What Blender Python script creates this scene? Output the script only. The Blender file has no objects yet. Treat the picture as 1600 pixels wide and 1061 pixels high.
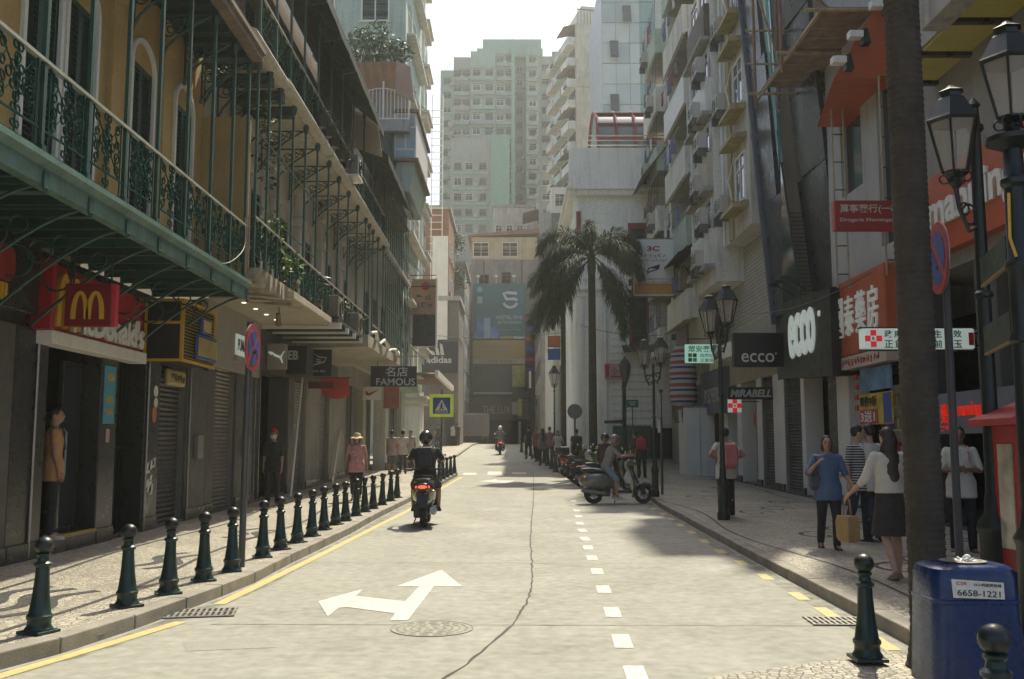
import bpy, math, random
from math import pi, sin, cos, radians as R
from mathutils import Vector as V, Matrix
random.seed(7)
sc = bpy.context.scene
col = sc.collection
# ---------------------------------------------------------------- camera
F, TH, CZ = 1500.0, math.atan(165/1500.0), 1.56
cd = bpy.data.cameras.new('camera'); cam = bpy.data.objects.new('camera', cd); col.objects.link(cam)
cd.sensor_width = 36; cd.lens = 36*F/1600; cd.clip_start = .05; cd.clip_end = 3000
cam.location = (0, 0, CZ); cam.rotation_euler = (pi/2+TH, 0, 0)
sc.camera = cam
# ---------------------------------------------------------------- sky and sun
SAZ, SEL = R(20), R(57)
w = bpy.data.worlds.new('World'); sc.world = w; w.use_nodes = True
nt = w.node_tree; nt.nodes.clear()
sky = nt.nodes.new('ShaderNodeTexSky'); sky.sky_type = 'NISHITA'; sky.sun_disc = False
sky.sun_elevation = SEL; sky.sun_rotation = SAZ; sky.air_density = .85; sky.dust_density = 3.6; sky.ozone_density = 1
bg = nt.nodes.new('ShaderNodeBackground'); bg.inputs[1].default_value = .145
wo = nt.nodes.new('ShaderNodeOutputWorld')
nt.links.new(sky.outputs[0], bg.inputs[0]); nt.links.new(bg.outputs[0], wo.inputs[0])
sd = bpy.data.lights.new('sun', 'SUN'); sd.energy = 4.1; sd.angle = R(1.1); sd.color = (1, .925, .74)
so = bpy.data.objects.new('sun', sd); col.objects.link(so); so.location = (20, 60, 120)
S = V((cos(SEL)*sin(SAZ), cos(SEL)*cos(SAZ), sin(SEL)))
so.rotation_euler = S.to_track_quat('Z', 'Y').to_euler()
sc.view_settings.view_transform = 'Standard'; sc.view_settings.look = 'None'
sc.view_settings.exposure = .68; sc.view_settings.gamma = 1; sc.view_settings.use_curve_mapping = False
sc.render.engine = 'CYCLES'; sc.cycles.use_denoising = True
sc.cycles.max_bounces = 5; sc.cycles.diffuse_bounces = 3; sc.cycles.glossy_bounces = 3; sc.cycles.transmission_bounces = 4
sc.cycles.transparent_max_bounces = 8; sc.cycles.volume_bounces = 0; sc.cycles.caustics_reflective = False; sc.cycles.caustics_refractive = False
# ---------------------------------------------------------------- pixel helpers (a pixel gives a direction, the surface gives the distance)
def ray(px, py):
    a = (px-800)/F; b = (530.5-py)/F
    return V((a, cos(TH)-b*sin(TH), sin(TH)+b*cos(TH)))
def onX(px, py, X): d = ray(px, py); t = X/d.x; return V((X, t*d.y, CZ+t*d.z))
def onY(px, py, Y): d = ray(px, py); t = Y/d.y; return V((t*d.x, Y, CZ+t*d.z))
PROF = [(-40, 0), (14, 0), (22, .08), (30, .18), (40, .38), (50, .72), (60, 1.05), (75, 1.48), (90, 1.66), (110, 1.64), (420, 1.6)]
def zr(y):
    for (a, za), (b, zb) in zip(PROF, PROF[1:]):
        if y <= b:
            t = (y-a)/(b-a); return za+(zb-za)*t
    return 1.6
KH = .12
def gnd(px, py, dz=0.0):
    d = ray(px, py); Y = 3.0
    while Y < 130:
        t = Y/d.y
        if CZ+t*d.z <= zr(Y)+dz: break
        Y += .02
    t = Y/d.y
    return V((t*d.x, Y, zr(Y)+dz))
# ---------------------------------------------------------------- materials
MATS = {}
def M(name, c, rough=.7, var=.18, scale=2.0, bump=0.0, bscale=60, metal=0, streak=0, spec=.5, emit=0, grime=(.05, .05, .045), fine=.12, coat=0, alpha=None, trans=0):
    if name in MATS: return MATS[name]
    m = bpy.data.materials.new(name); m.use_nodes = True; t = m.node_tree; n = t.nodes; L = t.links
    b = n['Principled BSDF']; b.inputs['Roughness'].default_value = rough; b.inputs['Metallic'].default_value = metal
    b.inputs['Specular IOR Level'].default_value = spec
    if coat: b.inputs['Coat Weight'].default_value = coat; b.inputs['Coat Roughness'].default_value = .08
    if alpha is not None: b.inputs['Alpha'].default_value = alpha
    if trans: b.inputs['Transmission Weight'].default_value = trans
    g = n.new('ShaderNodeNewGeometry')
    def noise(s, det=3, vec=None, rgh=.55):
        q = n.new('ShaderNodeTexNoise'); q.inputs['Scale'].default_value = s; q.inputs['Detail'].default_value = det; q.inputs['Roughness'].default_value = rgh
        L.new(vec or g.outputs['Position'], q.inputs['Vector']); return q.outputs[0]
    def mul(col_in, fac_out, amt):
        mr = n.new('ShaderNodeMapRange'); mr.inputs[1].default_value = .25; mr.inputs[2].default_value = .75
        mr.inputs[3].default_value = 1-amt; mr.inputs[4].default_value = 1+amt
        L.new(fac_out, mr.inputs[0])
        x = n.new('ShaderNodeMix'); x.data_type = 'RGBA'; x.blend_type = 'MULTIPLY'; x.inputs[0].default_value = 1
        if isinstance(col_in, tuple): x.inputs[6].default_value = (*col_in, 1)
        else: L.new(col_in, x.inputs[6])
        L.new(mr.outputs[0], x.inputs[7]); return x.outputs[2]
    o = mul(tuple(c[:3]), noise(scale), var)
    if fine: o = mul(o, noise(scale*22, 2), fine)
    if streak:
        mp = n.new('ShaderNodeMapping'); mp.inputs['Scale'].default_value = (5, 5, .35); L.new(g.outputs['Position'], mp.inputs[0])
        s = noise(1.0, 4, mp.outputs[0], .65)
        r = n.new('ShaderNodeMapRange'); r.inputs[1].default_value = .5; r.inputs[2].default_value = .78; r.inputs[3].default_value = 0; r.inputs[4].default_value = streak
        L.new(s, r.inputs[0])
        x = n.new('ShaderNodeMix'); x.data_type = 'RGBA'; x.inputs[7].default_value = (*grime, 1)
        L.new(r.outputs[0], x.inputs[0]); L.new(o, x.inputs[6]); o = x.outputs[2]
    L.new(o, b.inputs['Base Color'])
    if rough < .95:
        mr = n.new('ShaderNodeMapRange'); mr.inputs[1].default_value = .3; mr.inputs[2].default_value = .7
        mr.inputs[3].default_value = max(.02, rough*.8); mr.inputs[4].default_value = min(1, rough*1.2)
        L.new(noise(scale*3), mr.inputs[0]); L.new(mr.outputs[0], b.inputs['Roughness'])
    if bump:
        bp = n.new('ShaderNodeBump'); bp.inputs['Strength'].default_value = bump; bp.inputs['Distance'].default_value = .02
        L.new(noise(bscale, 4), bp.inputs['Height']); L.new(bp.outputs[0], b.inputs['Normal'])
    if emit: L.new(o, b.inputs['Emission Color']); b.inputs['Emission Strength'].default_value = emit; m.cycles.emission_sampling = 'NONE'
    MATS[name] = m
    return m
# ---------------------------------------------------------------- mesh builder
class MB:
    def __init__(s): s.v = []; s.f = []; s.m = []; s.mi = 0
    def add(s, vs, fs, mi=None):
        o = len(s.v); s.v += [tuple(p) for p in vs]; mi = s.mi if mi is None else mi
        for f in fs: s.f.append(tuple(i+o for i in f)); s.m.append(mi)
        return s
    def box(s, x0, x1, y0, y1, z0, z1, mi=None):
        return s.hexa([(x0, y0, z0), (x1, y0, z0), (x1, y1, z0), (x0, y1, z0), (x0, y0, z1), (x1, y0, z1), (x1, y1, z1), (x0, y1, z1)], mi)
    def cbox(s, c, d, mi=None):
        return s.box(c[0]-d[0]/2, c[0]+d[0]/2, c[1]-d[1]/2, c[1]+d[1]/2, c[2]-d[2]/2, c[2]+d[2]/2, mi)
    def hexa(s, p, mi=None):
        return s.add(p, [(0, 3, 2, 1), (4, 5, 6, 7), (0, 1, 5, 4), (1, 2, 6, 5), (2, 3, 7, 6), (3, 0, 4, 7)], mi)
    def frame(s, d):
        d = V(d).normalized(); a = V((0, 0, 1)) if abs(d.z) < .95 else V((1, 0, 0))
        u = d.cross(a).normalized(); return u, u.cross(d).normalized()
    def cyl(s, p0, p1, r0, r1=None, n=8, mi=None, caps=True):
        r1 = r0 if r1 is None else r1; p0 = V(p0); p1 = V(p1); u, w_ = s.frame(p1-p0)
        vs = []
        for p, r in ((p0, r0), (p1, r1)):
            vs += [p+u*(r*cos(2*pi*i/n))+w_*(r*sin(2*pi*i/n)) for i in range(n)]
        fs = [(i, i+n, (i+1) % n+n, (i+1) % n) for i in range(n)]
        if caps: fs += [tuple(range(n)), tuple(range(2*n-1, n-1, -1))]
        return s.add(vs, fs, mi)
    def tube(s, pts, r, n=6, mi=None, caps=True, flat=1.0):
        pts = [V(p) for p in pts]; k = len(pts); vs = []
        rs = r if isinstance(r, (list, tuple)) else [r]*k
        for i, p in enumerate(pts):
            d = (pts[min(i+1, k-1)]-pts[max(i-1, 0)])
            if d.length < 1e-6: d = V((0, 0, 1))
            u, w_ = s.frame(d)
            vs += [p+u*(rs[i]*cos(2*pi*j/n))+w_*(rs[i]*flat*sin(2*pi*j/n)) for j in range(n)]
        fs = [(i*n+j, (i+1)*n+j, (i+1)*n+(j+1) % n, i*n+(j+1) % n) for i in range(k-1) for j in range(n)]
        if caps: fs += [tuple(range(n)), tuple(range(k*n-1, (k-1)*n-1, -1))]
        return s.add(vs, fs, mi)
    def lathe(s, prof, n=16, c=(0, 0, 0), mi=None, caps=True, sx=1, sy=1, ph=0):
        vs = []; k = len(prof)
        for r, z in prof: vs += [(c[0]+r*sx*cos(2*pi*j/n+ph), c[1]+r*sy*sin(2*pi*j/n+ph), c[2]+z) for j in range(n)]
        fs = [(i*n+j, i*n+(j+1) % n, (i+1)*n+(j+1) % n, (i+1)*n+j) for i in range(k-1) for j in range(n)]
        if caps: fs += [tuple(range(n-1, -1, -1)), tuple(range((k-1)*n, k*n))]
        return s.add(vs, fs, mi)
    def ring(s, c, ax, ra, r, n=14, m=5, mi=None, a0=0, a1=2*pi):
        u, w_ = s.frame(ax); c = V(c)
        full = abs(a1-a0-2*pi) < 1e-3
        pts = [c+u*(ra*cos(a0+(a1-a0)*i/n))+w_*(ra*sin(a0+(a1-a0)*i/n)) for i in range(n+1)]
        return s.tube(pts, r, m, mi, caps=not full)
    def ell(s, c, d, n=10, m=7, mi=None):
        vs = [(c[0], c[1], c[2]-d[2])]
        for i in range(1, m):
            a = -pi/2+pi*i/m
            vs += [(c[0]+d[0]*cos(a)*cos(2*pi*j/n), c[1]+d[1]*cos(a)*sin(2*pi*j/n), c[2]+d[2]*sin(a)) for j in range(n)]
        vs.append((c[0], c[1], c[2]+d[2])); fs = [(0, 1+(j+1) % n, 1+j) for j in range(n)]
        for i in range(m-2): fs += [(1+i*n+j, 1+i*n+(j+1) % n, 1+(i+1)*n+(j+1) % n, 1+(i+1)*n+j) for j in range(n)]
        t = len(vs)-1; o = 1+(m-2)*n
        fs += [(t, o+j, o+(j+1) % n) for j in range(n)]
        return s.add(vs, fs, mi)
    def prism(s, poly, fn, d, mi=None):   # poly in (u,v); fn(u,v,w) -> point; w from 0 to d
        k = len(poly); vs = [fn(u, v, 0) for u, v in poly]+[fn(u, v, d) for u, v in poly]
        fs = [tuple(range(k-1, -1, -1)), tuple(range(k, 2*k))]+[(i, (i+1) % k, (i+1) % k+k, i+k) for i in range(k)]
        return s.add(vs, fs, mi)
    def loft(s, rings, mi=None, caps=True):
        n = len(rings[0]); k = len(rings); vs = [p for r in rings for p in r]
        fs = [(i*n+j, i*n+(j+1) % n, (i+1)*n+(j+1) % n, (i+1)*n+j) for i in range(k-1) for j in range(n)]
        if caps: fs += [tuple(range(n-1, -1, -1)), tuple(range((k-1)*n, k*n))]
        return s.add(vs, fs, mi)
    def mesh(s, name, mats, smooth=False):
        me = bpy.data.meshes.new(name); me.from_pydata(s.v, [], s.f); me.update()
        for m in (mats if isinstance(mats, (list, tuple)) else [mats]): me.materials.append(m)
        if any(s.m): me.polygons.foreach_set('material_index', s.m)
        if smooth:
            me.polygons.foreach_set('use_smooth', [True]*len(s.f))
            try: me.set_sharp_from_angle(angle=R(38))
            except Exception: pass
        return me
# ---------------------------------------------------------------- objects
def T(name, label, cat, loc=(0, 0, 0), rz=0, group=None):
    o = bpy.data.objects.new(name, None); col.objects.link(o); o.empty_display_size = .3
    o.location = loc; o.rotation_euler = (0, 0, rz); o['label'] = label; o['category'] = cat
    if group: o['group'] = group
    return o
def wm(o):
    m = Matrix.LocRotScale(o.location, o.rotation_euler, o.scale)
    return wm(o.parent) @ o.matrix_parent_inverse @ m if o.parent else m
def O(name, mb, mats=None, parent=None, loc=(0, 0, 0), rot=(0, 0, 0), world=False, smooth=False, bevel=0, kind=None, label=None, scale=None):
    me = mb.mesh(name, mats, smooth) if isinstance(mb, MB) else mb
    o = bpy.data.objects.new(name, me); col.objects.link(o)
    o.location = loc; o.rotation_euler = rot
    if scale is not None: o.scale = scale
    if parent is not None:
        o.parent = parent
        if world: # shapes given in world coordinates
            o.matrix_parent_inverse = wm(parent).inverted()
    if bevel:
        b = o.modifiers.new('bevel', 'BEVEL'); b.width = bevel; b.segments = 2; b.limit_method = 'ANGLE'
    if kind: o['kind'] = kind
    if label: o['label'] = label
    return o
def tag(o, label, cat, group=None):
    o['label'] = label; o['category'] = cat
    if group: o['group'] = group
    return o
def dup(root, loc=None, rz=None, label=None, group=None, swap=None):
    def cp(o, par):
        c = o.copy(); col.objects.link(c); c.parent = par
        if swap and o.type == 'MESH' and any(s.name in swap for s in o.data.materials if s):
            c.data = o.data.copy()
            for i, s in enumerate(c.data.materials):
                if s.name in swap: c.data.materials[i] = swap[s.name]
        for ch in o.children: cp(ch, c)
        return c
    r = cp(root, root.parent)
    if loc is not None: r.location = loc
    if rz is not None: r.rotation_euler = (0, 0, rz)
    if label: r['label'] = label
    if group: r['group'] = group
    return r
FACE = {'c': (pi/2, 0, 0), 'l': (pi/2, 0, pi/2), 'r': (pi/2, 0, -pi/2)}   # faces the viewer down the street / faces the street from the left row / from the right row
TXT = {}
def txt_mesh(s, mat, bold=.0, depth=.1, shear=0, space=1):
    k = (s, mat.name, bold, depth, shear, space)
    if k in TXT: return TXT[k]
    cu = bpy.data.curves.new('lettering', 'FONT'); cu.body = s; cu.size = 1; cu.extrude = depth/2; cu.offset = bold; cu.shear = shear; cu.resolution_u = 3
    cu.space_character = space
    ob = bpy.data.objects.new('lettering', cu)
    me = bpy.data.meshes.new_from_object(ob); bpy.data.objects.remove(ob)
    xs = [v.co.x for v in me.vertices]; ys = [v.co.y for v in me.vertices]
    if xs:
        cx, cy = (min(xs)+max(xs))/2, (min(ys)+max(ys))/2; w_, h = max(xs)-min(xs), max(ys)-min(ys)
        for v in me.vertices: v.co = ((v.co.x-cx)/w_, (v.co.y-cy)/h, v.co.z/depth)
    me.materials.clear(); me.materials.append(mat); me.name = 'lettering'
    TXT[k] = me; return me
def txt(s, parent, c, size, face, mat, bold=.0, d=.02, name='lettering', world=True, shear=0, rot=None, space=1):
    me = txt_mesh(s, mat, bold, .1, shear, space)
    o = O(name, me, None, parent, c, rot or FACE[face], world=world); o.scale = (size[0], size[1], d)
    return o
def plate(polys, parent, c, face, d, mat, name='emblem', world=True, size=(1, 1), rot=None):
    mb = MB()
    for p in (polys if isinstance(polys[0][0], (list, tuple)) else [polys]):
        a = sum(p[i][0]*p[(i+1) % len(p)][1]-p[(i+1) % len(p)][0]*p[i][1] for i in range(len(p)))
        q = p if a > 0 else p[::-1]
        mb.prism([(x*size[0], y*size[1]) for x, y in q], lambda u, v, w_: (u, v, w_), d)
    return O(name, mb, mat, parent, c, rot or FACE[face], world=world)
def scrawl(parent, c, size, face, mat, n, seed=1, d=.01, rows=1):
    """print too small to read: n glyph-like clusters of short strokes"""
    r = random.Random(seed); ps = []
    for k in range(n):
        x0 = -.5+k/n; w_ = .78/n
        for j in range(r.choice((3, 4, 4, 5))):
            if r.random() < .5: y = r.uniform(-.42, .42); ps.append(rect(x0+w_*r.uniform(0, .2), x0+w_*r.uniform(.7, 1), y-.06, y+.06))
            else: x = x0+w_*r.uniform(.05, .9); a = r.uniform(-.5, 0); ps.append(rect(x-.1*w_, x+.1*w_, a, a+r.uniform(.4, .5)))
    return plate(ps, parent, c, face, d, mat, 'small_print', size=size)
def stroke(pts, w0, w1=None):
    n = len(pts); w1 = w0 if w1 is None else w1; L_, R_ = [], []
    for i, p in enumerate(pts):
        a = V(pts[max(i-1, 0)]); b = V(pts[min(i+1, n-1)]); t = (b-a).normalized(); nn = V((-t.y, t.x)); w_ = (w0+(w1-w0)*i/(n-1))/2
        L_.append((p[0]+nn.x*w_, p[1]+nn.y*w_)); R_.append((p[0]-nn.x*w_, p[1]-nn.y*w_))
    return L_+R_[::-1]
def arc(cx, cy, r, a0, a1, n=12, ry=None):
    ry = r if ry is None else ry
    return [(cx+r*cos(R(a0+(a1-a0)*i/n)), cy+ry*sin(R(a0+(a1-a0)*i/n))) for i in range(n+1)]
ORD = 'first second third fourth fifth sixth seventh eighth ninth tenth eleventh twelfth thirteenth'.split()
def rect(x0, x1, y0, y1): return [(x0, y0), (x1, y0), (x1, y1), (x0, y1)]
# ---------------------------------------------------------------- palette
concrete = M('weathered_concrete', (.33, .322, .288), .85, .2, 1.2, .25, 30, streak=.55)
cream = M('cream_plaster', (.51, .47, .375), .85, .16, 1.0, .15, 40, streak=.4)
white_wall = M('stained_white_render', (.65, .635, .56), .85, .14, .7, .15, 30, streak=.5)
mint_wall = M('mint_render', (.42, .5, .42), .85, .14, .7, .1, 30, streak=.45)
yellow_wall = M('ochre_plaster', (.42, .28, .1), .85, .14, 1.2, .2, 30, streak=.25)
green_iron = M('green_painted_iron', (.012, .055, .045), .5, .3, 6, .05, 80)
green_pale = M('weathered_green_paint', (.075, .15, .125), .6, .35, 3, .3, 25, streak=.5)
dark_green = M('dark_green_timber', (.01, .035, .03), .45, .25, 4)
black_iron = M('black_green_cast_iron', (.009, .014, .013), .42, .3, 8, .08, 90)
stone_dark = M('dark_polished_stone', (.026, .026, .025), .3, .2, 2, .05, 50)
stone_grey = M('grey_stone_cladding', (.085, .082, .075), .5, .15, 2, .1, 50)
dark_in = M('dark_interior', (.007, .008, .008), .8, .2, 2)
metal_grey = M('brushed_grey_metal', (.3, .29, .27), .4, .15, 3, metal=.7)
shutter_m = M('roller_shutter_steel', (.22, .2, .17), .45, .15, 1.5, metal=.3, streak=.3)
shutter_d = M('dark_roller_shutter', (.07, .07, .068), .5, .15, 1.5, metal=.3)
glass_d = M('dark_window_glass', (.02, .028, .03), .08, .2, 1, spec=.8, fine=0)
glass_teal = M('teal_tinted_glass', (.05, .2, .19), .12, .15, 1, spec=.7, fine=0)
white_p = M('white_paint', (.72, .7, .64), .5, .06, 2, streak=.15)
red_s = M('red_enamel', (.38, .012, .02), .35, .08, 2)
yellow_s = M('golden_yellow_enamel', (.62, .36, .03), .4, .08, 2)
blue_s = M('blue_enamel', (.012, .05, .28), .35, .08, 2)
black_s = M('black_signboard', (.012, .013, .015), .4, .1, 2)
white_lit = M('lit_white_lettering', (.7, .78, .72), .5, .03, 2, emit=.16, fine=0)
white_s = M('white_lettering', (.7, .7, .66), .5, .05, 2)
silver_s = M('silver_lettering', (.5, .5, .48), .4, .05, 2)
# ---------------------------------------------------------------- ground, road, pavements
def cobble_mat(name, base, dark, sc_=15.0, moss=.0):
    m = bpy.data.materials.new(name); m.use_nodes = True; t = m.node_tree; n = t.nodes; L = t.links; b = n['Principled BSDF']
    g = n.new('ShaderNodeNewGeometry')
    v = n.new('ShaderNodeTexVoronoi'); v.inputs['Scale'].default_value = sc_; v.inputs['Randomness'].default_value = .75; L.new(g.outputs['Position'], v.inputs['Vector'])
    e = n.new('ShaderNodeTexVoronoi'); e.feature = 'DISTANCE_TO_EDGE'; e.inputs['Scale'].default_value = sc_; e.inputs['Randomness'].default_value = .75; L.new(g.outputs['Position'], e.inputs['Vector'])
    sp = n.new('ShaderNodeSeparateColor'); L.new(v.outputs['Color'], sp.inputs[0])
    x = n.new('ShaderNodeMix'); x.data_type = 'RGBA'; x.inputs[6].default_value = (*[c*.72 for c in base], 1); x.inputs[7].default_value = (*[min(1, c*1.18) for c in base], 1); L.new(sp.outputs[0], x.inputs[0])
    no = n.new('ShaderNodeTexNoise'); no.inputs['Scale'].default_value = .9; no.inputs['Detail'].default_value = 5; L.new(g.outputs['Position'], no.inputs['Vector'])
    mr = n.new('ShaderNodeMapRange'); mr.inputs[1].default_value = .3; mr.inputs[2].default_value = .7; mr.inputs[3].default_value = .72; mr.inputs[4].default_value = 1.1; L.new(no.outputs[0], mr.inputs[0])
    y = n.new('ShaderNodeMix'); y.data_type = 'RGBA'; y.blend_type = 'MULTIPLY'; y.inputs[0].default_value = 1; L.new(x.outputs[2], y.inputs[6]); L.new(mr.outputs[0], y.inputs[7])
    er = n.new('ShaderNodeMapRange'); er.inputs[1].default_value = .0; er.inputs[2].default_value = .09; L.new(e.outputs[0], er.inputs[0])
    z = n.new('ShaderNodeMix'); z.data_type = 'RGBA'; z.inputs[6].default_value = (*dark, 1); L.new(er.outputs[0], z.inputs[0]); L.new(y.outputs[2], z.inputs[7])
    L.new(z.outputs[2], b.inputs['Base Color']); b.inputs['Roughness'].default_value = .6
    bp = n.new('ShaderNodeBump'); bp.inputs['Strength'].default_value = .7; bp.inputs['Distance'].default_value = .012
    L.new(er.outputs[0], bp.inputs['Height']); L.new(bp.outputs[0], b.inputs['Normal'])
    return m
cob = cobble_mat('pale_mosaic_cobbles', (.42, .385, .3), (.17, .15, .115), 17)
cobd = cobble_mat('dark_mosaic_cobbles', (.035, .034, .03), (.06, .055, .045))
kerb_m = M('granite_kerb', (.27, .245, .2), .75, .25, 3, .5, 90, streak=0)
road_m = M('worn_concrete_road', (.29, .284, .236), .8, .07, .35, .35, 140, fine=.2)
def road_detail(m):
    t = m.node_tree; n = t.nodes; L = t.links; b = n['Principled BSDF']; src = b.inputs['Base Color'].links[0].from_socket
    g = n.new('ShaderNodeNewGeometry'); mp = n.new('ShaderNodeMapping'); mp.inputs['Scale'].default_value = (1.4, .16, 1); L.new(g.outputs['Position'], mp.inputs[0])
    a = n.new('ShaderNodeTexNoise'); a.inputs['Scale'].default_value = 1.1; a.inputs['Detail'].default_value = 6; a.inputs['Roughness'].default_value = .62; L.new(mp.outputs[0], a.inputs['Vector'])
    r = n.new('ShaderNodeMapRange'); r.inputs[1].default_value = .52; r.inputs[2].default_value = .75; r.inputs[4].default_value = .16; L.new(a.outputs[0], r.inputs[0])
    x = n.new('ShaderNodeMix'); x.data_type = 'RGBA'; x.inputs[7].default_value = (.14, .13, .105, 1); L.new(r.outputs[0], x.inputs[0]); L.new(src, x.inputs[6])
    v = n.new('ShaderNodeTexNoise'); v.inputs['Scale'].default_value = 210; v.inputs['Detail'].default_value = 2; L.new(g.outputs['Position'], v.inputs['Vector'])
    r2 = n.new('ShaderNodeMapRange'); r2.inputs[1].default_value = .58; r2.inputs[2].default_value = .72; r2.inputs[4].default_value = .4; L.new(v.outputs[0], r2.inputs[0])
    y = n.new('ShaderNodeMix'); y.data_type = 'RGBA'; y.inputs[7].default_value = (.16, .15, .12, 1); L.new(r2.outputs[0], y.inputs[0]); L.new(x.outputs[2], y.inputs[6])
    L.new(y.outputs[2], b.inputs['Base Color'])
road_detail(road_m)
tar = M('tar_joint', (.035, .028, .025), .7, .2, 8)
def worn_paint(name, c, wear):
    m = M(name, c, .6, .08, 3, 0)
    t = m.node_tree; n = t.nodes; L = t.links; b = n['Principled BSDF']; src = b.inputs['Base Color'].links[0].from_socket
    g = n.new('ShaderNodeNewGeometry'); a = n.new('ShaderNodeTexNoise'); a.inputs['Scale'].default_value = 14; a.inputs['Detail'].default_value = 6; a.inputs['Roughness'].default_value = .7; L.new(g.outputs['Position'], a.inputs['Vector'])
    r = n.new('ShaderNodeMapRange'); r.inputs[1].default_value = .5; r.inputs[2].default_value = .62; r.inputs[4].default_value = wear*.75; L.new(a.outputs[0], r.inputs[0])
    x = n.new('ShaderNodeMix'); x.data_type = 'RGBA'; x.inputs[7].default_value = (.3, .28, .23, 1); L.new(r.outputs[0], x.inputs[0]); L.new(src, x.inputs[6]); L.new(x.outputs[2], b.inputs['Base Color'])
    return m
pwhite = worn_paint('worn_white_road_paint', (.53, .525, .48), .9)
pyellow = worn_paint('worn_yellow_road_paint', (.5, .41, .15), .7)
YS = [-40, -20, -8]+[y*1.0 for y in range(-4, 62, 1)]+list(range(62, 131, 4))+[200, 290]
mb = MB(); n = len(YS)
for y in YS: mb.v += [(-14, y, zr(y)), (-5, y, zr(y)), (0, y, zr(y)), (5, y, zr(y)), (14, y, zr(y))]
for i in range(n-1):
    for j in range(4): mb.f.append((i*5+j, i*5+j+1, i*5+6+j, i*5+5+j)); mb.m.append(0)
road = O('road', mb, road_m, kind='structure')
mb = MB(); mb.add([(-300, -300, -.5), (300, -300, -.5), (300, 300, -.5), (-300, 300, -.5)], [(0, 1, 2, 3)])
O('ground', mb, concrete, kind='structure')
def poly_at(pl, y):
    for a, b in zip(pl, pl[1:]):
        if y <= b[1]: t = (y-a[1])/(b[1]-a[1]); return a[0]+(b[0]-a[0])*t
    return pl[-1][0]
LK = [(-6.2, -6), (-4.6, 4.5)]+[tuple(gnd(*p, KH)[:2]) for p in [(0, 1021), (60, 1006), (167, 977), (238, 952), (337, 918), (399, 894), (463, 862), (539, 828), (592, 800), (632, 781), (717, 738)]]
LK += [(-3.3, LK[-1][1]+1.2), (-9, LK[-1][1]+2.4)]
RK = [(3.05, 6.6)]+[tuple(gnd(*p, KH)[:2]) for p in [(1402, 974), (1339, 944), (1200, 874), (1138, 842), (1030, 785)]]
RK += [(4.0, 31), (3.9, 35), (2.9, 37.2), (2.0, 39.5), (1.75, 44), (1.7, 50), (1.5, 60), (.9, 75), (.6, 100), (.4, 125)]
LK2 = [(-9, 50), (-3.4, 52), (-3.1, 56), (-3.1, 70), (-3.2, 90), (-3.4, 125)]
def pavement(name, pl, far, side):
    y0, y1 = pl[0][1], pl[-1][1]; ys = sorted(set([p[1] for p in pl]+[y0+i*(y1-y0)/90 for i in range(91)])); m_ = MB()
    for y in ys:
        x = poly_at(pl, y)-side*.16
        for q in (x, (x+far)/2, far): m_.v.append((q, y, zr(y)+KH))
    for i in range(len(ys)-1):
        for j in range(2):
            f = (i*3+j, i*3+j+1, i*3+4+j, i*3+3+j)
            m_.f.append(f if side < 0 else f[::-1]); m_.m.append(0)
    return O(name, m_, cob, kind='structure')
pl_ = pavement('left_pavement', LK, -9, 1); pr_ = pavement('right_pavement', RK, 16, -1)
pf_ = pavement('far_pavement', LK2, -9, 1)
def kerb(name, pl, side, step=.95):
    h = O(name, MB().add([(0, 0, -9), (.1, 0, -9), (0, .1, -9)], [(0, 1, 2)]), kerb_m, kind='structure')
    # walk the line and lay one stone after another
    pts = [V((x, y)) for x, y in pl]; cum = [0]
    for a, b in zip(pts, pts[1:]): cum.append(cum[-1]+(b-a).length)
    def at(s_):
        for i in range(len(pts)-1):
            if s_ <= cum[i+1]: return pts[i]+(pts[i+1]-pts[i])*((s_-cum[i])/(cum[i+1]-cum[i]))
        return pts[-1]
    s_ = 0
    while s_ < cum[-1]-.2:
        e = min(s_+step*random.uniform(.85, 1.15), cum[-1]); a, b = at(s_), at(e)
        d = (b-a).normalized(); nn = V((-d.y, d.x))*side; a = a+d*.008; b = b-d*.008; dz = random.uniform(-.006, .004)
        q = []
        for z in (-.12, KH+.004+dz):
            for p in (a, b, b+nn*.17, a+nn*.17): q.append((p.x, p.y, zr(p.y)+z))
        O('kerb_stone', MB().hexa(q if side > 0 else [q[1], q[0], q[3], q[2], q[5], q[4], q[7], q[6]]), kerb_m, h, bevel=.012)
        s_ = e
        if a.y > 75: step = 4
    return h
kl = kerb('left_kerb', LK, 1); kr = kerb('right_kerb', RK, -1); kf = kerb('far_kerb', LK2, 1, 1.5)
for k_, s_ in ((kl, 1), (kr, -1), (kf, 1)):   # bedding strip under the stones
    pl = {1: LK, -1: RK}[s_] if k_ is not kf else LK2
    m_ = MB()
    for x, y in pl: m_.v += [(x-s_*.03, y, zr(y)+.05), (x-s_*.17, y, zr(y)+.05)]
    for i in range(len(pl)-1): m_.f.append((2*i, 2*i+2, 2*i+3, 2*i+1) if s_ < 0 else (2*i, 2*i+1, 2*i+3, 2*i+2)); m_.m.append(0)
    k_.data = m_.mesh(k_.name, kerb_m)
# cobbled apron at road level, lower right corner
a_ = [gnd(*p) for p in [(1105, 1061), (1180, 1050), (1290, 1035), (1385, 1018)]]
m_ = MB(); poly = [(p.x, p.y) for p in a_]+[(3.1, 6.9), (9, 6.7), (9, 2), (1.0, 2)]
m_.prism(poly[::-1], lambda u, v, w_: (u, v, .002+.006*(1-w_)), 1); m_.f = m_.f
O('cobbled_apron', m_, cob, kind='structure')
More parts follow.
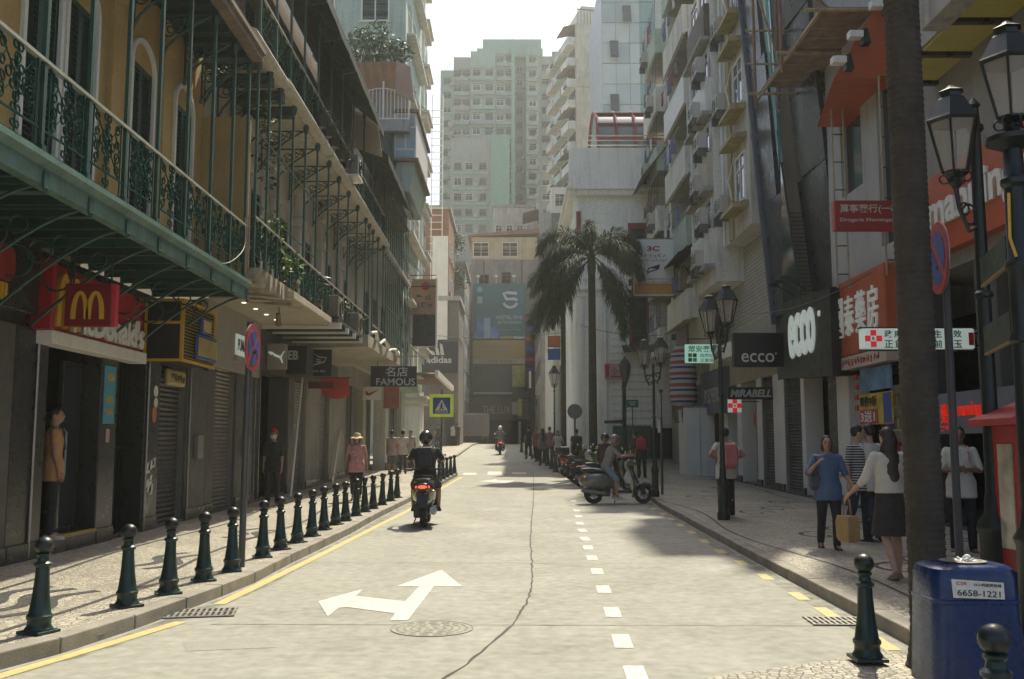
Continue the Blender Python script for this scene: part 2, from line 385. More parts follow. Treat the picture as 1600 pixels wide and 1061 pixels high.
# --- paint, joints, covers: children of the road
def strip(name, pts, wd, mat, dz=.004, parent=road):
    m_ = MB(); k = len(pts)
    for i, p in enumerate(pts):
        a = V(pts[max(i-1, 0)][:2]); b = V(pts[min(i+1, k-1)][:2]); t = (b-a).normalized(); nn = V((-t.y, t.x)); w_ = (wd if not callable(wd) else wd(i))/2
        for s in (1, -1): m_.v.append((p[0]+nn.x*w_*s, p[1]+nn.y*w_*s, zr(p[1]+nn.y*w_*s)+dz))
    for i in range(k-1): m_.f.append((2*i, 2*i+1, 2*i+3, 2*i+2)); m_.m.append(0)
    return O(name, m_, mat, parent)
def dense(pts, st=.5):
    o = []
    for a, b in zip(pts, pts[1:]):
        a, b = V(a[:2]), V(b[:2]); k = max(1, int((b-a).length/st))
        o += [tuple(a+(b-a)*i/k) for i in range(k)]
    return o+[tuple(V(pts[-1][:2]))]
yl = [gnd(*p) for p in [(-60, 1077), (0, 1058), (130, 1019), (284, 972)]]
strip('yellow_edge_line', dense(yl), .12, pyellow)
yl = [gnd(*p) for p in [(342, 945), (400, 917), (500, 868), (590, 822), (640, 797), (690, 763), (722, 745)]]
strip('yellow_edge_line', dense(yl), .12, pyellow)
for px, py in [(994, 1056), (972, 1002), (957, 957), (943, 921), (933, 893), (925, 872), (919, 856), (914, 842), (910, 829), (906, 818), (904, 807), (901, 798), (899, 790), (896, 783)]:
    c = gnd(px, py); q = gnd(px-9, py-26 if py > 850 else py-8); d = (V(q[:2])-V(c[:2])).normalized(); l = .27
    p0 = V(c[:2])-d*l; p1 = V(c[:2])+d*l
    strip('lane_dash', [tuple(p0), tuple(p1)], .145, pwhite)
for px, py in [(1378, 1006), (1290, 957), (1247, 932), (1195, 902), (1158, 880), (1125, 862), (1100, 846), (1080, 832), (1063, 821), (1048, 811), (1036, 803), (1021, 795)]:
    c = gnd(px, py); strip('yellow_dash', [(c.x-.01, c.y-.26), (c.x+.02, c.y+.26)], .13, pyellow)
def gpoly(name, pix, mat, dz=.004):
    p = [gnd(*q) for q in pix]
    m_ = MB(); m_.add([(v.x, v.y, v.z+dz) for v in p], [tuple(range(len(p)))]); o = O(name, m_, mat, road)
    if o.data.polygons[0].normal.z < 0: o.data.flip_normals()
    return o
# branching arrow: straight shaft with head, branch with head to the left
gpoly('arrow_marking', [(610, 970), (617, 959), (541, 949), (529, 951), (512, 964), (497, 940), (567, 921), (556, 932), (633, 940), (655, 917), (619, 917), (690, 891), (722, 917), (678, 917), (637, 970)], pwhite)
for q in ([(725, 739), (745, 739), (744, 742), (722, 742)], [(763, 737), (784, 737), (785, 742), (761, 742)], [(800, 738), (822, 738), (822, 741), (801, 741)]): gpoly('crossing_bar', q, pwhite)
gpoly('arrow_marking', [(748, 752), (776, 749), (776, 751), (806, 751), (790, 755), (776, 754)], pwhite)
# tar-filled crack and slab joints
ck = [gnd(*p) for p in [(690, 1063), (720, 1045), (752, 1020), (785, 992), (805, 972), (822, 945), (830, 920), (832, 890), (829, 850), (830, 815), (833, 790), (834, 760), (833, 738)]]
cp = dense([tuple(p) for p in ck], .12); cp = [(x+random.uniform(-.012, .012), y) for x, y in cp]
strip('crack', cp, lambda i: random.uniform(.012, .028), tar)
for py, x0, x1 in ((976, 330, 1330), (880, 470, 1190), (832, 560, 1090), (800, 620, 1040), (776, 660, 1000), (757, 690, 960)):
    a, b = gnd(x0, py), gnd(x1, py+ (3 if py > 900 else 1)); k = 40
    pts = [(a.x+(b.x-a.x)*i/k, a.y+(b.y-a.y)*i/k+random.uniform(-.004, .004)) for i in range(k+1)]
    strip('slab_joint', pts, lambda i: random.uniform(.006, .016), tar, .003)
cover_m = M('worn_pale_cover', (.275, .268, .21), .7, .2, 8, .3, 60); cover_d = M('cover_grime', (.19, .185, .147), .8)
grate_m = M('worn_cast_iron', (.25, .235, .2), .5, .3, 8, .3, 60, metal=.4)
# round inspection cover
c = gnd(675, 983); m_ = MB(); m_.lathe([(.35, 0), (.35, .002), (.0, .002)], 36, caps=False)
mh = O('manhole_cover', m_, cover_m, road, (c.x, c.y, c.z+.002))
m_ = MB(); m_.ring((0, 0, .002), (0, 0, 1), .35, .0035, 36, 5)
O('cover_rim', m_, cover_d, mh)
m_ = MB()
for r in (.05, .11, .17, .23, .29):
    k = int(r*60)
    for i in range(k):
        a0 = 2*pi*i/k; a1 = a0+2*pi/k*.7
        m_.add([(r*cos(a0), r*sin(a0), .0045), ((r+.018)*cos(a0), (r+.018)*sin(a0), .0045), ((r+.018)*cos(a1), (r+.018)*sin(a1), .0045), (r*cos(a1), r*sin(a1), .0045)], [(0, 1, 2, 3)])
O('cover_studs', m_, cover_d, mh)
def grate(px, py, sx, sy, rz):
    c = gnd(px, py); g_ = O('drain_grate', MB().box(-sx/2, sx/2, -sy/2, sy/2, 0, .003), dark_in, road, (c.x, c.y, c.z+.003), (0, 0, rz))
    b = MB().box(-.012, .012, -sy/2, sy/2, .003, .012).mesh('grate_bar', grate_m); k = int(sx/.05)
    for i in range(k+1): O('grate_bar', b, None, g_, (-sx/2+sx*i/k, 0, 0))
    f = MB()
    for y in (-sy/2, 0, sy/2): f.box(-sx/2-.02, sx/2+.02, y-.015, y+.015, .003, .011)
    O('grate_frame', f, grate_m, g_)
def grime_mat(name, c, lo, hi, amt, sc_):
    m = M(name, c, .9, .2, 3); t = m.node_tree; n = t.nodes; g = n.new('ShaderNodeNewGeometry'); a = n.new('ShaderNodeTexNoise'); a.inputs['Scale'].default_value = sc_; a.inputs['Detail'].default_value = 7; a.inputs['Roughness'].default_value = .7
    r = n.new('ShaderNodeMapRange'); r.inputs[1].default_value = lo; r.inputs[2].default_value = hi; r.inputs[4].default_value = amt
    t.links.new(g.outputs['Position'], a.inputs['Vector']); t.links.new(a.outputs[0], r.inputs[0]); t.links.new(r.outputs[0], n['Principled BSDF'].inputs['Alpha']); return m
gut = grime_mat('gutter_dirt', (.075, .068, .05), .4, .7, .5, 3.5); oil = grime_mat('oil_stain', (.07, .062, .05), .45, .8, .16, 2.2)
strip('gutter_dirt', [(x+.14, y) for x, y in dense(LK[1:-2], .6)], .2, gut, .003); strip('gutter_dirt', [(x-.14, y) for x, y in dense(RK[:9], .6)], .2, gut, .003)
for px, py, sx_, sy_ in ((560, 1010, .55, .5), (880, 930, .4, .8), (740, 860, .5, 1.6), (700, 905, .3, .5), (1010, 900, .5, 1.0), (450, 955, .4, .35), (830, 1010, .35, .4), (760, 800, .5, 2.5), (930, 1010, .3, .3)):
    c = gnd(px, py); m_ = MB(); m_.add([(c.x+sx_*cos(a)*(1+.2*sin(3*a)), c.y+sy_*sin(a)*(1+.2*cos(2*a)), zr(c.y)+.0026) for a in [2*pi*i/20 for i in range(20)]], [tuple(range(20))]); O('oil_stain', m_, oil, road)
pat = M('newer_concrete_patch', (.275, .27, .223), .85, .1, 1.5, .3, 120)
for q in ([(285, 1004), (420, 1000), (432, 1012), (290, 1018)], [(868, 872), (905, 872), (910, 884), (868, 884)], [(600, 862), (650, 860), (652, 868), (600, 871)]): gpoly('repair_patch', q, pat, .0022)
grate(312, 959, .62, .42, .2); grate(1310, 972, .5, .36, -.05)
# dark mosaic waves let into the pavements
def wave(pv, pts, wd=.07): strip('mosaic_band', dense(pts, .1), wd, cobd, KH+.004, pv)
for cx, cy in ((-4.35, 9.0), (-4.65, 9.15), (-4.95, 9.3), (-4.3, 12.2), (-4.6, 12.4), (-4.2, 15.6), (-4.5, 15.9)):
    wave(pl_, [(cx+.16*sin(i/12*2*pi)*1.0+.02*i, cy-.75+1.5*i/12) for i in range(13)], .13)
for x0 in (-3.95, -5.25): wave(pl_, [(x0+.12*sin(y*.8), y) for y in [6+.4*i for i in range(70)]], .06)
for cx, cy in ((4.6, 11.5), (5.2, 12.2), (5.9, 13), (6.4, 14.5), (4.9, 15.5), (5.6, 16.4), (6.3, 18), (5.0, 20), (5.7, 21), (6.4, 23), (4.8, 25), (5.6, 27), (6.3, 29), (4.9, 31)):
    r = .42
    wave(pr_, [(cx+r*cos(a)*(1-.06*i), cy+1.6*r*sin(a)*(1-.06*i)) for i, a in enumerate([k*.52 for k in range(13)])], .075)
for x0 in (3.75, 7.1): wave(pr_, [(x0+.15*sin(y*.7), y) for y in [8+.4*i for i in range(66)]], .04)
# ================================================================ LEFT ROW
def shutter(parent, x, y0, y1, z0, z1, mat, face=1, name='roller_shutter'):
    """corrugated roller shutter in a wall along the street; face=+1 looks to +x"""
    m_ = MB(); k = int((z1-z0)/.085)
    for i in range(k):
        z = z0+(z1-z0)*i/k; h = (z1-z0)/k
        q = [(x, y0, z), (x, y1, z), (x+face*.025, y1, z+h*.45), (x+face*.025, y0, z+h*.45), (x, y0, z+h*.9), (x, y1, z+h*.9)]
        m_.add(q, [(0, 1, 2, 3), (3, 2, 5, 4)] if face > 0 else [(3, 2, 1, 0), (4, 5, 2, 3)])
    m_.box(x-face*.03-.01, x-face*.03+.01, y0, y1, z0, z1)
    o = O(name, m_, mat, parent, world=True)
    return o
def facade_row(parent, X, segs, ztop, face=1, depth=2.6):
    """segs: (y0,y1,kind,mat) ground floor seen from the street; ztop: lintel underside"""
    for y0, y1, kind, mat in segs:
        zb = zr((y0+y1)/2)-.3; zf = zr((y0+y1)/2)+KH
        a, b = (X-.5, X) if face > 0 else (X, X+.5)
        if kind == 'p':
            O('pillar', MB().box(a, b+face*.04 if face > 0 else b, y0, y1, zb, ztop), mat, parent, world=True, bevel=.015)
            xa, xb = (X+.03, X+.07) if face > 0 else (X-.05, X+.01)
            O('plinth', MB().box(min(xa, xb), max(xa, xb), y0+.01, y1-.01, zb, zf+.22), stone_dark, parent, world=True, bevel=.01)
        elif kind == 's':
            shutter(parent, X-face*.12, y0, y1, zf+.03, ztop, mat, face)
            for ya in (y0, y1-.06): O('shutter_guide', MB().box(min(X-face*.16, X-face*.02), max(X-face*.16, X-face*.02), ya, ya+.06, zf, ztop), metal_grey, parent, world=True)
            O('door_sill', MB().box(min(X-face*.4, X+face*.05), max(X-face*.4, X+face*.05), y0, y1, zb, zf+.05), stone_grey, parent, world=True, bevel=.01)
        elif kind == 'd':
            O('door_sill', MB().box(min(X-face*.5, X+face*.03), max(X-face*.5, X+face*.03), y0, y1, zb, zf+.06), stone_dark, parent, world=True, bevel=.01)
    y0 = segs[0][0]; y1 = segs[-1][1]
    xa, xb = (X-depth-.2, X-depth) if face > 0 else (X+depth, X+depth+.2)
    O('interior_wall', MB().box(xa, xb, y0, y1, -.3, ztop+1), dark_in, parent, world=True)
# ---- scroll railing panel, 1 m wide along y, 1.05 m high, in local yz plane
def scroll_panel(wd, h, mat, simple=False):
    m_ = MB()
    for z in (.06, .26): m_.box(-.008, .008, 0, wd, z-.01, z+.01)
    for y in (.05, .13, wd-.13, wd-.05): m_.box(-.007, .007, y-.008, y+.008, 0, h)
    c = wd/2; zc = .26+(h-.26)*.5
    m_.box(-.007, .007, c-.007, c+.007, 0, h)
    for s in (1, -1): m_.tube([(0, c-s*(wd/2-.15), .27), (0, c+s*(wd/2-.15), h-.02)], .008, 4)
    for a in range(8):
        r = .105 if a % 2 else .15
        m_.ring((0, c+r*cos(a*pi/4), zc+r*1.25*sin(a*pi/4)), (1, 0, 0), .045 if a % 2 else .05, .012, 9, 4)
    for s in (1, -1):
        for z, r in ((.36, .05), (.5, .06), (.66, .045), (h-.1, .05)): m_.ring((0, c+s*.27, z), (1, 0, 0), r, .011, 9, 4)
        m_.tube([(0, c+s*.3, .28), (0, c+s*.22, .42), (0, c+s*.33, .6), (0, c+s*.2, .78), (0, c+s*.3, h-.03)], .009, 4)
    for z in (zc+.3, zc-.3): 
        for s in (1, -1): m_.ring((0, c+s*.045, z), (1, 0, 0), .04, .011, 8, 4)
    m_.ring((0, c, zc), (1, 0, 0), .05, .016, 9, 4)
    for s in (1, -1): m_.ring((0, c+s*.04, .15), (1, 0, 0), .035, .01, 8, 4)
    return m_.mesh('railing_panel', M('matt_green_railing', (.011, .045, .037), .95, .3, 6, spec=.06))
def balcony_rail(parent, X, ys, z0, h, mat, rail_mat, post_top=None, pr=.03, names=('railing_panel', 'post')):
    """panels between the posts at ys; the posts go on up to post_top"""
    for a, b in zip(ys, ys[1:]):
        me = scroll_panel(1.0, h, mat); o = O('railing_panel', PANELS.setdefault((mat.name, round(h, 2)), me), None, parent, (X, a, z0), world=True); o.scale = (1, b-a, 1)
        if PANELS[(mat.name, round(h, 2))] is not me: bpy.data.meshes.remove(me)
    for y in ys:
        m_ = MB().box(X-pr*.7, X+pr*.7, y-pr, y+pr, z0, (post_top or z0+h))
        m_.box(X-pr*1.3, X+pr*1.3, y-pr*1.5, y+pr*1.5, z0, z0+.1)
        if post_top: m_.lathe([(pr*1.2, 0), (pr*2.2, .1), (pr*2.2, .16), (pr*1.2, .2)], 8, (X, y, post_top-.25))
        O('post', m_, mat, parent, world=True)
    m_ = MB().box(X-.035, X+.03, ys[0], ys[-1], z0+h, z0+h+.035)
    O('handrail', m_, rail_mat, parent, world=True)
PANELS = {}
def scroll_bracket(parent, X, y, zt, reach, drop, mat, name='bracket'):
    """curved arm from the wall up to the balcony edge with rings in the spandrel"""
    m_ = MB(); pts = [(X-reach+reach*t, y, zt-drop*(1-t**.6)) for t in [i/8 for i in range(9)]]
    m_.tube(pts, .022, 5); m_.tube([(X-reach, y, zt-.03), (X, y, zt-.03)], .02, 5); m_.tube([(X-reach+.02, y, zt-drop), (X-reach+.02, y, zt)], .02, 5)
    for t, r in ((.14, .13), (.3, .1), (.46, .075), (.62, .055)):
        zc = zt-drop*(1-t**.6)+ (drop*(1-t**.6))*.5
        m_.ring((X-reach+reach*t, y, zc), (0, 1, 0), r*reach, .014, 12, 4)
        m_.ring((X-reach+reach*(t+.04), y, zc), (0, 1, 0), r*reach*.55, .012, 9, 4)
    return O(name, m_, mat, parent, world=True)
def shutter_door(parent, X, yc, z0, wd, h, trim, leaf, arch=True):
    m_ = MB()
    d = O('shutter_door', MB().box(X-.1, X-.06, yc-wd/2, yc+wd/2, z0, z0+h), dark_green, parent, world=True)
    for s in (-1, 1):
        y0 = yc if s > 0 else yc-wd/2
        f = MB(); w2 = wd/2
        for a, b in ((0, .06), (w2-.06, w2)): f.box(X-.06, X-.01, y0+a, y0+b, z0, z0+h)
        for z in (0, h*.45, h-.08): f.box(X-.058, X-.012, y0+.06, y0+w2-.06, z0+z, z0+z+.08)
        k = int(h/.075)
        for i in range(k):
            z = z0+.1+i*.075
            if z < z0+h-.1: f.hexa([(X-.055, y0+.06, z), (X-.02, y0+.06, z-.03), (X-.02, y0+w2-.06, z-.03), (X-.055, y0+w2-.06, z), (X-.055, y0+.06, z+.012), (X-.02, y0+.06, z-.018), (X-.02, y0+w2-.06, z-.018), (X-.055, y0+w2-.06, z+.012)])
        O('door_leaf', f, leaf, d, world=True)
    t = MB(); e = .07
    t.box(X-.02, X+.05, yc-wd/2-e, yc-wd/2, z0, z0+h); t.box(X-.02, X+.05, yc+wd/2, yc+wd/2+e, z0, z0+h)
    if arch:
        o = [(yc+(wd/2+e)*cos(a), z0+h+(wd*.42+e)*sin(a)) for a in [pi*i/12 for i in range(13)]]
        i_ = [(yc+wd/2*cos(a), z0+h+wd*.42*sin(a)) for a in [pi*i/12 for i in range(13)]]
        for j in range(12): t.hexa([(X-.02, *o[j]), (X-.02, *i_[j]), (X-.02, *i_[j+1]), (X-.02, *o[j+1]), (X+.05, *o[j]), (X+.05, *i_[j]), (X+.05, *i_[j+1]), (X+.05, *o[j+1])])
        fan = MB(); fan.add([(X-.05, yc, z0+h)]+[(X-.05, a, b) for a, b in i_], [(0, j+1, j+2) for j in range(12)]); O('fanlight', fan, glass_d, d, world=True)
    else: t.box(X-.02, X+.05, yc-wd/2-e, yc+wd/2+e, z0+h, z0+h+e)
    O('door_surround', t, trim, d, world=True)
def wall_with_openings(parent, X, y0, y1, z0, z1, ops, mat, th=.35, face=1, name='wall'):
    """ops: (ya,yb,za,zb) clear rectangles, sorted along y"""
    m_ = MB(); a, b = (X-th, X) if face > 0 else (X, X+th); y = y0
    for ya, yb, za, zb in sorted(ops):
        if ya > y: m_.box(a, b, y, ya, z0, z1)
        if za > z0: m_.box(a, b, ya, yb, z0, za)
        if zb < z1: m_.box(a, b, ya, yb, zb, z1)
        y = yb
    if y < y1: m_.box(a, b, y, y1, z0, z1)
    return O(name, m_, mat, parent, world=True)
# ---------------------------------------------------------------- ochre building with the green balcony
LX, EX = -6.15, -4.6
L1 = T('colonial_building', 'ochre colonial building with green scrolled iron balcony over dark shopfronts', 'building', (-6.15, 10, 0))
facade_row(L1, LX, [(2, 7, 's', shutter_d), (7, 9.6, 'p', stone_grey), (9.6, 10.9, 's', shutter_d), (10.9, 11.75, 'p', stone_grey), (11.75, 12.62, 'p', stone_dark), (12.62, 14.28, 'd', None), (14.28, 14.88, 'p', stone_dark), (14.88, 16.02, 'd', None), (16.02, 16.7, 'p', stone_dark), (16.7, 18.1, 's', shutter_d), (18.1, 19.3, 'p', stone_grey)], 3.05, 1, 3.2)
O('shop_front_beam', MB().box(LX-.5, LX-.02, 2, 19.3, 3.05, 4.1), stone_dark, L1, world=True)
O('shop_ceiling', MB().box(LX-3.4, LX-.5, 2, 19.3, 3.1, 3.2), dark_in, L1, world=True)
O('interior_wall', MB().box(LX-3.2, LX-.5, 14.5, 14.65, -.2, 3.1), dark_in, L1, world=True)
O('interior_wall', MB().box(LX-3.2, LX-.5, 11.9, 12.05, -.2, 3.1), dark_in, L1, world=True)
st = O('door_step', MB().box(LX-3, LX+.06, 12.63, 14.27, -.1, .34), stone_dark, L1, world=True, bevel=.01)
O('step_nosing', MB().box(LX+.0, LX+.075, 12.65, 14.26, .31, .352), M('worn_yellow_strip', (.4, .28, .06), .6), st, world=True)
# dim fittings inside the open door
warm = M('warm_wood_panel', (.3, .13, .05), .6)
f_ = T('menu_board', 'brown menu board on the wall inside the dark restaurant doorway', 'board', (LX-.6, 14.2, 1.8))
O('panel', MB().box(-.25, .25, -.03, .03, -.22, .25), warm, f_, bevel=.01); O('board_frame', MB().box(-.28, .28, 0, .025, -.25, .28), dark_in, f_)
f_ = T('glass_door', 'dark glass entrance door with steel handle inside the restaurant doorway', 'door', (LX-.25, 13.9, .34))
O('pane', MB().box(-.01, .01, -.28, .28, .05, 2.35), glass_d, f_)
m_ = MB()
for y in (-.3, .27): m_.box(-.025, .025, y, y+.04, 0, 2.42)
for z in (0, 2.36): m_.box(-.025, .025, -.26, .27, z, z+.06)
O('door_frame', m_, stone_dark, f_)
O('handle', MB().tube([(.03, -.2, .75), (.07, -.2, .8), (.07, -.2, 1.4), (.03, -.2, 1.45)], .014, 6), metal_grey, f_)
UX = -5.5
doors = [(10.75, 'y'), (11.75, 'y'), (13.75, 'y'), (15.55, 'y'), (8.6, 'y'), (6.8, 'y')]
wall_with_openings(L1, UX, 2, 16.55, 4.2, 8.3, [(y-.4, y+.4, 4.4, 7.15) for y, _ in doors], yellow_wall)
for y, _ in doors:
    shutter_door(L1, UX, y, 4.4, .8, 2.75, white_p, dark_green, arch=True)
for y in (12.7, 14.6):
    m_ = MB().box(UX-.02, UX+.09, y-.16, y+.16, 4.4, 8.2); m_.box(UX-.02, UX+.13, y-.2, y+.2, 7.7, 7.85); m_.box(UX-.02, UX+.13, y-.2, y+.2, 4.4, 4.65)
    O('pilaster', m_, yellow_wall, L1, world=True, bevel=.01)
O('party_wall', MB().box(UX-.4, EX-.08, 16.5, 16.72, 4.35, 7.35), M('ochre_party_wall', (.36, .25, .1), .85, .15, 1, .15, 30, streak=.3), L1, world=True)
O('upper_wall', MB().box(-14, UX-.02, 2, 16.5, 8.3, 12.6), yellow_wall, L1, world=True)
O('building_core', MB().box(-16, -9.6, 2, 19.3, -.3, 13), yellow_wall, L1, world=True)
# balcony deck and fascia
O('balcony_deck', MB().box(UX-.6, EX-.01, 2, 16.3, 4.2, 4.36), green_pale, L1, world=True)
m_ = MB(); m_.box(EX-.06, EX+.06, 2, 16.32, 4.06, 4.3)
m_.hexa([(EX+.06, 2, 4.24), (EX+.12, 2, 4.3), (EX+.12, 16.33, 4.3), (EX+.06, 16.33, 4.24), (EX+.06, 2, 4.37), (EX+.12, 2, 4.36), (EX+.12, 16.33, 4.36), (EX+.06, 16.33, 4.37)])
O('balcony_fascia', m_, green_pale, L1, world=True)
PY = [5.0, 6.0, 7.05, 8.1, 9.1, 10.1, 11.1, 12.12, 13.2, 14.3, 15.35, 16.22]
hand_m = M('worn_pale_handrail', (.3, .3, .25), .5, .2, 4)
balcony_rail(L1, EX, PY, 4.37, .93, green_iron, hand_m, 8.28)
for y in PY[3:]:
    m_ = MB(); pts = [(EX-.02-1.5*t, y, 4.08-1.0*t**1.4) for t in [i/7 for i in range(8)]]
    m_.tube(pts, .022, 5); m_.box(LX, EX, y-.02, y+.02, 4.08, 4.2)
    for t, r in ((.45, .1), (.62, .14), (.8, .2)): m_.ring((EX-.02-1.5*t, y, 4.08-.5*t**1.4), (0, 1, 0), r, .014, 12, 4)
    O('bracket', m_, green_iron, L1, world=True)
    O('beam_end', MB().box(EX+.061, EX+.085, y-.05, y+.05, 4.03, 4.2).cyl((EX+.06, y, 4.02), (EX+.11, y, 4.02), .03, .02, 8), green_iron, L1, world=True)
for y in [i*.55+2.3 for i in range(25)]: O('deck_joist', MB().box(LX-.02, EX-.06, y-.03, y+.03, 4.1, 4.2), dark_green, L1, world=True)
# roof of the balcony
O('balcony_roof', MB().box(UX-.2, EX+.1, 2, 16.3, 8.36, 8.5), dark_green, L1, world=True)
brn = M('weathered_roof_edge', (.2, .15, .11), .8, .3, 3, .4, 25, streak=.4)
O('roof_gutter', MB().box(EX+.0, EX+.2, 2, 16.36, 8.3, 8.42).box(EX+.1, EX+.24, 2, 16.37, 8.42, 8.5), brn, L1, world=True)
for y in [i*.5+7 for i in range(19)]: O('rafter', MB().box(UX, EX, y-.03, y+.03, 8.24, 8.36), dark_green, L1, world=True)
for y in PY[5:]: scroll_bracket(L1, EX, y, 8.24, .85, .75, green_iron)
# ---------------------------------------------------------------- cream building with two balconies
L2 = T('arcaded_building', 'cream arcaded building with two levels of green iron balconies and dark awning', 'building', (-6.1, 26, 0))
facade_row(L2, LX, [(19.3, 19.8, 'p', stone_grey), (19.8, 21.3, 's', shutter_m), (21.3, 22.9, 'p', stone_grey), (22.9, 23.6, 's', shutter_d), (23.6, 26.2, 'd', None), (26.2, 27, 'p', stone_grey), (27, 28.6, 's', shutter_m), (28.6, 30.6, 'p', concrete), (30.6, 32.2, 's', shutter_m), (32.2, 34.0, 'p', concrete)], 3.4, 1, 2.4)
panel_g = M('pale_grey_sign_panel', (.32, .3, .27), .5, .08, 2)
O('shop_front_beam', MB().box(LX-.5, LX-.03, 19.3, 34, 3.4, 4.5), stone_grey, L2, world=True)
O('sign_panel', MB().box(LX-.03, LX+.12, 18.9, 22.9, 3.15, 4.47), panel_g, L2, world=True, bevel=.01)
O('shop_ceiling', MB().box(LX-2.6, LX-.5, 19.3, 34, 3.45, 3.55), dark_in, L2, world=True)
O('building_core', MB().box(-16, -8.8, 19.3, 34, -.3, 14), cream, L2, world=True)
cn = O('shop_canopy', MB().box(LX+.1, -4.35, 18.95, 22.95, 4.47, 4.62), M('canopy_cream', (.42, .37, .28), .7, .1, 1.5, streak=.2), L2, world=True, bevel=.01)
for y in (19.5, 20.4, 21.3, 22.2): O('downlight', MB().lathe([(.05, -.02), (.05, 0)], 10, (-5.5, y, 4.475)), M('downlight_lens', (.8, .75, .6), .4, emit=1.2), cn, world=True)
O('canopy_spotlight', MB().cyl((-4.95, 20.2, 4.47), (-4.95, 20.2, 4.3), .015, .015, 6).cyl((-4.95, 20.15, 4.33), (-4.98, 20.3, 4.1), .05, .06, 8), brn, cn, world=True)
# second canopy further on: steel joists, then plaster slab
O('shop_canopy', MB().box(LX, -4.25, 23.2, 26.9, 4.55, 4.65), stone_dark, L2, world=True)
for i in range(7): O('canopy_joist', MB().box(LX, -4.2, 23.4+i*.55, 23.46+i*.55, 4.4, 4.55), dark_green if i % 2 else white_p, L2, world=True)
O('shop_canopy', MB().hexa([(LX, 27.2, 4.3), (-4.1, 27.2, 4.35), (-3.95, 33.8, 4.35), (LX, 33.8, 4.3), (LX, 27.2, 4.6), (-4.1, 27.2, 4.7), (-3.95, 33.8, 4.6), (LX, 33.8, 4.6)]), M('patched_plaster_soffit', (.36, .32, .25), .85, .2, 2, .3, 25, streak=.4), L2, world=True)
m_ = MB(); m_.tube([(-4.0+.1*sin(i*1.1), 27+i*.45, 4.72+.1*sin(i*2.3)) for i in range(16)], .05, 5); O('torn_canopy_edge', m_, white_p, L2, world=True)
# balcony 1 with a broken slab end
X2 = -4.6
m_ = MB(); pr_e = random.Random(4)
ry = [16.75+i*.18 for i in range(96)]; 
for a, b in zip(ry, ry[1:]):
    rot = 1.0 if a < 19.6 else .25
    m_.hexa([(UX-.3, a, 4.5), (X2+.12+pr_e.uniform(-.12, .05)*rot, a, 4.5-pr_e.uniform(0, .16)*rot), (X2+.12+pr_e.uniform(-.12, .05)*rot, b, 4.5-pr_e.uniform(0, .16)*rot), (UX-.3, b, 4.5), (UX-.3, a, 4.68), (X2+.15, a, 4.68), (X2+.15, b, 4.68), (UX-.3, b, 4.68)])
O('balcony_slab', m_, M('crumbling_slab', (.33, .29, .22), .9, .45, 4, .7, 18, streak=.5), L2, world=True)
P2 = [16.8, 17.6, 18.45, 19.6, 20.8, 22.1, 23.5, 24.9, 26.4, 28, 29.6, 30.4]
balcony_rail(L2, X2, P2, 4.68, .92, green_iron, hand_m, 8.72, .03)
P3 = [31.2, 32.4, 33.8]
balcony_rail(L2, X2, P3, 4.68, .8, green_iron, hand_m, 8.72, .03)
CW = -5.65
wall_with_openings(L2, CW, 16.72, 34, 4.5, 8.8, [(y-.45, y+.45, 4.7, 7.1) for y in (18.2, 20.6, 23.2, 26, 29, 32)], cream)
for y in (18.2, 20.6, 23.2, 26, 29, 32): shutter_door(L2, CW, y, 4.7, .9, 2.4, cream, dark_green, arch=True)
for y in (19.4, 21.9, 24.6, 27.5, 30.5):
    m_ = MB().box(CW, CW+.16, y-.22, y+.22, 4.7, 8.1); m_.box(CW, CW+.24, y-.3, y+.3, 7.2, 7.4); m_.box(CW, CW+.3, y-.34, y+.34, 8.0, 8.3)
    O('pilaster', m_, cream, L2, world=True, bevel=.02)
for y in P2[:-1]+P3: scroll_bracket(L2, X2, y, 8.55, 1.0, .9, green_iron)
m_ = MB()
for z in (5.9, 7.2): m_.box(X2-.012, X2+.012, 16.8, 22, z-.012, z+.012)
O('tie_bar', m_, green_iron, L2, world=True)
O('balcony_slab', MB().box(CW-.2, X2-.02, 16.75, 34.2, 8.62, 8.8), cream, L2, world=True)
for y in (16.9, 17.8, 18.7, 19.6): O('slab_beam', MB().box(CW, X2, y-.12, y+.12, 8.42, 8.62), dark_green, L2, world=True)
def bullnose(y0, y1, z, X):
    m_ = MB(); pr = [(-.12, -.06), (.06, -.08), (.15, -.03), (.17, .05), (.13, .13), (.0, .17), (-.12, .15)]
    m_.loft([[(X+a, y, z+b) for a, b in pr] for y in (y0, y1)][::-1]); return m_
O('moulded_gutter', bullnose(16.1, 18.5, 8.68, X2), cream, L2, world=True, smooth=True)
O('moulded_gutter', bullnose(18.55, 23.1, 8.74, X2), cream, L2, world=True, smooth=True)
O('moulded_gutter', bullnose(23.3, 34.3, 8.74, X2), cream, L2, world=True, smooth=True)
P4 = [16.8, 18.0, 19.2, 20.5, 22, 23.6, 25.2, 27, 29, 31, 32.6, 34]
balcony_rail(L2, X2, P4, 8.9, .85, green_iron, hand_m, 11.9, .03)
wall_with_openings(L2, CW-.25, 16.72, 34, 8.8, 13, [(y-.45, y+.45, 8.9, 11.4) for y in (18.2, 20.6, 23.2, 26, 29, 32)], M('shaded_brown_plaster', (.2, .15, .11), .85, .2, 1.5, .2, 30, streak=.5))  # upper wall's shade under the awning is put into its brown
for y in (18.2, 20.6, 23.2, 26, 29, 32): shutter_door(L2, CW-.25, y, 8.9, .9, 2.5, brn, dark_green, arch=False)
tarp = M('dark_green_tarpaulin', (.012, .028, .024), .75, .2, 2, .3, 12)
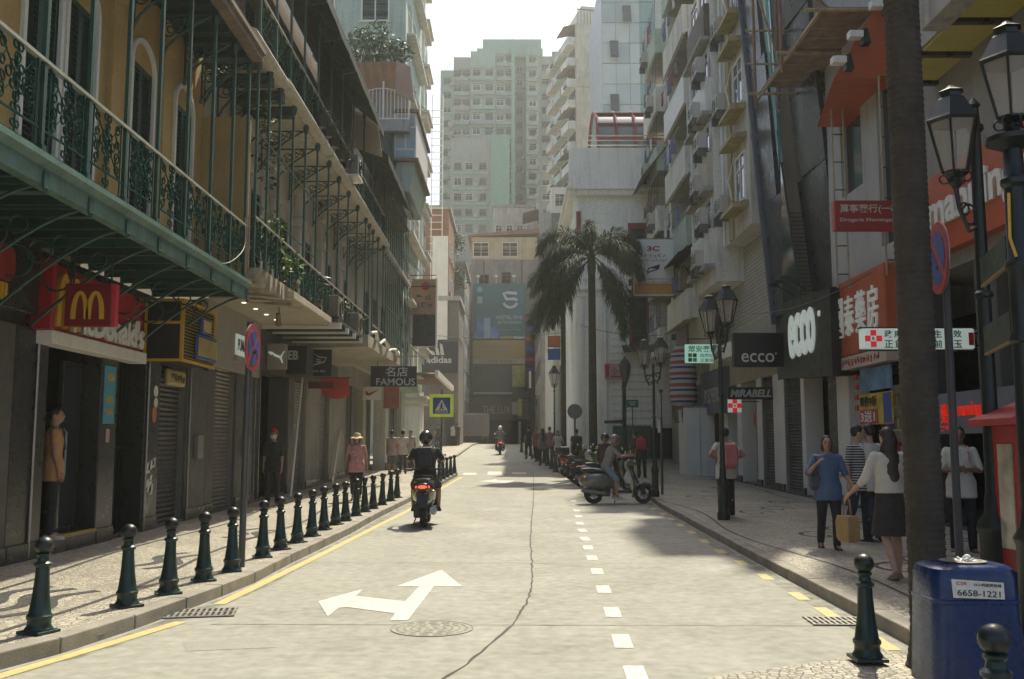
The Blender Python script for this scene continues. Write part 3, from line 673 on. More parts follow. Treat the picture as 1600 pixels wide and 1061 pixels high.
def awning(y0, y1, xw, zw, xe, ze, name='awning', mat=tarp, parent=L2, drop=.35):
    m_ = MB(); k = 9
    for i in range(k):
        a = y0+(y1-y0)*i/k; b = y0+(y1-y0)*(i+1)/k; s = .03*sin(i*2.1)
        m_.hexa([(xw, a, zw-.02), (xe, a, ze+s-.02), (xe, b, ze-s-.02), (xw, b, zw-.02), (xw, a, zw), (xe, a, ze+s), (xe, b, ze-s), (xw, b, zw)])
        m_.hexa([(xe-.01, a, ze-drop+s), (xe+.01, a, ze-drop+s), (xe+.01, b, ze-drop-s), (xe-.01, b, ze-drop-s), (xe-.01, a, ze-.02), (xe+.012, a, ze-.02), (xe+.012, b, ze-.02), (xe-.01, b, ze-.02)])
    return O(name, m_, mat, parent, world=True)
awning(19.8, 29.4, -5.8, 12.9, -4.05, 11.45, drop=.25)
awning(30.2, 38.2, -5.4, 11.9, -4.0, 10.9, drop=.25)
O('awning_gable', MB().hexa([(-5.8, 29.5, 11.2), (-4.1, 29.5, 10.6), (-4.1, 29.55, 10.6), (-5.8, 29.55, 11.2), (-5.8, 29.5, 12.3), (-4.3, 29.5, 11.95), (-4.3, 29.55, 11.95), (-5.8, 29.55, 12.3)]), M('beige_canvas', (.38, .31, .21), .8, .12, 1.5), L2, world=True)
for y in (20.5, 22.4, 24.5, 27): O('awning_prop', MB().cyl((X2, y, 11.3), (-4.1, y, 11.4), .018, .018, 6), green_iron, L2, world=True)
O('hanging_tarp', MB().box(-5.0, -4.98, 24, 29, 9.95, 12.1), tarp, L2, world=True)
def hung(label, y, z, x=-4.45, kind=0):
    g = T('hanging_plant_pot', label, 'plant pot', (x, y, z), 0, 'pots on the upper iron balcony')
    O('pot', MB().lathe([(.1, 0), (.15, .22), (.16, .24), (.14, .24)], 12), M('dark_plastic_pot', (.03, .03, .03), .6), g)
    r = random.Random(int(y*10)); m_ = MB()
    for i in range(60):
        a = r.uniform(0, 2*pi); l = r.uniform(.15, .4); b = r.uniform(-.2, .9); p = V((0, 0, .22)); q = p+V((cos(a)*l, sin(a)*l, b*l)); u = V((-sin(a), cos(a), 0))*.025; m = (p+q)/2+V((0, 0, .05))
        m_.add([p, m+u, q, m-u], [(0, 1, 2, 3)])
    O('foliage', m_, M('dusty_leaf', (.05, .08, .03), .6, .4, 8), g)
for i, (y, z) in enumerate(((21.8, 8.95), (22.5, 8.95), (23.3, 8.95), (24.4, 8.95), (25.2, 8.95))): hung('dark plant pot on the upper iron balcony rail, %s from the hung air conditioner' % ORD[4-i], y, z)
g = T('air_conditioner', 'dark boxy air conditioner hung on the upper iron balcony', 'air conditioner', (-4.45, 26.2, 9.0))
O('case', MB().box(-.2, .2, -.4, .4, 0, .55), M('grey_plastic_case', (.16, .16, .15), .5), g, bevel=.02); O('fan_grille', MB().ring((.21, 0, .27), (1, 0, 0), .2, .02, 14, 4).ring((.21, 0, .27), (1, 0, 0), .1, .015, 12, 4), black_iron, g); O('shelf_bracket', MB().box(-.25, .22, -.42, .42, -.06, -.01), white_p, g)
# climbing plant by the party wall
leaf_y = M('sunlit_yellow_green_leaf', (.13, .2, .03), .5, .4, 9, trans=0)  # sunlight is put into this brighter leaf colour
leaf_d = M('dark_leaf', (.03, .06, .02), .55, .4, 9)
def leaf_clump(m_, c, rad, n, ln, r, droop=.2):
    for i in range(n):
        d = V((r.gauss(0, 1), r.gauss(0, 1), r.gauss(0, 1))).normalized(); p = V(c)+V((d.x*rad[0], d.y*rad[1], d.z*rad[2]))*r.random()**.4
        t = V((r.gauss(0, 1), r.gauss(0, 1), r.gauss(0, .6)-droop)).normalized(); u = t.cross(V((r.gauss(0, 1), r.gauss(0, 1), r.gauss(0, 1)))).normalized(); l = ln*r.uniform(.6, 1.3)
        m_.add([p, p+t*l*.5+u*l*.2, p+t*l, p+t*l*.5-u*l*.2], [(0, 1, 2, 3)])
r_ = random.Random(3)
g = T('climbing_plant', 'climbing plant with sunlit yellow green leaves on the cream balcony', 'plant', (-4.7, 18.6, 4.7))
m_ = MB(); leaf_clump(m_, (-.05, -.1, 1.0), (.25, .5, .45), 130, .16, r_); leaf_clump(m_, (.1, .35, .55), (.2, .4, .25), 80, .16, r_); leaf_clump(m_, (0, -.7, 3.1), (.2, .35, .4), 50, .15, r_)
O('foliage', m_, leaf_y, g); m_ = MB(); leaf_clump(m_, (-.1, -.3, 2.4), (.2, .5, .6), 90, .14, r_); O('foliage', m_, leaf_d, g)
O('stem', MB().tube([(0, -.2, 0), (.03, -.25, 1), (-.02, -.5, 2), (0, -.65, 3)], .015, 5), brn, g)
# cables looping off the balcony
def cable(name, label, pts, r=.0055, mat=None):
    m_ = MB(); P = [V(p) for p in pts]; out = []
    for i in range(len(P)-1):
        p0, p1, p2, p3 = P[max(i-1, 0)], P[i], P[i+1], P[min(i+2, len(P)-1)]
        for k in range(6):
            t = k/6; out.append(.5*((2*p1)+(p2-p0)*t+(2*p0-5*p1+4*p2-p3)*t*t+(3*p1-p0-3*p2+p3)*t**3))
    out.append(P[-1]); m_.tube(out, r, 5)
    return tag(O(name, m_, mat or silver_s), label, 'cable')
cable('loose_cable', 'pale loose cable looping off the green balcony railing', [onX(383, 340, -4.5), onX(382, 385, -4.45), onX(362, 408, -4.45), onX(340, 412, -4.5)])
# leaning boards in the dark shop entrance
for i, (a, b, lb) in enumerate((((453, 795), (472, 590), 'long pale board leaning in the dark shop entrance beside the black-clad man'), ((519, 765), (531, 672), 'pale plank leaning by the grey shutter behind the woman in sun hat'))):
    p = onX(*a, -5.75 if i == 0 else -5.8); q = onX(*b, -6.1); p.z = zr(p.y)+KH
    d = q-p; L_ = d.length; m_ = MB(); u = V((0, .07, 0)); t = V((.025, 0, 0))
    m_.hexa([p-u, p+u, p+u+t, p-u+t, q-u, q+u, q+u+t, q-u+t]); tag(O('leaning_board', m_, white_p), lb, 'board')

# plants and clutter along the first cream balcony, pipes and boxes on the shop pillars
r_ = random.Random(31)
for i, (y, z, lb) in enumerate(((20.2, 4.72, 'bushy potted plant on the lower cream balcony beside the climbing plant'), (22.8, 4.72, 'straggly potted plant on the lower cream balcony over the joisted canopy'), (25.6, 4.72, 'leafy potted plant midway along the lower cream balcony'), (28.8, 4.72, 'small potted plant on the lower cream balcony near its far end'))):
    g = T('balcony_plant', lb, 'plant', (-4.75, y, z), 0, 'pots on the lower cream balcony'); O('pot', MB().lathe([(.12, 0), (.17, .25), (.18, .27), (.15, .27)], 12), brn, g); m_ = MB(); leaf_clump(m_, (0, 0, .6), (.3, .45, .4), 150, .15, r_); O('foliage', m_, (leaf_y, leaf_d)[i % 2], g); O('stem', MB().tube([(0, 0, .2), (.03, .02, .7)], .012, 5), brn, g)
for y, z, lb, x in ((24.2, 4.75, 'dark boxy air conditioner on the lower cream balcony', -4.55), (27.4, 4.75, 'rusty air conditioner on the lower cream balcony over the plaster canopy', -4.55)):
    g = T('air_conditioner', lb, 'air conditioner', (x, y, z)); O('case', MB().box(-.2, .2, -.4, .4, 0, .55), M('rusty_case', (.17, .14, .11), .6, .3, 5), g, bevel=.02); O('fan_grille', MB().ring((.21, 0, .27), (1, 0, 0), .2, .02, 14, 4), black_iron, g)
for y, x in ((12.3, LX+.06), (18.2, LX+.06), (16.1, LX+.06), (22.8, LX+.06), (26.3, LX+.06)): O('conduit', MB().cyl((x, y, .15), (x, y, 3.6), .018, .018, 6), metal_grey, L1 if y < 19 else L2, world=True)
for y in (18.7, 22.0): O('meter_box', MB().box(LX+.04, LX+.13, y-.16, y+.16, 1.3, 1.75), metal_grey, L1 if y < 19 else L2, world=True, bevel=.01)
for i in range(8): O('gate_bar', MB().box(LX-.3, LX-.27, 14.95+i*.14, 14.98+i*.14, .2, 2.9), black_iron, L1, world=True)
O('gate_rail', MB().box(LX-.31, LX-.26, 14.9, 16.0, 1.5, 1.55), black_iron, L1, world=True)
# ================================================================ SIGNS ON THE LEFT ROW
def sbox(name, label, x0, x1, y0, y1, z0, z1, mat, cat='sign', bevel=.01, part='board'):
    c = ((x0+x1)/2, (y0+y1)/2, z0); t = T(name, label, cat, c)
    O(part, MB().box(x0, x1, y0, y1, z0, z1), mat, t, world=True, bevel=bevel); return t
def hang(t, x, y, z0, z1, mat=None, r=.012): O('hanging_rod', MB().cyl((x, y, z0), (x, y, z1), r, r, 6), mat or black_iron, t, world=True)
def arch_M(wd, h, th):
    out = []
    for s in (0, 1):
        x0 = -wd/2+s*(wd/2-th*.25); x1 = x0+wd/2+th*.25; c = (x0+x1)/2; r = (x1-x0)/2-th/2
        o = [(x0, 0)]+[(c-(r+th/2)*cos(a), h-(h*.82)*(1-sin(a))) for a in [pi*i/14 for i in range(15)]][0:15]+[(x1, 0), (x1-th*.95, 0)]
        i_ = [(c+(r-th/2)*cos(a), (h-th*.8)-(h*.82)*(1-sin(a))) for a in [pi*i/14 for i in range(15)]]
        out.append(o+i_+[(x0+th*.95, 0)])
    return out
t = sbox('red_fascia_sign', 'red fascia sign with white raised lettering over the restaurant doorway', -6.17, -5.98, 12.3, 15.45, 3.04, 3.92, red_s)
O('trim_band', MB().box(-6.17, -5.9, 12.25, 15.45, 2.86, 3.035), white_p, t, world=True, bevel=.01)
O('end_cap', MB().box(-6.17, -5.9, 12.18, 12.295, 3.04, 3.95), red_s, t, world=True, bevel=.01)
txt("McDonald's", t, (-5.97, 14.15, 3.3), (2.5, .44), 'l', white_s, .035, .09)
plate(arch_M(.7, .72, .11), t, (-5.98, 12.72, 3.1), 'l', .07, yellow_s, 'golden_arches')
t = sbox('hanging_arches_sign', 'square red hanging sign with golden double arch on two black rods', -5.66, -5.06, 12.02, 12.14, 3.05, 3.6, M('deep_red_enamel', (.2, .008, .015), .35, .06), bevel=.015)
plate(arch_M(.42, .36, .058), t, (-5.36, 12.018, 3.14), 'c', .02, yellow_s, 'golden_arches')
O('painted_lit_edge', MB().box(-5.062, -5.02, 12.03, 12.13, 3.055, 3.595), M('bright_red_edge', (.6, .03, .06), .4), t, world=True)  # side strip in brighter red, its lit look put into the colour
hang(t, -5.58, 12.08, 3.58, 4.1); hang(t, -5.1, 12.08, 3.58, 4.1)
t = sbox('round_burger_sign', 'round blue and red sign with yellow lettering on a dark stone panel', -6.2, -6.05, 9.6, 12.15, 3.2, 4.15, stone_dark)
plate(arc(0, 0, .52, 0, 350, 22), t, (-6.05, 10.72, 3.62), 'l', .05, blue_s, 'blue_disc')
plate([[(-.5, -.21), (.5, -.21), (.6, -.1), (.6, .12), (.48, .21), (-.5, .21)]], t, (-6.0, 10.72, 3.7), 'l', .06, M('dull_burger_red', (.3, .03, .025), .5), 'red_band')
for i in range(6): plate([rect(-.03, .03, -.1, .1)], t, (-5.985, 10.75+i*.085, 3.36), 'l', .03, yellow_s, 'yellow_letter_stroke')
t = sbox('wifi_poster', 'blue poster with yellow signal fan on the doorway pillar', -6.12, -6.098, 14.36, 14.76, 1.88, 2.75, M('sky_blue_print', (.06, .3, .42), .5, .05), bevel=0)
for rr in (.13, .09, .05): plate(stroke(arc(0, 0, rr, 20, 160, 10), .028), t, (-6.096, 14.56, 2.5), 'l', .006, yellow_s, 'signal_arc')
txt('FREE', t, (-6.096, 14.56, 2.24), (.26, .11), 'l', yellow_s, .01, .006); txt('Wi-Fi', t, (-6.096, 14.56, 2.06), (.26, .11), 'l', yellow_s, .01, .006)
sbox('pillar_notice', 'small pink paper notice on the doorway pillar below the poster', -6.12, -6.1, 14.5, 14.62, 1.6, 1.8, M('pink_paper', (.5, .32, .3), .7), bevel=0, part='paper')
# louvred box sign
t = T('louvred_box_sign', 'yellow framed box sign with louvred side and blue name plates', 'sign', (-5.8, 16.8, 2.95))
O('box_core', MB().box(-6.14, -5.54, 15.96, 17.68, 2.98, 3.98), M('box_black', (.015, .018, .016), .5), t, world=True)
fr = MB(); 
for z in (2.95, 3.96, 3.58): fr.box(-6.15, -5.5, 15.92, 15.955, z, z+.045)
for x in (-6.15, -5.545): fr.box(x, x+.045, 15.925, 15.95, 2.995, 3.96)
for z in (2.95, 3.96): fr.box(-5.53, -5.495, 15.96, 17.72, z, z+.05)
for y in (15.96, 17.67): fr.box(-5.532, -5.497, y, y+.045, 3.0, 3.96)
O('sign_frame', fr, yellow_s, t, world=True)
sl = MB().hexa([(0, 0, 0), (.03, 0, -.025), (.03, 1.64, -.025), (0, 1.64, 0), (0, 0, .008), (.03, 0, -.015), (.03, 1.64, -.015), (0, 1.64, .008)]).mesh('louvre', M('dull_brass_louvre', (.45, .3, .07), .4, .1, 3))
for i in range(17): O('louvre', sl, None, t, (-5.535, 16.02, 3.05+i*.056), world=True)
O('name_plate', MB().box(-5.5, -5.46, 16.55, 17.66, 3.05, 3.5), blue_s, t, world=True, bevel=.02); O('name_plate', MB().box(-5.5, -5.46, 16.75, 17.3, 3.52, 3.8), blue_s, t, world=True, bevel=.02)
for i in range(10): plate([rect(-.022, .022, -.16, .16)], t, (-5.458, 16.65+i*.105, 3.27), 'l', .02, M('pale_gold', (.55, .42, .16), .4), 'letter_stroke')
plate([rect(-.2, .2, -.1, .1)], t, (-5.458, 17.05, 3.66), 'l', .02, M('pale_gold', (.55, .42, .16), .4), 'small_plate')
t = sbox('bakery_plaque', 'rounded cream plaque with brown lettering above the dark gridded door', -6.16, -6.06, 16.95, 17.85, 2.62, 2.92, M('plaque_cream', (.45, .36, .15), .5, .08), bevel=.05)
scrawl(t, (-6.058, 17.4, 2.77), (.7, .17), 'l', M('brown_print', (.06, .04, .02), .6), 7, 3, .008)
t = T('sticker_column', 'white and orange figure shaped stickers on the dark shop column', 'sticker', (-6.1, 16.4, 2.2))
plate([arc(0, .28, .1, 0, 340, 10), arc(.02, .08, .09, 0, 340, 10)], t, (-6.105, 16.45, 2.2), 'l', .006, white_s, 'white_patch'); plate(arc(0, 0, .1, 0, 340, 10, .15), t, (-6.105, 16.42, 2.08), 'l', .006, M('orange_print', (.5, .2, .06), .6), 'orange_patch')
m_ = MB(); r_ = random.Random(2)
for i in range(9): 
    y, z = r_.uniform(-.13, .13), r_.uniform(-.35, .35); s = r_.uniform(.05, .13)
    m_.add([(0, y-s, z-s), (0, y+s*.7, z-s*.8), (0, y+s, z+s), (0, y-s*.4, z+s*.7)], [(0, 1, 2, 3)])
tag(O('torn_poster', m_, white_p, None, (-6.105, 16.36, .95)), 'torn white poster remains low on the dark column', 'poster')
# athletic shop
t = T('lit_window_sign', 'small lit white panel sign on the pale grey shopfront', 'sign', (-6.0, 21.1, 3.6)); O('lit_panel', MB().box(-6.03, -5.99, 20.8, 21.55, 3.52, 3.98), white_lit, t, world=True); O('sign_tray', MB().box(-6.03, -5.97, 20.75, 21.6, 3.38, 3.5), panel_g, t, world=True); txt('PUMA', t, (-5.985, 21.17, 3.75), (.6, .26), 'l', M('grey_print', (.1, .14, .14), .6), .02, .008)
t = sbox('leaping_cat_sign', 'grey projecting sign with pale leaping cat emblem', -6.15, -5.66, 24.0, 24.12, 3.45, 4.1, panel_g)
cat = [(-1, .42), (-.9, .55), (-.78, .5), (-.6, .52), (-.3, .3), (.1, .12), (.38, .02), (.55, .2), (.7, .48), (.98, .62), (.74, .4), (.6, .05), (.55, -.2), (.62, -.45), (.72, -.78), (.6, -.8), (.46, -.5), (.3, -.22), (0, -.12), (-.3, .0), (-.5, .22), (-.72, .15), (-.85, .22), (-.7, .3), (-.9, .34)]
plate(cat, t, (-5.9, 23.998, 3.78), 'c', .02, white_lit, 'cat_emblem', size=(.22, .22))
t = sbox('dark_letter_sign', 'black sign cube with white stacked block letters beside the cat sign', -5.9, -5.38, 25.0, 25.9, 3.4, 4.15, black_s); txt('EB', t, (-5.72, 24.99, 3.9), (.26, .24), 'c', silver_s, .03, .02)
t = sbox('flag_cap_sign', 'black projecting sign with silver waving flag emblem', -5.83, -5.1, 27, 27.12, 3.5, 4.25, black_s)
plate([stroke([(-.2, -.16), (-.17, .2), (.0, .08), (.22, .06), (.14, -.06), (-.2, -.16)], .035), stroke([(-.08, .02), (.04, .0), (.04, -.06), (-.08, -.04)], .03)], t, (-5.45, 26.995, 3.95), 'c', .012, silver_s, 'flag_emblem'); txt('NEW ERA', t, (-5.45, 26.995, 3.63), (.42, .05), 'c', silver_s, .01, .008)
t = T('red_dome_awning', 'small red dome awning hanging over the shop door', 'awning', (-5.4, 30, 3.0)); m_ = MB(); m_.loft([[(-5.9+.85*i/8, 29.6+.25*(k/4), 3.62-(.62*sin(pi/2*k/4))*(1-.25*abs(i/4-1)**2)) for i in range(9)]+[(-5.9+.85*(8-i)/8, 29.64+.25*(k/4), 3.6-(.62*sin(pi/2*k/4))*(1-.25*abs((8-i)/4-1)**2)) for i in range(9)] for k in range(5)])
O('fabric', m_, M('red_canvas', (.42, .035, .03), .7, .1), t, world=True); O('awning_bar', MB().cyl((-6.1, 29.62, 3.63), (-5.0, 29.62, 3.63), .02, .02, 6), black_iron, t, world=True)
sbox('red_lamp_strip', 'dark red lit shop strip under the black flag sign', -5.95, -5.2, 28.0, 28.08, 3.2, 3.4, M('dark_red_board', (.16, .02, .02), .5))
t = sbox('famous_sign', 'dark hanging sign with two white characters above FAMOUS', -4.72, -3.19, 32, 32.14, 3.5, 4.19, M('dark_navy_board', (.022, .022, .03), .5))
txt('名店', t, (-3.85, 31.995, 4.0), (.74, .33), 'c', silver_s, .012, .02); txt('FAMOUS', t, (-3.88, 31.995, 3.66), (1.3, .24), 'c', silver_s, .012, .02); hang(t, -4.5, 32.07, 4.19, 4.4); hang(t, -3.4, 32.07, 4.19, 4.55); O('hanging_rod', MB().cyl((-4.7, 32.07, 4.5), (-3.1, 32.07, 4.52), .02, .02, 6), metal_grey, t, world=True)
t = sbox('swoosh_sign', 'white hanging sign with small red swoosh', -5.6, -4.9, 36, 36.1, 3.26, 3.74, white_p); plate([(-.25, .02), (-.2, .1), (-.17, .02), (-.12, -.02), (.28, .14), (-.1, -.1), (-.2, -.08)], t, (-5.25, 35.995, 3.5), 'c', .012, red_s, 'swoosh')
sbox('red_banner', 'tall faded red banner beside the swoosh sign', -4.9, -4.3, 36.6, 36.7, 2.95, 3.9, M('faded_red_banner', (.32, .1, .07), .7))
t = sbox('sportswear_sign', 'dark blue sign with three slanted white bars', -7.0, -4.1, 72, 72.3, 7.0, 9.3, M('navy_board', (.018, .02, .03), .5))
plate([[(-.55+i*.34-.0, -.0), (-.28+i*.34, -.0), (-.28+i*.34-.1-i*.02, .25+i*.27), (-.55+i*.34-.08, .35+i*.27)] for i in range(3)], t, (-5.5, 71.98, 8.3), 'c', .05, silver_s, 'three_bars'); txt('adidas', t, (-5.5, 71.98, 7.95), (1.9, .5), 'c', silver_s, .02, .04)
t = sbox('faded_apothecary_sign', 'faded peach sign box with green and red characters over a dark screen', -4.75, -3.6, 45, 45.5, 7.7, 9.4, M('faded_peach_board', (.42, .24, .15), .6, .1, streak=.2))
O('dark_screen', MB().box(-4.7, -3.65, 45.02, 45.48, 6.2, 7.69), stone_dark, t, world=True); O('corner_trim', MB().box(-3.62, -3.55, 44.95, 45.5, 6.2, 9.45), white_p, t, world=True)
plate(arc(0, 0, .2, 0, 340, 12), t, (-4.1, 44.985, 9.05), 'c', .015, red_s, 'red_roundel'); scrawl(t, (-4.15, 44.985, 8.55), (.8, .32), 'c', M('faded_green_print', (.06, .14, .09), .6), 2, 4, .015); scrawl(t, (-4.15, 44.985, 8.15), (.9, .28), 'c', M('faded_green_print', (.06, .14, .09), .6), 3, 5, .015)
O('sign_bracket', MB().box(-5.3, -3.6, 44.9, 44.95, 9.0, 9.04).box(-5.3, -3.6, 44.9, 44.95, 9.55, 9.58), black_iron, t, world=True)
# ================================================================ REST OF THE LEFT ROW
def windows(parent, X, face, spots, wd, h, frame, glass=glass_d, out=.0, label=None, name='window', ac=None):
    """spots: (along, z) lower-left; face 'l' wall looks +x (along = y), 'r' wall looks -x, 'c' wall looks to -y (along = x). Shared meshes."""
    k = ('W', face, wd, h, frame.name, glass.name)
    if k not in TXT:
        f = MB(); e = min(.07, wd*.1)
        f.box(0, wd, -.04, .05, 0, e); f.box(0, wd, -.04, .05, h-e, h); f.box(0, e, -.04, .05, e, h-e); f.box(wd-e, wd, -.04, .05, e, h-e); f.box(wd/2-e*.4, wd/2+e*.4, -.03, .04, e, h-e)
        if h > .9: f.box(e, wd-e, -.03, .04, h*.68, h*.68+e*.7)
        f.box(-.06, wd+.06, -.12, .0, -.07, -.005)
        g_ = MB().box(e*.5, wd-e*.5, .0, .03, e*.5, h-e*.5)
        TXT[k] = (f.mesh('window', frame), g_.mesh('pane', glass))
    fm, gm = TXT[k]; rz = {'c': 0, 'l': pi/2, 'r': -pi/2}[face]
    for a, z in spots:
        loc = {'c': (a, X, z), 'l': (X, a, z), 'r': (X, a+wd, z)}[face]
        w_ = O(name, fm, None, parent, loc, (0, 0, rz), world=True); O('pane', gm, None, w_)
def ac_unit(parent, loc, rz, case=None):
    if 'AC' not in TXT:
        b = MB().box(-.4, .4, -.28, 0, 0, .56, 0); b.box(-.44, .44, -.3, .02, -.05, -.01, 1)
        b.ring((-.1, -.285, .28), (0, 1, 0), .2, .014, 12, 4, 1); b.ring((-.1, -.285, .28), (0, 1, 0), .11, .01, 10, 4, 1); b.lathe([(.19, 0), (.19, .006)], 14, (-.1, 0, 0), 1)
        b.box(-.42, -.38, -.3, 0, -.3, -.05, 1); b.box(.38, .42, -.3, 0, -.3, -.05, 1); b.box(.24, .38, -.288, -.28, .1, .46, 1)
        TXT['AC'] = b.mesh('air_conditioner_unit', [M('ac_white_case', (.5, .48, .42), .5, .1, 3, streak=.3), M('ac_grey_grille', (.12, .12, .115), .5)])
    return O('air_conditioner_unit', TXT['AC'], None, parent, loc, (0, 0, rz), world=True)
L3 = T('caged_tenement', 'narrow cream tenement with tall green iron cage over the street', 'building', (-6, 38, .3))
facade_row(L3, LX, [(34, 35.2, 'p', concrete), (35.2, 36.6, 's', shutter_m), (36.6, 37.4, 'p', stone_grey), (37.4, 39.5, 'd', None), (39.5, 40.3, 'p', cream), (40.3, 42, 's', shutter_m)], 3.8, 1, 2)
O('building_core', MB().box(-15, -8.3, 34, 42, -.3, 13.5), cream, L3, world=True); O('shop_front_beam', MB().box(-8.4, LX-.03, 34, 42, 3.8, 4.6), concrete, L3, world=True)
O('wall', MB().box(-8, -5.5, 34, 42, 4.6, 13.4), cream, L3, world=True)
windows(L3, -5.5, 'l', [(35.2, 5.6), (37.6, 5.6), (39.9, 5.6), (35.2, 9.6), (37.6, 9.6), (39.9, 9.6)], 1.2, 1.7, dark_green)
for z in (4.6, 8.7): O('balcony_slab', MB().box(-5.6, -4.5, 34, 42.2, z-.16, z), concrete, L3, world=True)
for i in range(14): O('cage_bar', MB().box(-4.63, -4.6, 34+i*.61, 34.035+i*.61, 4.6, 12.9), green_iron, L3, world=True)
for z in (5.5, 6.6, 8.4, 9.5, 10.6, 11.8, 12.88): O('cage_rail', MB().box(-4.635, -4.595, 33.9, 42.1, z, z+.03), green_iron, L3, world=True)
for a in ((38.3, 40.1), (40.1, 42)): 
    for s in (0, 1): O('cage_brace', MB().tube([(-4.58, a[s], 5.6), (-4.58, a[1-s], 8.3)], .015, 4), green_iron, L3, world=True)
for i in range(5): O('laundry_rod', MB().cyl((-4.4-.1*i, 39, 9.2+.15*i), (-4.0-.1*i, 42, 9.1+.15*i), .014, .014, 5), green_iron, L3, world=True)
sk = M('rusty_corrugated_sheet', (.2, .13, .1), .8, .3, 3, .2, 20, streak=.4)
def corrugated(name, parent, p, ux, uy, mat, nr=14, amp=.03):
    """sheet spanned from p by ux (ridge direction) and uy (across the ridges)"""
    p, ux, uy = V(p), V(ux), V(uy); nn = ux.cross(uy).normalized(); m_ = MB(); k = nr*2
    for i in range(k+1):
        o = p+uy*(i/k)+nn*(amp if i % 2 else -amp); m_.v += [tuple(o), tuple(o+ux)]
    for i in range(k): m_.f.append((2*i, 2*i+1, 2*i+3, 2*i+2)); m_.m.append(0)
    return O(name, m_, mat, parent, world=True)
# building with the bamboo terrace
L4 = T('terrace_building', 'tall cream apartment block with planted roof terrace and white bay windows', 'building', (-5, 44, .4))
facade_row(L4, LX+.6, [(42, 43, 'p', white_wall), (43, 45, 's', shutter_m), (45, 46, 'p', stone_grey), (46, 48, 'd', None), (48, 49.5, 'p', white_wall)], 4.2, 1, 2)
O('building_core', MB().box(-16, -4.85, 42, 49.5, 4.2, 46), mint_wall, L4, world=True)
O('building_core', MB().box(-16, -7.6, 42, 49.5, -.2, 4.2), mint_wall, L4, world=True)
windows(L4, -4.85, 'l', [(y, z) for y in (43, 45.2, 47.3) for z in [5.2+3.1*i for i in range(12)]], 1.3, 1.6, white_p)
windows(L4, 42, 'c', [(x, z) for x in (-6.9, -9.4) for z in [14.6+3.1*i for i in range(8)]], 1.3, 1.6, white_p, glass_teal)
for i in range(10): O('window_ledge', MB().box(-4.85, -4.45, 42.6, 48.9, 4.9+3.1*i, 5.02+3.1*i), white_wall, L4, world=True)
O('side_block', MB().box(-9, -4.85, 36.6, 42, 12.9, 13.5), concrete, L4, world=True)
tr = O('terrace_slab', MB().box(-7, -3.95, 35.6, 42, 13.5, 13.95), concrete, L4, world=True)
wr = MB()
for i in range(17): wr.cyl((-6.2+i*.14, 35.7, 13.95), (-6.2+i*.14, 35.7, 15.1+.12*abs(sin((i-4)*pi/9))), .014, .014, 5)
for z in (14.0, ): wr.box(-6.3, -3.95, 35.68, 35.72, z, z+.04)
wr.tube([(-6.2+i*.14, 35.7, 15.1+.12*abs(sin((i-4)*pi/9))) for i in range(17)], .02, 5)
for x in (-4.95, -3.97): wr.box(x-.03, x+.03, 35.67, 35.73, 13.95, 15.5)
O('terrace_railing', wr, white_p, L4, world=True)
corrugated('terrace_canopy', L4, (-6.6, 35.4, 16.15), (0, 1.2, -.75), (2.1, 0, 0), M('pinkish_canvas', (.4, .28, .2), .8, .12, 1.5), 6, .03)
O('terrace_canopy_flap', MB().hexa([(-4.45, 35.35, 14.9), (-3.75, 35.5, 14.6), (-3.75, 35.55, 14.6), (-4.45, 35.4, 14.9), (-4.45, 35.35, 16.2), (-3.9, 35.5, 16.0), (-3.9, 35.55, 16.0), (-4.45, 35.4, 16.2)]), M('pinkish_canvas', (.4, .28, .2), .8), L4, world=True)
O('terrace_back_wall', MB().box(-6.5, -4.1, 37.2, 37.4, 13.95, 16.2), concrete, L4, world=True)
O('stained_pier', MB().box(-5.25, -4.55, 35.9, 42, 11.0, 13.5), M('black_stained_concrete', (.16, .15, .14), .9, .5, 2, .4, 15, streak=.8), L4, world=True)
bw = O('bay_window', MB().box(-4.55, -3.7, 36.02, 41, 12.55, 14.35), white_p, L4, world=True)
for x0 in (-4.48, -4.08): O('pane', MB().box(x0, x0+.34, 36.0, 36.03, 12.95, 13.75), M('curtained_glass', (.3, .34, .33), .15, .1, 1), bw, world=True)
O('pane', MB().box(-4.48, -3.76, 36.0, 36.03, 13.83, 14.28), M('curtained_glass', (.3, .34, .33), .15, .1, 1), bw, world=True); O('pane', MB().box(-4.48, -3.76, 36.0, 36.03, 12.6, 12.88), M('pale_blue_panel', (.25, .36, .4), .4), bw, world=True)
O('bay_cornice', MB().box(-4.6, -3.6, 35.9, 41.2, 14.35, 14.47).box(-4.6, -3.6, 35.9, 41.2, 12.42, 12.54), brn, bw, world=True)
O('bay_apron', MB().hexa([(-4.5, 36.2, 11.3), (-3.95, 36.2, 11.3), (-3.95, 41, 11.3), (-4.5, 41, 11.3), (-4.5, 36.1, 12.42), (-3.75, 36.1, 12.42), (-3.75, 41, 12.42), (-4.5, 41, 12.42)]), mint_wall, bw, world=True)
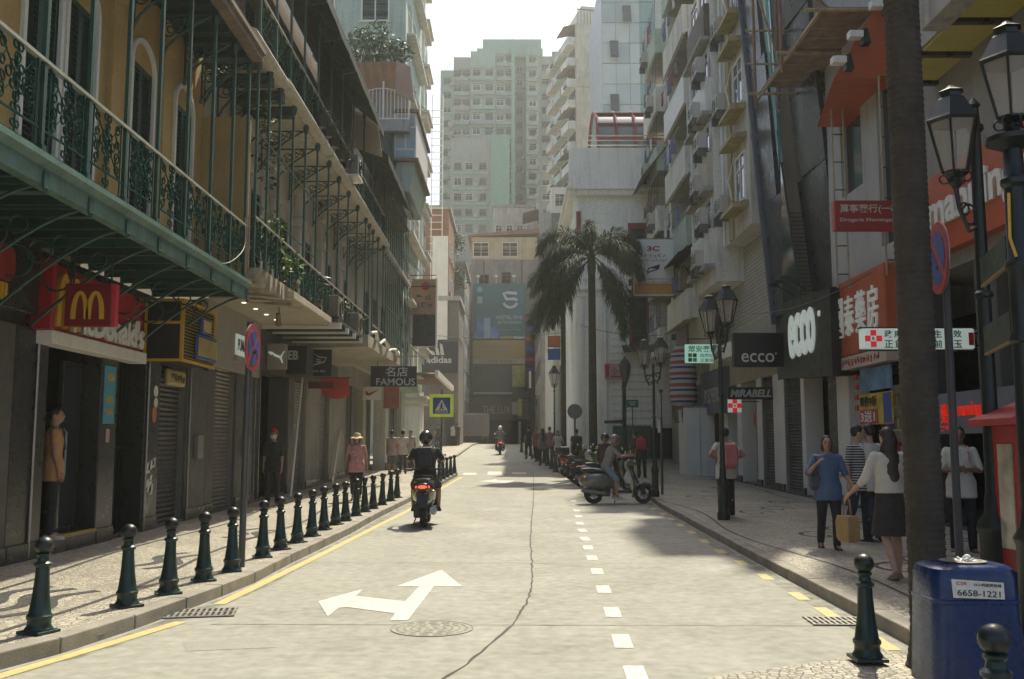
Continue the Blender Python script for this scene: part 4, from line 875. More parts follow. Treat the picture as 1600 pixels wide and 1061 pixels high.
# bamboo on the terrace
r_ = random.Random(11)
for i, (x, y, s, lb) in enumerate(((-6.0, 36.2, 1.0, 'tall feathery potted bamboo at the wall end of the planted terrace'), (-5.3, 36.3, 1.2, 'fullest potted bamboo in the middle of the planted terrace'), (-4.5, 36.2, .75, 'low spreading potted bush at the open corner of the planted terrace'))):
    g = T('potted_bamboo', lb, 'plant', (x, y, 16.0), 0, 'plants on the terrace')
    O('pot', MB().lathe([(.2, 0), (.27, .35), (.24, .35), (.2, .3)], 12), brn, g)
    st_ = MB()
    for k in range(9): a = r_.uniform(0, 6.28); st_.tube([(0, 0, .3), (.15*cos(a), .15*sin(a), .9*s), (.45*cos(a), .45*sin(a), 1.6*s)], .012, 4)
    O('stem', st_, leaf_d, g); m_ = MB(); leaf_clump(m_, (0, 0, 1.15*s), (.6, .55, .75*s), 520, .17, r_, .6); O('foliage', m_, M('olive_bamboo_leaf', (.11, .15, .05), .55, .4, 7), g)
O('planter_shelf', MB().box(-6.6, -4.0, 35.9, 36.7, 15.9, 16.0), brn, L4, world=True)
# tall block with teal windows
L5 = T('teal_window_tower', 'tall cream corner tower with bands of teal windows and moulded ledges', 'building', (-8, 64, 1))
O('tower_core', MB().box(-20, -5.75, 60, 62.6, -.2, 62), white_wall, L5, world=True)
for i in range(19):
    z = 4.2+3.05*i
    O('ledge', MB().box(-8.5, -5.45, 59.7, 62.7, z-.1, z+.28).box(-8.5, -5.3, 59.55, 62.8, z+.28, z+.42), cream, L5, world=True)
    b = O('window_band', MB().box(-8.3, -5.7, 59.9, 62.4, z+.75, z+2.5), glass_teal, L5, world=True)
    O('mullion', MB().box(-7.0, -6.94, 59.86, 59.9, z+.75, z+2.5), white_p, b, world=True); O('mullion', MB().box(-5.9, -5.66, 59.86, 60.1, z+.75, z+2.5), white_wall, b, world=True)
g = T('rod_screen', 'open screen of thin white horizontal rods beside the teal window tower', 'screen', (-5, 78, 1.6))
for i in range(22): O('rod', MB().box(-7.1, -6.0, 81, 81.06, 17.5+i*.62, 17.56+i*.62), white_p, g, world=True)
for x in (-7.0, -6.05): O('upright', MB().box(x, x+.08, 81.07, 81.15, 1.4, 32), white_p, g, world=True)
# low left buildings further up
def block(name, label, x0, x1, y0, y1, h, mat, win=None, frame=white_p, zb=1.0, roof=None, face=('c',), wsz=(1.3, 1.5), gl=glass_d, pitch=3.0, z0=None, cols=None):
    b = T(name, label, 'building', ((x0+x1)/2, y0, zr(y0)))
    O('wall', MB().box(x0, x1, y0, y1, -.2, h), mat, b, world=True)
    O('parapet', MB().box(x0-.15, x1+.15, y0-.15, y1+.15, h, h+.35), roof or concrete, b, world=True)
    zs = []; z = z0 if z0 is not None else 5.5
    while z+wsz[1] < h-.3: zs.append(z); z += pitch
    for f in face:
        if f == 'c': xs = cols or [x0+.6+i*2.2 for i in range(int((x1-x0-.8)/2.2))]; windows(b, y0, 'c', [(x, z) for x in xs for z in zs], *wsz, frame, gl)
        if f == 'l': windows(b, x1, 'l', [(y, z) for y in [y0+1+i*2.4 for i in range(int((y1-y0-1)/2.4))] for z in zs], *wsz, frame, gl)
        if f == 'r': windows(b, x0, 'r', [(y, z) for y in [y0+1+i*2.4 for i in range(int((y1-y0-1)/2.4))] for z in zs], *wsz, frame, gl)
    return b
rust = M('rusty_orange_render', (.27, .14, .08), .85, .2, 1, .2, 20, streak=.5)
b1 = block('brown_tenement', 'brown ochre tenement with stained walls behind the peach sign', -14, -5.5, 82, 92, 22, rust, face=('c', 'l'), z0=12)
b2 = block('plaster_tenement', 'grey plaster tenement with balconies above the dark sportswear sign', -16, -4.6, 92, 104, 19, concrete, face=('c', 'l'), z0=6)
b3 = block('sports_shop_building', 'low dark shopfront building carrying the sportswear sign', -14, -4.05, 72.4, 80, 12.5, M('brown_grey_render', (.16, .14, .12), .85, .2, 1, streak=.4), face=('c', 'l'), z0=9.8)
O('shop_window', MB().box(-6.2, -4.3, 72.32, 72.42, 1.5, 3.9), glass_d, b3, world=True); O('white_banner', MB().box(-6.1, -4.9, 72.28, 72.38, 9.5, 17.5), white_p, b3, world=True)
r_ = random.Random(5); g = T('rooftop_shrub', 'green shrub growing on the roof edge beside the brown tenement', 'plant', (-5.6, 91, 20)); m_ = MB(); leaf_clump(m_, (0, 0, .9), (1.2, 1.2, 1.4), 420, .35, r_); leaf_clump(m_, (.5, 0, -2.5), (.9, 1, 1.2), 300, .3, r_); O('foliage', m_, M('dusty_green_leaf', (.06, .09, .035), .6, .4, 4), g); O('stem', MB().tube([(-.2, .5, -3), (0, 0, 0), (.1, 0, 1.2)], .08, 6), brn, g)
cn = T('corrugated_canopy', 'sloping corrugated canopy with pale edge beam over the far shop', 'canopy', (-4.2, 48, 4))
corrugated('corrugated_sheet', cn, (-5.4, 44, 4.9), (1.9, 0, -.05), (0, 12, .2), sk, 20, .03); O('edge_beam', MB().box(-3.55, -3.4, 44, 56, 4.7, 5.0), white_p, cn, world=True)
O('hanger', MB().cyl((-3.5, 46, 5), (-4.8, 46, 6.2), .02, .02, 5), black_iron, cn, world=True)
# ================================================================ RIGHT ROW
RX = 7.6
orange = M('orange_red_fascia', (.42, .085, .03), .45, .08, 1.5)
red_dull = M('dull_red_sign', (.3, .03, .022), .45, .08, 1.5)
navy_clad = M('dark_blue_grey_cladding', (.035, .042, .055), .3, .15, 1, spec=.6)
def r_shop(parent, y0, y1, ztop, core_h, mat, coremat=None, depth=2.4):
    O('building_core', MB().box(RX+depth+.2, 22, y0, y1, -.2, core_h), coremat or mat, parent, world=True)
    O('shop_ceiling', MB().box(RX+.5, RX+depth+.2, y0, y1, ztop+.05, ztop+.15), white_p, parent, world=True)
# --- drugstore nearest the camera
R1 = T('drugstore_building', 'drugstore building with orange fascia and yellow soffit panels', 'building', (9, 12, 0))
r_shop(R1, 5, 18.2, 4.6, 19.5, concrete)
facade_row(R1, RX, [(5, 7.4, 'd', None), (7.4, 8.2, 'p', stone_grey), (8.2, 11.2, 'd', None), (11.2, 11.9, 'p', stone_dark), (11.9, 14.9, 'd', None), (14.9, 15.6, 'p', stone_grey), (15.6, 17.5, 'd', None), (17.5, 18.2, 'p', stone_grey)], 4.6, -1, 2.4)
O('wall', MB().box(RX, RX+2.6, 5, 18.2, 4.6, 19.5), M('grey_tile_wall', (.25, .24, .22), .6, .1, 1.5, streak=.3), R1, world=True)
fs = T('orange_fascia_sign', 'orange fascia with big white rounded lettering over the drugstore', 'sign', (7.4, 13, 4.85))
O('board', MB().box(7.38, RX, 6, 17.4, 4.85, 6.25), orange, fs, world=True, bevel=.02)
txt('mannings', fs, (7.37, 14.95, 5.5), (3.3, .78), 'r', white_s, .03, .08)
shelf_g = [M('pack_%s' % n, c, .4) for n, c in (('red', (.4, .03, .03)), ('blue', (.05, .1, .35)), ('white', (.6, .6, .58)), ('yellow', (.5, .35, .05)), ('green', (.06, .25, .1)), ('pink', (.45, .15, .2)))]
def goods_shelf(label, x, y0, y1, zs, seed, face=-1):
    r = random.Random(seed); t = T('goods_shelf', label, 'shelf', (x, (y0+y1)/2, zs[0]-.3))
    O('back_panel', MB().box(x, x+.04, y0, y1, zs[0]-.3, zs[-1]+.5), white_p, t, world=True)
    for z in zs:
        O('shelf_board', MB().box(x-.3, x, y0, y1, z-.03, z), white_p, t, world=True); y = y0+.03
        while y < y1-.12:
            w_ = r.uniform(.08, .16); h = r.uniform(.12, .28); O('pack', MB().box(x-.26, x-.06, y, y+w_, z+.002, z+h), r.choice(shelf_g), t, world=True); y += w_+.015
goods_shelf('stocked shelf behind the drugstore entrance by the red kiosk', 9.4, 12, 14.8, (1.0, 1.5, 2.0, 2.5), 1)
goods_shelf('stocked shelf inside the pharmacy behind the striped shirt man', 8.6, 18.9, 21.8, (.9, 1.4, 1.9, 2.4), 2)
goods_shelf('narrow stocked shelf in the lit shop beside the white columns', 8.4, 30.1, 31.7, (.8, 1.25, 1.7, 2.15, 2.6), 3)
t = T('led_shop_sign', 'grey panel with glowing red lettering behind the man in white polo', 'sign', (7.5, 16.4, 1.5))
O('board', MB().box(7.5, 7.58, 14.2, 17.3, 1.75, 2.45), M('blue_grey_panel', (.16, .17, .21), .5), t, world=True)
redlit = M('glowing_red_lettering', (.75, .03, .015), .5, .02, 1, emit=.22, fine=0)
txt('藥房', t, (7.49, 16.55, 2.1), (.5, .34), 'r', redlit, .0, .03); txt('mannings', t, (7.49, 15.75, 2.12), (.8, .3), 'r', redlit, .01, .03); scrawl(t, (7.49, 16.55, 1.84), (.5, .15), 'r', redlit, 3, 6, .02)
# yellow soffit and the big orange block above
sof = T('panelled_soffit', 'projecting canopy with yellow soffit panels and dark beams above the drugstore', 'canopy', (7, 14, 7.5))
O('canopy_slab', MB().box(6.72, 7.6, 10.2, 16.6, 8.05, 8.4), concrete, sof, world=True)
for i in range(5):
    for j in range(1): O('soffit_panel', MB().box(6.76, 7.55, 10.3+i*1.26, 11.4+i*1.26, 8.0, 8.045), M('greenish_yellow_panel', (.42, .38, .1), .5, .1, 1), sof, world=True)
for i in range(6): O('soffit_beam', MB().box(6.72, 7.6, 10.2+i*1.26, 10.32+i*1.26, 7.96, 8.04), stone_dark, sof, world=True)
O('edge_beam', MB().box(6.35, 6.715, 10.1, 14.3, 7.95, 8.45), concrete, sof, world=True)
oc = T('orange_sign_block', 'big slanted orange sign block with a row of floodlights on its edge', 'sign', (7, 18.5, 8.7))
pp = [onY(*q, 18.6) for q in [(1303, 122), (1388, -25), (1560, -25), (1500, 122)]]
m_ = MB(); m_.hexa([pp[0], pp[3], pp[3]+V((.6, 3, 0)), pp[0]+V((.6, 3, 0)), pp[1], pp[2], pp[2]+V((.6, 3, 0)), pp[1]+V((.6, 3, 0))])
O('board', m_, orange, oc, world=True)
for i, (px, py) in enumerate(((1312, 95), (1338, 55), (1372, 8))):
    p = onY(px, py, 18.3); fl = MB().box(p.x-.16, p.x+.16, p.y-.1, p.y+.1, p.z-.07, p.z+.07, 0); fl.hexa([(p.x+.1, p.y-.1, p.z-.2), (p.x+.26, p.y-.1, p.z-.2), (p.x+.26, p.y+.1, p.z-.2), (p.x+.1, p.y+.1, p.z-.2), (p.x+.1, p.y-.1, p.z+.1), (p.x+.2, p.y-.1, p.z+.12), (p.x+.2, p.y+.1, p.z+.12), (p.x+.1, p.y+.1, p.z+.1)], 1); O('floodlight', fl, [white_p, black_iron], oc, world=True, bevel=.01)
# --- pharmacy
R2 = T('pharmacy_building', 'grey fronted building with open pharmacy at street level', 'building', (9, 20, .05))
r_shop(R2, 18.2, 22.5, 3.6, 19.5, concrete)
facade_row(R2, RX, [(18.2, 18.5, 'p', white_p), (18.5, 21.7, 'd', None), (21.7, 22.5, 'p', white_p)], 3.4, -1, 2.4)
wall_with_openings(R2, RX, 18.2, 22.5, 3.4, 19.5, [(18.6, 19.4, 5.6, 9.4), (20.3, 21.6, 7.2, 9.2)], M('grey_white_wall', (.4, .4, .38), .7, .1, 1, streak=.3), .35, -1)
O('window', MB().box(RX+.15, RX+.2, 18.6, 19.4, 5.6, 9.4), glass_d, R2, world=True); O('window', MB().box(RX+.15, RX+.2, 20.3, 21.6, 7.2, 9.2), glass_d, R2, world=True)
ps = T('pharmacy_fascia_sign', 'orange pharmacy fascia with four large white characters and checkered cross', 'sign', (7.4, 20.4, 3.2))
O('board', MB().box(7.32, RX, 18.65, 22.3, 3.5, 5.15), orange, ps, world=True, bevel=.02)
for i, ch in enumerate('國泰藥房'): txt(ch, ps, (7.3, 21.3-i*.68, 4.35), (.56, .88), 'r', M('white_acrylic', (.72, .76, .7), .5, .04, 2, emit=.05), .006, .04)
def checker(parent, c, face, s, d=.01, big=True):
    o = V(c); plate([rect(-s/2, s/2, -s/2, s/2)], parent, c, face, d, white_lit, 'cross_panel')
    u = {'c': V((1, 0, 0)), 'r': V((0, -1, 0)), 'l': V((0, 1, 0))}[face]; nn = {'c': V((0, -1, 0)), 'r': V((-1, 0, 0)), 'l': V((1, 0, 0))}[face]
    for i, j in ((0, 1), (0, -1), (1, 0), (-1, 0)): plate([rect(-s/6, s/6, -s/6, s/6)], parent, o+u*(i*s/3)+V((0, 0, j*s/3))+nn*(d*.9), face, d*.6, M('lit_red_square', (.6, .02, .03), .5, .03, 1, emit=.3, fine=0), 'red_square')
    txt('R', parent, o+nn*(d*1.6), (s*.16, s*.2), face, M('grey_print', (.1, .14, .14), .6), .02, .01)
checker(ps, (7.31, 21.98, 4.35), 'r', .62, .06)
O('strip_board', MB().box(7.3, RX-.02, 18.65, 22.2, 3.2, 3.47), M('pale_strip_board', (.5, .42, .34), .5), ps, world=True); scrawl(ps, (7.298, 20.5, 3.33), (3.1, .17), 'r', red_s, 17, 7, .01)
t = T('hanging_pharmacy_lightbox', 'long white lightbox with red checkered cross and green characters', 'sign', (6.4, 15, 3.0))
O('lightbox', MB().box(5.5, 7.28, 15, 15.16, 3.06, 3.39), white_lit, t, world=True, bevel=.03); O('lightbox_rim', MB().box(5.48, 7.3, 15.02, 15.14, 3.04, 3.055).box(5.48, 7.3, 15.02, 15.14, 3.395, 3.41), black_iron, t, world=True)
checker(t, (5.68, 14.998, 3.225), 'c', .27, .006); grn = M('green_print', (.02, .2, .1), .5)
for i, (a, b) in enumerate((('政', '正'), ('府', '貨'), (None, None), (None, None), ('註', '童'), ('主', '前'), (None, None), ('效', '玉'))):
    if a: txt(a, t, (5.92+i*.155, 14.998, 3.3), (.13, .12), 'c', grn, .02, .006); txt(b, t, (5.92+i*.155, 14.998, 3.14), (.13, .12), 'c', grn, .02, .006)
O('red_end_square', MB().box(7.18, 7.26, 14.994, 15, 3.12, 3.32), red_s, t, world=True)
O('sign_bracket', MB().box(7.3, 7.62, 15.06, 15.1, 3.3, 3.33).box(7.3, 7.62, 15.06, 15.1, 3.1, 3.13), black_iron, t, world=True)
t = T('shop_poster_board', 'blue and yellow price poster board under the pharmacy fascia', 'poster', (7.3, 20, 1.9))
O('photo_panel', MB().box(7.42, 7.46, 18.8, 20.4, 2.68, 3.15), M('blue_photo_print', (.1, .22, .35), .5, .5, 2.5), t, world=True); O('board', MB().box(7.42, 7.46, 18.8, 20.55, 1.98, 2.62), M('yellow_print', (.5, .36, .04), .5, .35, 3), t, world=True)
O('blue_patch', MB().box(7.412, 7.418, 18.8, 19.2, 2.0, 2.6), blue_s, t, world=True); O('red_patch', MB().box(7.41, 7.418, 19.5, 20.5, 2.0, 2.3), red_s, t, world=True)
txt('單件9折', t, (7.408, 20.0, 2.46), (.95, .22), 'r', M('near_black_print', (.015, .015, .015), .6), .02, .006); txt('3送1', t, (7.405, 20.05, 2.15), (.8, .24), 'r', white_s, .02, .006)
for i in range(4): O('checker_strip', MB().box(7.415, 7.45, 20.62, 20.8, 2.3+i*.22, 2.41+i*.22), red_s, t, world=True)
t = T('red_hanging_sign', 'dull red hanging sign with pale characters beside the palm trunk', 'sign', (6.6, 18, 5.6))
a, b = onY(1306, 360, 18), onY(1418, 313, 18)
O('board', MB().box(a.x, b.x, 18, 18.14, a.z, b.z), red_dull, t, world=True, bevel=.012); O('painted_lit_edge', MB().box(a.x-.03, a.x-.001, 18, 18.14, a.z+.01, b.z-.01), M('pale_red_edge', (.45, .14, .1), .5), t, world=True)  # the paler edge strip gets its lit look from colour alone
txt('萬寧藥行(一樓)', t, ((a.x+b.x)/2+.0, 17.998, b.z-.17), (1.2, .19), 'c', silver_s, .015, .012); txt('Drogaria Mannings(1/F)', t, ((a.x+b.x)/2, 17.998, a.z+.2), (1.22, .09), 'c', silver_s, .015, .012)
O('sign_bracket', MB().box(b.x, 7.62, 18.05, 18.09, a.z+.1, a.z+.14).box(b.x, 7.62, 18.05, 18.09, b.z-.14, b.z-.1), black_iron, t, world=True)
def ladder(label, x, y, wd, z0, z1):
    t = T('scaffold_ladder', label, 'ladder', (x, y, z0)); st_ = M('pale_bamboo_pole', (.36, .3, .18), .6, .2, 4)
    for s in (0, wd): O('stile', MB().cyl((x+s, y, z0), (x+s, y, z1), .02, .02, 6), st_, t, world=True)
    z = z0+.3
    while z < z1: O('rung', MB().cyl((x, y, z), (x+wd, y, z), .013, .013, 5), black_iron, t, world=True); z += .62
a = onY(1309, 450, 20.4); ladder('tall metal ladder frame beside the dark slanted cladding', a.x, 20.4, .25, a.z, 8.9)
a = onY(1386, 430, 18.5); ladder('tall metal ladder frame behind the palm trunk', a.x, 18.5, .28, a.z, 8.9)
# bamboo scaffold platform
bam = M('weathered_bamboo', (.3, .23, .13), .6, .3, 5); plank = M('grey_scaffold_plank', (.19, .15, .11), .85, .35, 3, .3, 30)
sf = T('bamboo_scaffold', 'bamboo scaffold with rough plank platform high on the dark building', 'scaffold', (7, 22, 8.8))
for i in range(9): O('plank', MB().box(6.45, 8.0, 19.2+i*.5, 19.64+i*.5, 10.62+random.uniform(0, .02), 10.67), plank, sf, world=True)
for y in (19.1, 21.3, 23.9): O('ledger', MB().cyl((6.1, y, 10.56), (8.1, y, 10.56), .045, .04, 8), bam, sf, world=True)
for x in (6.4, 7.9): O('ledger', MB().cyl((x, 18.9, 10.5), (x, 24.4, 10.5), .045, .04, 8), bam, sf, world=True)
for x, y in ((6.3, 24.0), (6.9, 24.0), (7.5, 24.0), (6.3, 21.6)): O('standard', MB().cyl((x, y, 10.2), (x, y, 16), .04, .035, 8), M('rusty_pole', (.22, .12, .07), .7, .3, 4), sf, world=True)
for z in (11.4, 12.3, 13.2): O('guard_rail', MB().cyl((6.1, 24.0, z), (8, 24.0, z), .03, .03, 6), bam, sf, world=True)
for p, q in (((6.35, 19, 10.8), (6.35, 24, 13.3)), ((6.4, 23.95, 10.6), (7.9, 23.95, 12.7)), ((7.1, 23.9, 10.7), (6.3, 23.9, 13.6)), ((6.3, 19.1, 10.85), (7.9, 21, 10.9))): O('brace', MB().cyl(p, q, .035, .03, 7), bam, sf, world=True)
# --- slanted dark building
R3 = T('slanted_clad_building', 'dark building with outward slanting cladding, glass facets and black shop sign', 'building', (9, 25, .1))
r_shop(R3, 22.5, 27.4, 3.6, 20, navy_clad)
facade_row(R3, RX, [(22.5, 23.1, 'p', stone_dark), (23.1, 25.0, 'd', None), (25.0, 25.3, 'p', white_p), (25.3, 26.9, 's', shutter_d), (26.9, 27.4, 'p', white_p)], 3.4, -1, 2.4)
O('shop_front_beam', MB().box(RX, RX+2.6, 22.5, 27.4, 3.4, 5.2), black_s, R3, world=True)
def facet(pts, mat, th=.12, name='cladding_panel'):
    pts = [V(p) for p in pts]; nn = (pts[1]-pts[0]).cross(pts[-1]-pts[0]).normalized()
    if nn.x > 0: nn = -nn
    m_ = MB(); k = len(pts); m_.add(pts+[p-nn*th for p in pts], [tuple(range(k)), tuple(range(2*k-1, k-1, -1))]+[(i, i+k, (i+1) % k+k, (i+1) % k) for i in range(k)])
    return O(name, m_, mat, R3, world=True)
def xs(z): return 7.55-(z-5)*.075
ztop_ = 17.5
for z0, z1 in ((5.2, 8.4), (8.42, 12.4), (12.42, 17.5)):
    facet([(xs(z0), 27.3, z0), (xs(z1), 27.3, z1), (xs(z1), 25.6, z1), (xs(z0), 25.9, z0)], navy_clad)
    facet([(xs(z0)+.15, 24.2, z0), (xs(z1)+.2, 24.6, z1), (xs(z1)+.25, 22.5, z1), (xs(z0)+.25, 22.5, z0)], M('near_black_cladding', (.018, .02, .026), .3, .15, 1))
grn_gl = M('greenish_facet_glass', (.045, .075, .07), .06, .2, .6, spec=.8, fine=0)
facet([(xs(5.2)-.15, 25.9, 5.2), (xs(9)+.05, 25.65, 9), (xs(9)-.1, 24.9, 9), (xs(5.2)-.2, 24.2, 5.2)], grn_gl, .05, 'glass_facet')
facet([(xs(9)+.05, 25.6, 9.03), (xs(17)+.05, 25.5, 17), (xs(17)+.1, 24.6, 17), (xs(9)-.1, 24.85, 9.03)], glass_teal, .05, 'glass_facet')
O('corner_fin', MB().hexa([(xs(5)-.1, 27.3, 5), (xs(5)+.2, 27.3, 5), (xs(5)+.2, 27.42, 5), (xs(5)-.1, 27.42, 5), (xs(18)-.1, 27.3, 18), (xs(18)+.2, 27.3, 18), (xs(18)+.2, 27.42, 18), (xs(18)-.1, 27.42, 18)]), M('blue_grey_fin', (.12, .13, .16), .4), R3, world=True)
es = T('black_shop_fascia', 'black projecting shop fascia box with white rounded lettering', 'sign', (7.2, 24.6, 3.2))
A = [onX(1222, 474, 7.1), onX(1296, 448, 7.1), onX(1305, 586, 7.1), onX(1232, 590, 7.1)]
A[2].y = A[1].y; A[3].y = A[0].y
O('board', MB().hexa([A[3], A[2], A[2]+V((.6, 0, 0)), A[3]+V((.6, 0, 0)), A[0], A[1], A[1]+V((.6, 0, 0)), A[0]+V((.6, 0, 0))]), black_s, es, world=True)
txt('ecco', es, (7.085, (A[0].y+A[1].y)/2+.25, (A[0].z+A[2].z)/2+.1), (2.1, 1.1), 'r', white_lit, .025, .06); txt('°', es, (7.085, A[1].y+.75, A[1].z-.5), (.12, .14), 'r', white_lit, .01, .04)
for i in range(3): O('spot_arm', MB().cyl((7.2, A[0].y-.7-i*.5, A[0].z+.1), (6.7, A[0].y-.7-i*.5, A[0].z+.4), .02, .02, 5).box(6.6, 6.8, A[0].y-.78-i*.5, A[0].y-.62-i*.5, A[0].z+.33, A[0].z+.4), black_iron, es, world=True)
t = T('black_projecting_sign', 'black projecting sign with thin white rounded lettering', 'sign', (6.2, 26, 3.5))
a, b = onY(1147, 573, 26.2), onY(1234, 520, 26.2); O('board', MB().box(a.x, b.x, 26.2, 26.45, a.z, b.z), black_s, t, world=True, bevel=.01); txt('ecco', t, ((a.x+b.x)/2-.12, 26.195, a.z+.25), (.9, .25), 'c', white_s, .005, .012); txt('°', t, ((a.x+b.x)/2+.38, 26.195, a.z+.36), (.05, .06), 'c', white_s, .005, .012)
# --- mirabell podium and the old apartment blocks above
tile_m = M('white_brick_tile', (.5, .47, .4), .35, .1, 2)
def bricks(m, sx, sy, c2):
    t_ = m.node_tree; n_ = t_.nodes; b_ = n_['Principled BSDF']; g_ = n_.new('ShaderNodeNewGeometry'); mp = n_.new('ShaderNodeMapping'); mp.inputs['Rotation'].default_value = (0, pi/2, pi/2)
    sxyz = n_.new('ShaderNodeSeparateXYZ'); cb = n_.new('ShaderNodeCombineXYZ'); t_.links.new(g_.outputs['Position'], sxyz.inputs[0]); t_.links.new(sxyz.outputs[1], cb.inputs[0]); t_.links.new(sxyz.outputs[2], cb.inputs[1])
    br = n_.new('ShaderNodeTexBrick'); br.inputs['Scale'].default_value = 1; br.inputs['Brick Width'].default_value = sx; br.inputs['Row Height'].default_value = sy; br.inputs['Mortar Size'].default_value = .012
    br.inputs['Color1'].default_value = (.5, .47, .4, 1); br.inputs['Color2'].default_value = (.42, .4, .34, 1); br.inputs['Mortar'].default_value = (*c2, 1)
    t_.links.new(cb.outputs[0], br.inputs['Vector']); t_.links.new(br.outputs[0], b_.inputs['Base Color'])
    bp = n_.new('ShaderNodeBump'); bp.inputs['Strength'].default_value = .6; bp.inputs['Distance'].default_value = .02; t_.links.new(br.outputs['Fac'], bp.inputs['Height']); bp.invert = True; t_.links.new(bp.outputs[0], b_.inputs['Normal'])
bricks(tile_m, .36, .12, (.12, .11, .1))
R4 = T('tiled_apartment_block', 'stained apartment block with yellow window hoods above white tiled podium', 'building', (9, 29, .2))
r_shop(R4, 27.4, 34, 3.7, 17, concrete)
facade_row(R4, RX, [(27.4, 28.0, 'p', white_p), (28.0, 29.3, 's', shutter_d), (29.3, 29.9, 'p', white_p), (29.9, 31.9, 'd', None), (31.9, 32.5, 'p', white_p), (32.5, 34, 'd', None)], 3.6, -1, 2.4)
O('shop_front_beam', MB().box(RX-.02, RX+2.6, 27.4, 34, 3.6, 5.4), M('podium_band', (.4, .36, .28), .7, .1, 1, streak=.3), R4, world=True)
O('tiled_wall', MB().box(RX, RX+2.6, 27.4, 34, 5.4, 8.3), tile_m, R4, world=True)
O('podium_canopy', MB().box(6.75, RX, 27.4, 31.5, 4.3, 4.75), white_p, R4, world=True)
for i in range(5): O('pale_sign_letter', MB().box(6.95, 7.0, 31.7+i*.42, 32.0+i*.42, 4.15, 4.75), M('pale_gold_plastic', (.45, .38, .22), .5), R4, world=True)
O('overhang_end_wall', MB().box(7.0, 9.5, 27.5, 31, 8.0, 22.5), M('grey_stained_end_wall', (.55, .52, .44), .85, .15, .8, .2, 20, streak=.7), R4, world=True)
O('overhang_wall', MB().box(6.7, 9.5, 31, 34.5, 6.9, 17.2), white_wall, R4, world=True)
yel = M('faded_yellow_paint', (.34, .29, .14), .8, .3, 2, streak=.75)
O('yellow_strip', MB().box(6.93, 6.998, 29.6, 30.1, 8.0, 22.4), yel, R4, world=True)
for k in range(4):
    z = 8.9+k*3.0
    windows(R4, 6.99, 'r', [(28.0, z)], 1.2, 1.5, white_p)
    for dz in (1.75, -.35): O('window_hood', MB().hexa([(6.5, 27.75, z+dz), (6.99, 27.75, z+dz+.06), (6.99, 29.4, z+dz+.06), (6.5, 29.4, z+dz), (6.53, 27.75, z+dz+.16), (6.99, 27.75, z+dz+.22), (6.99, 29.4, z+dz+.22), (6.53, 29.4, z+dz+.16)]), yel, R4, world=True)
    ac_unit(R4, (6.95, 30.6, z+.1+.4*(k % 2)), -pi/2)
    O('drain_pipe', MB().tube([(6.9, 29.45, z+.3), (6.8, 29.5, z+.9), (6.93, 29.2, z+1.6)], .025, 5), white_s, R4, world=True)
    zz = 7.5+k*2.6
    O('bay_panel', MB().box(6.5, 6.7, 31.2, 34.3, zz, zz+1.2), (M('brown_clad_panel', (.12, .1, .085), .7, .2, 3), white_wall, cream, white_p)[(k+1) % 4], R4, world=True); windows(R4, 6.69, 'r', [(31.4, zz+1.25), (33, zz+1.25)], 1.3, 1.05, white_p)
    if k < 3: ac_unit(R4, (6.5, 31.6, zz+1.35), -pi/2); ac_unit(R4, (6.5, 32.5, zz+.1), -pi/2)
    O('bay_ledge', MB().box(6.35, 6.7, 31.1, 34.5, zz-.12, zz), concrete, R4, world=True)
R5 = T('balcony_apartment_block', 'weathered white apartment block with stacked open balconies and caged windows', 'building', (9, 39, .4))
r_shop(R5, 34, 44, 4, 21.5, concrete)
facade_row(R5, RX, [(34, 35, 'p', white_p), (35, 37.4, 'd', None), (37.4, 38.4, 'p', concrete), (38.4, 41, 's', shutter_d), (41, 44, 'p', concrete)], 4, -1, 2.4)
O('shop_front_beam', MB().box(RX-.02, RX+2.6, 34, 44, 4, 6.4), concrete, R5, world=True)
O('wall', MB().box(RX, RX+2.6, 34.5, 44, 6.4, 21.5), white_wall, R5, world=True)
for k in range(6):
    z = 6.4+k*2.75; lightp = (white_wall, mint_wall, white_wall, white_p)[k % 4]
    O('balcony_slab', MB().box(6.55, RX, 35.2, 39.8, z-.14, z), concrete, R5, world=True)
    O('balcony_parapet', MB().box(6.5, 6.62, 35.15, 39.85, z-.2, z+.95), lightp, R5, world=True)
    O('balcony_side', MB().box(6.62, RX, 35.15, 35.27, z-.14, z+ (2.6 if k in (2, 5) else .95)), lightp, R5, world=True)
    O('balcony_door', MB().box(RX-.03, RX, 36, 38.6, z, z+2.1), glass_d, R5, world=True)
    O('party_fin', MB().box(6.75, RX, 39.9, 40.3, z-.14, z+2.61), white_wall, R5, world=True)
    windows(R5, RX, 'r', [(40.8, z+.8), (42.4, z+.8)], 1.2, 1.4, white_p)
    cg = MB()
    for i in range(9): cg.box(7.1, 7.115, 40.7+i*.36, 40.72+i*.36, z+.6, z+2.3)
    for zz in (.6, 1.1, 1.7, 2.3): cg.box(7.095, 7.12, 40.6, 43.7, z+zz, z+zz+.025); cg.box(7.1, RX, 40.6, 40.62, z+zz, z+zz+.025)
    O('window_cage', cg, black_iron, R5, world=True)
    if k % 2 == 0: ac_unit(R5, (RX-.05, 39.0, z+1.5), -pi/2)
corrugated('sheet_awning', R5, (7.6, 34.9, 9.3), (-1.5, 0, -.7), (0, 5, 0), M('dark_old_sheet', (.06, .06, .055), .8, .3, 3), 12, .03)
corrugated('sheet_awning', R5, (7.5, 35.2, 6.55), (-1.2, 0, -.45), (0, 4.5, 0), M('dirty_cream_sheet', (.38, .32, .22), .8, .2, 3), 12, .03)
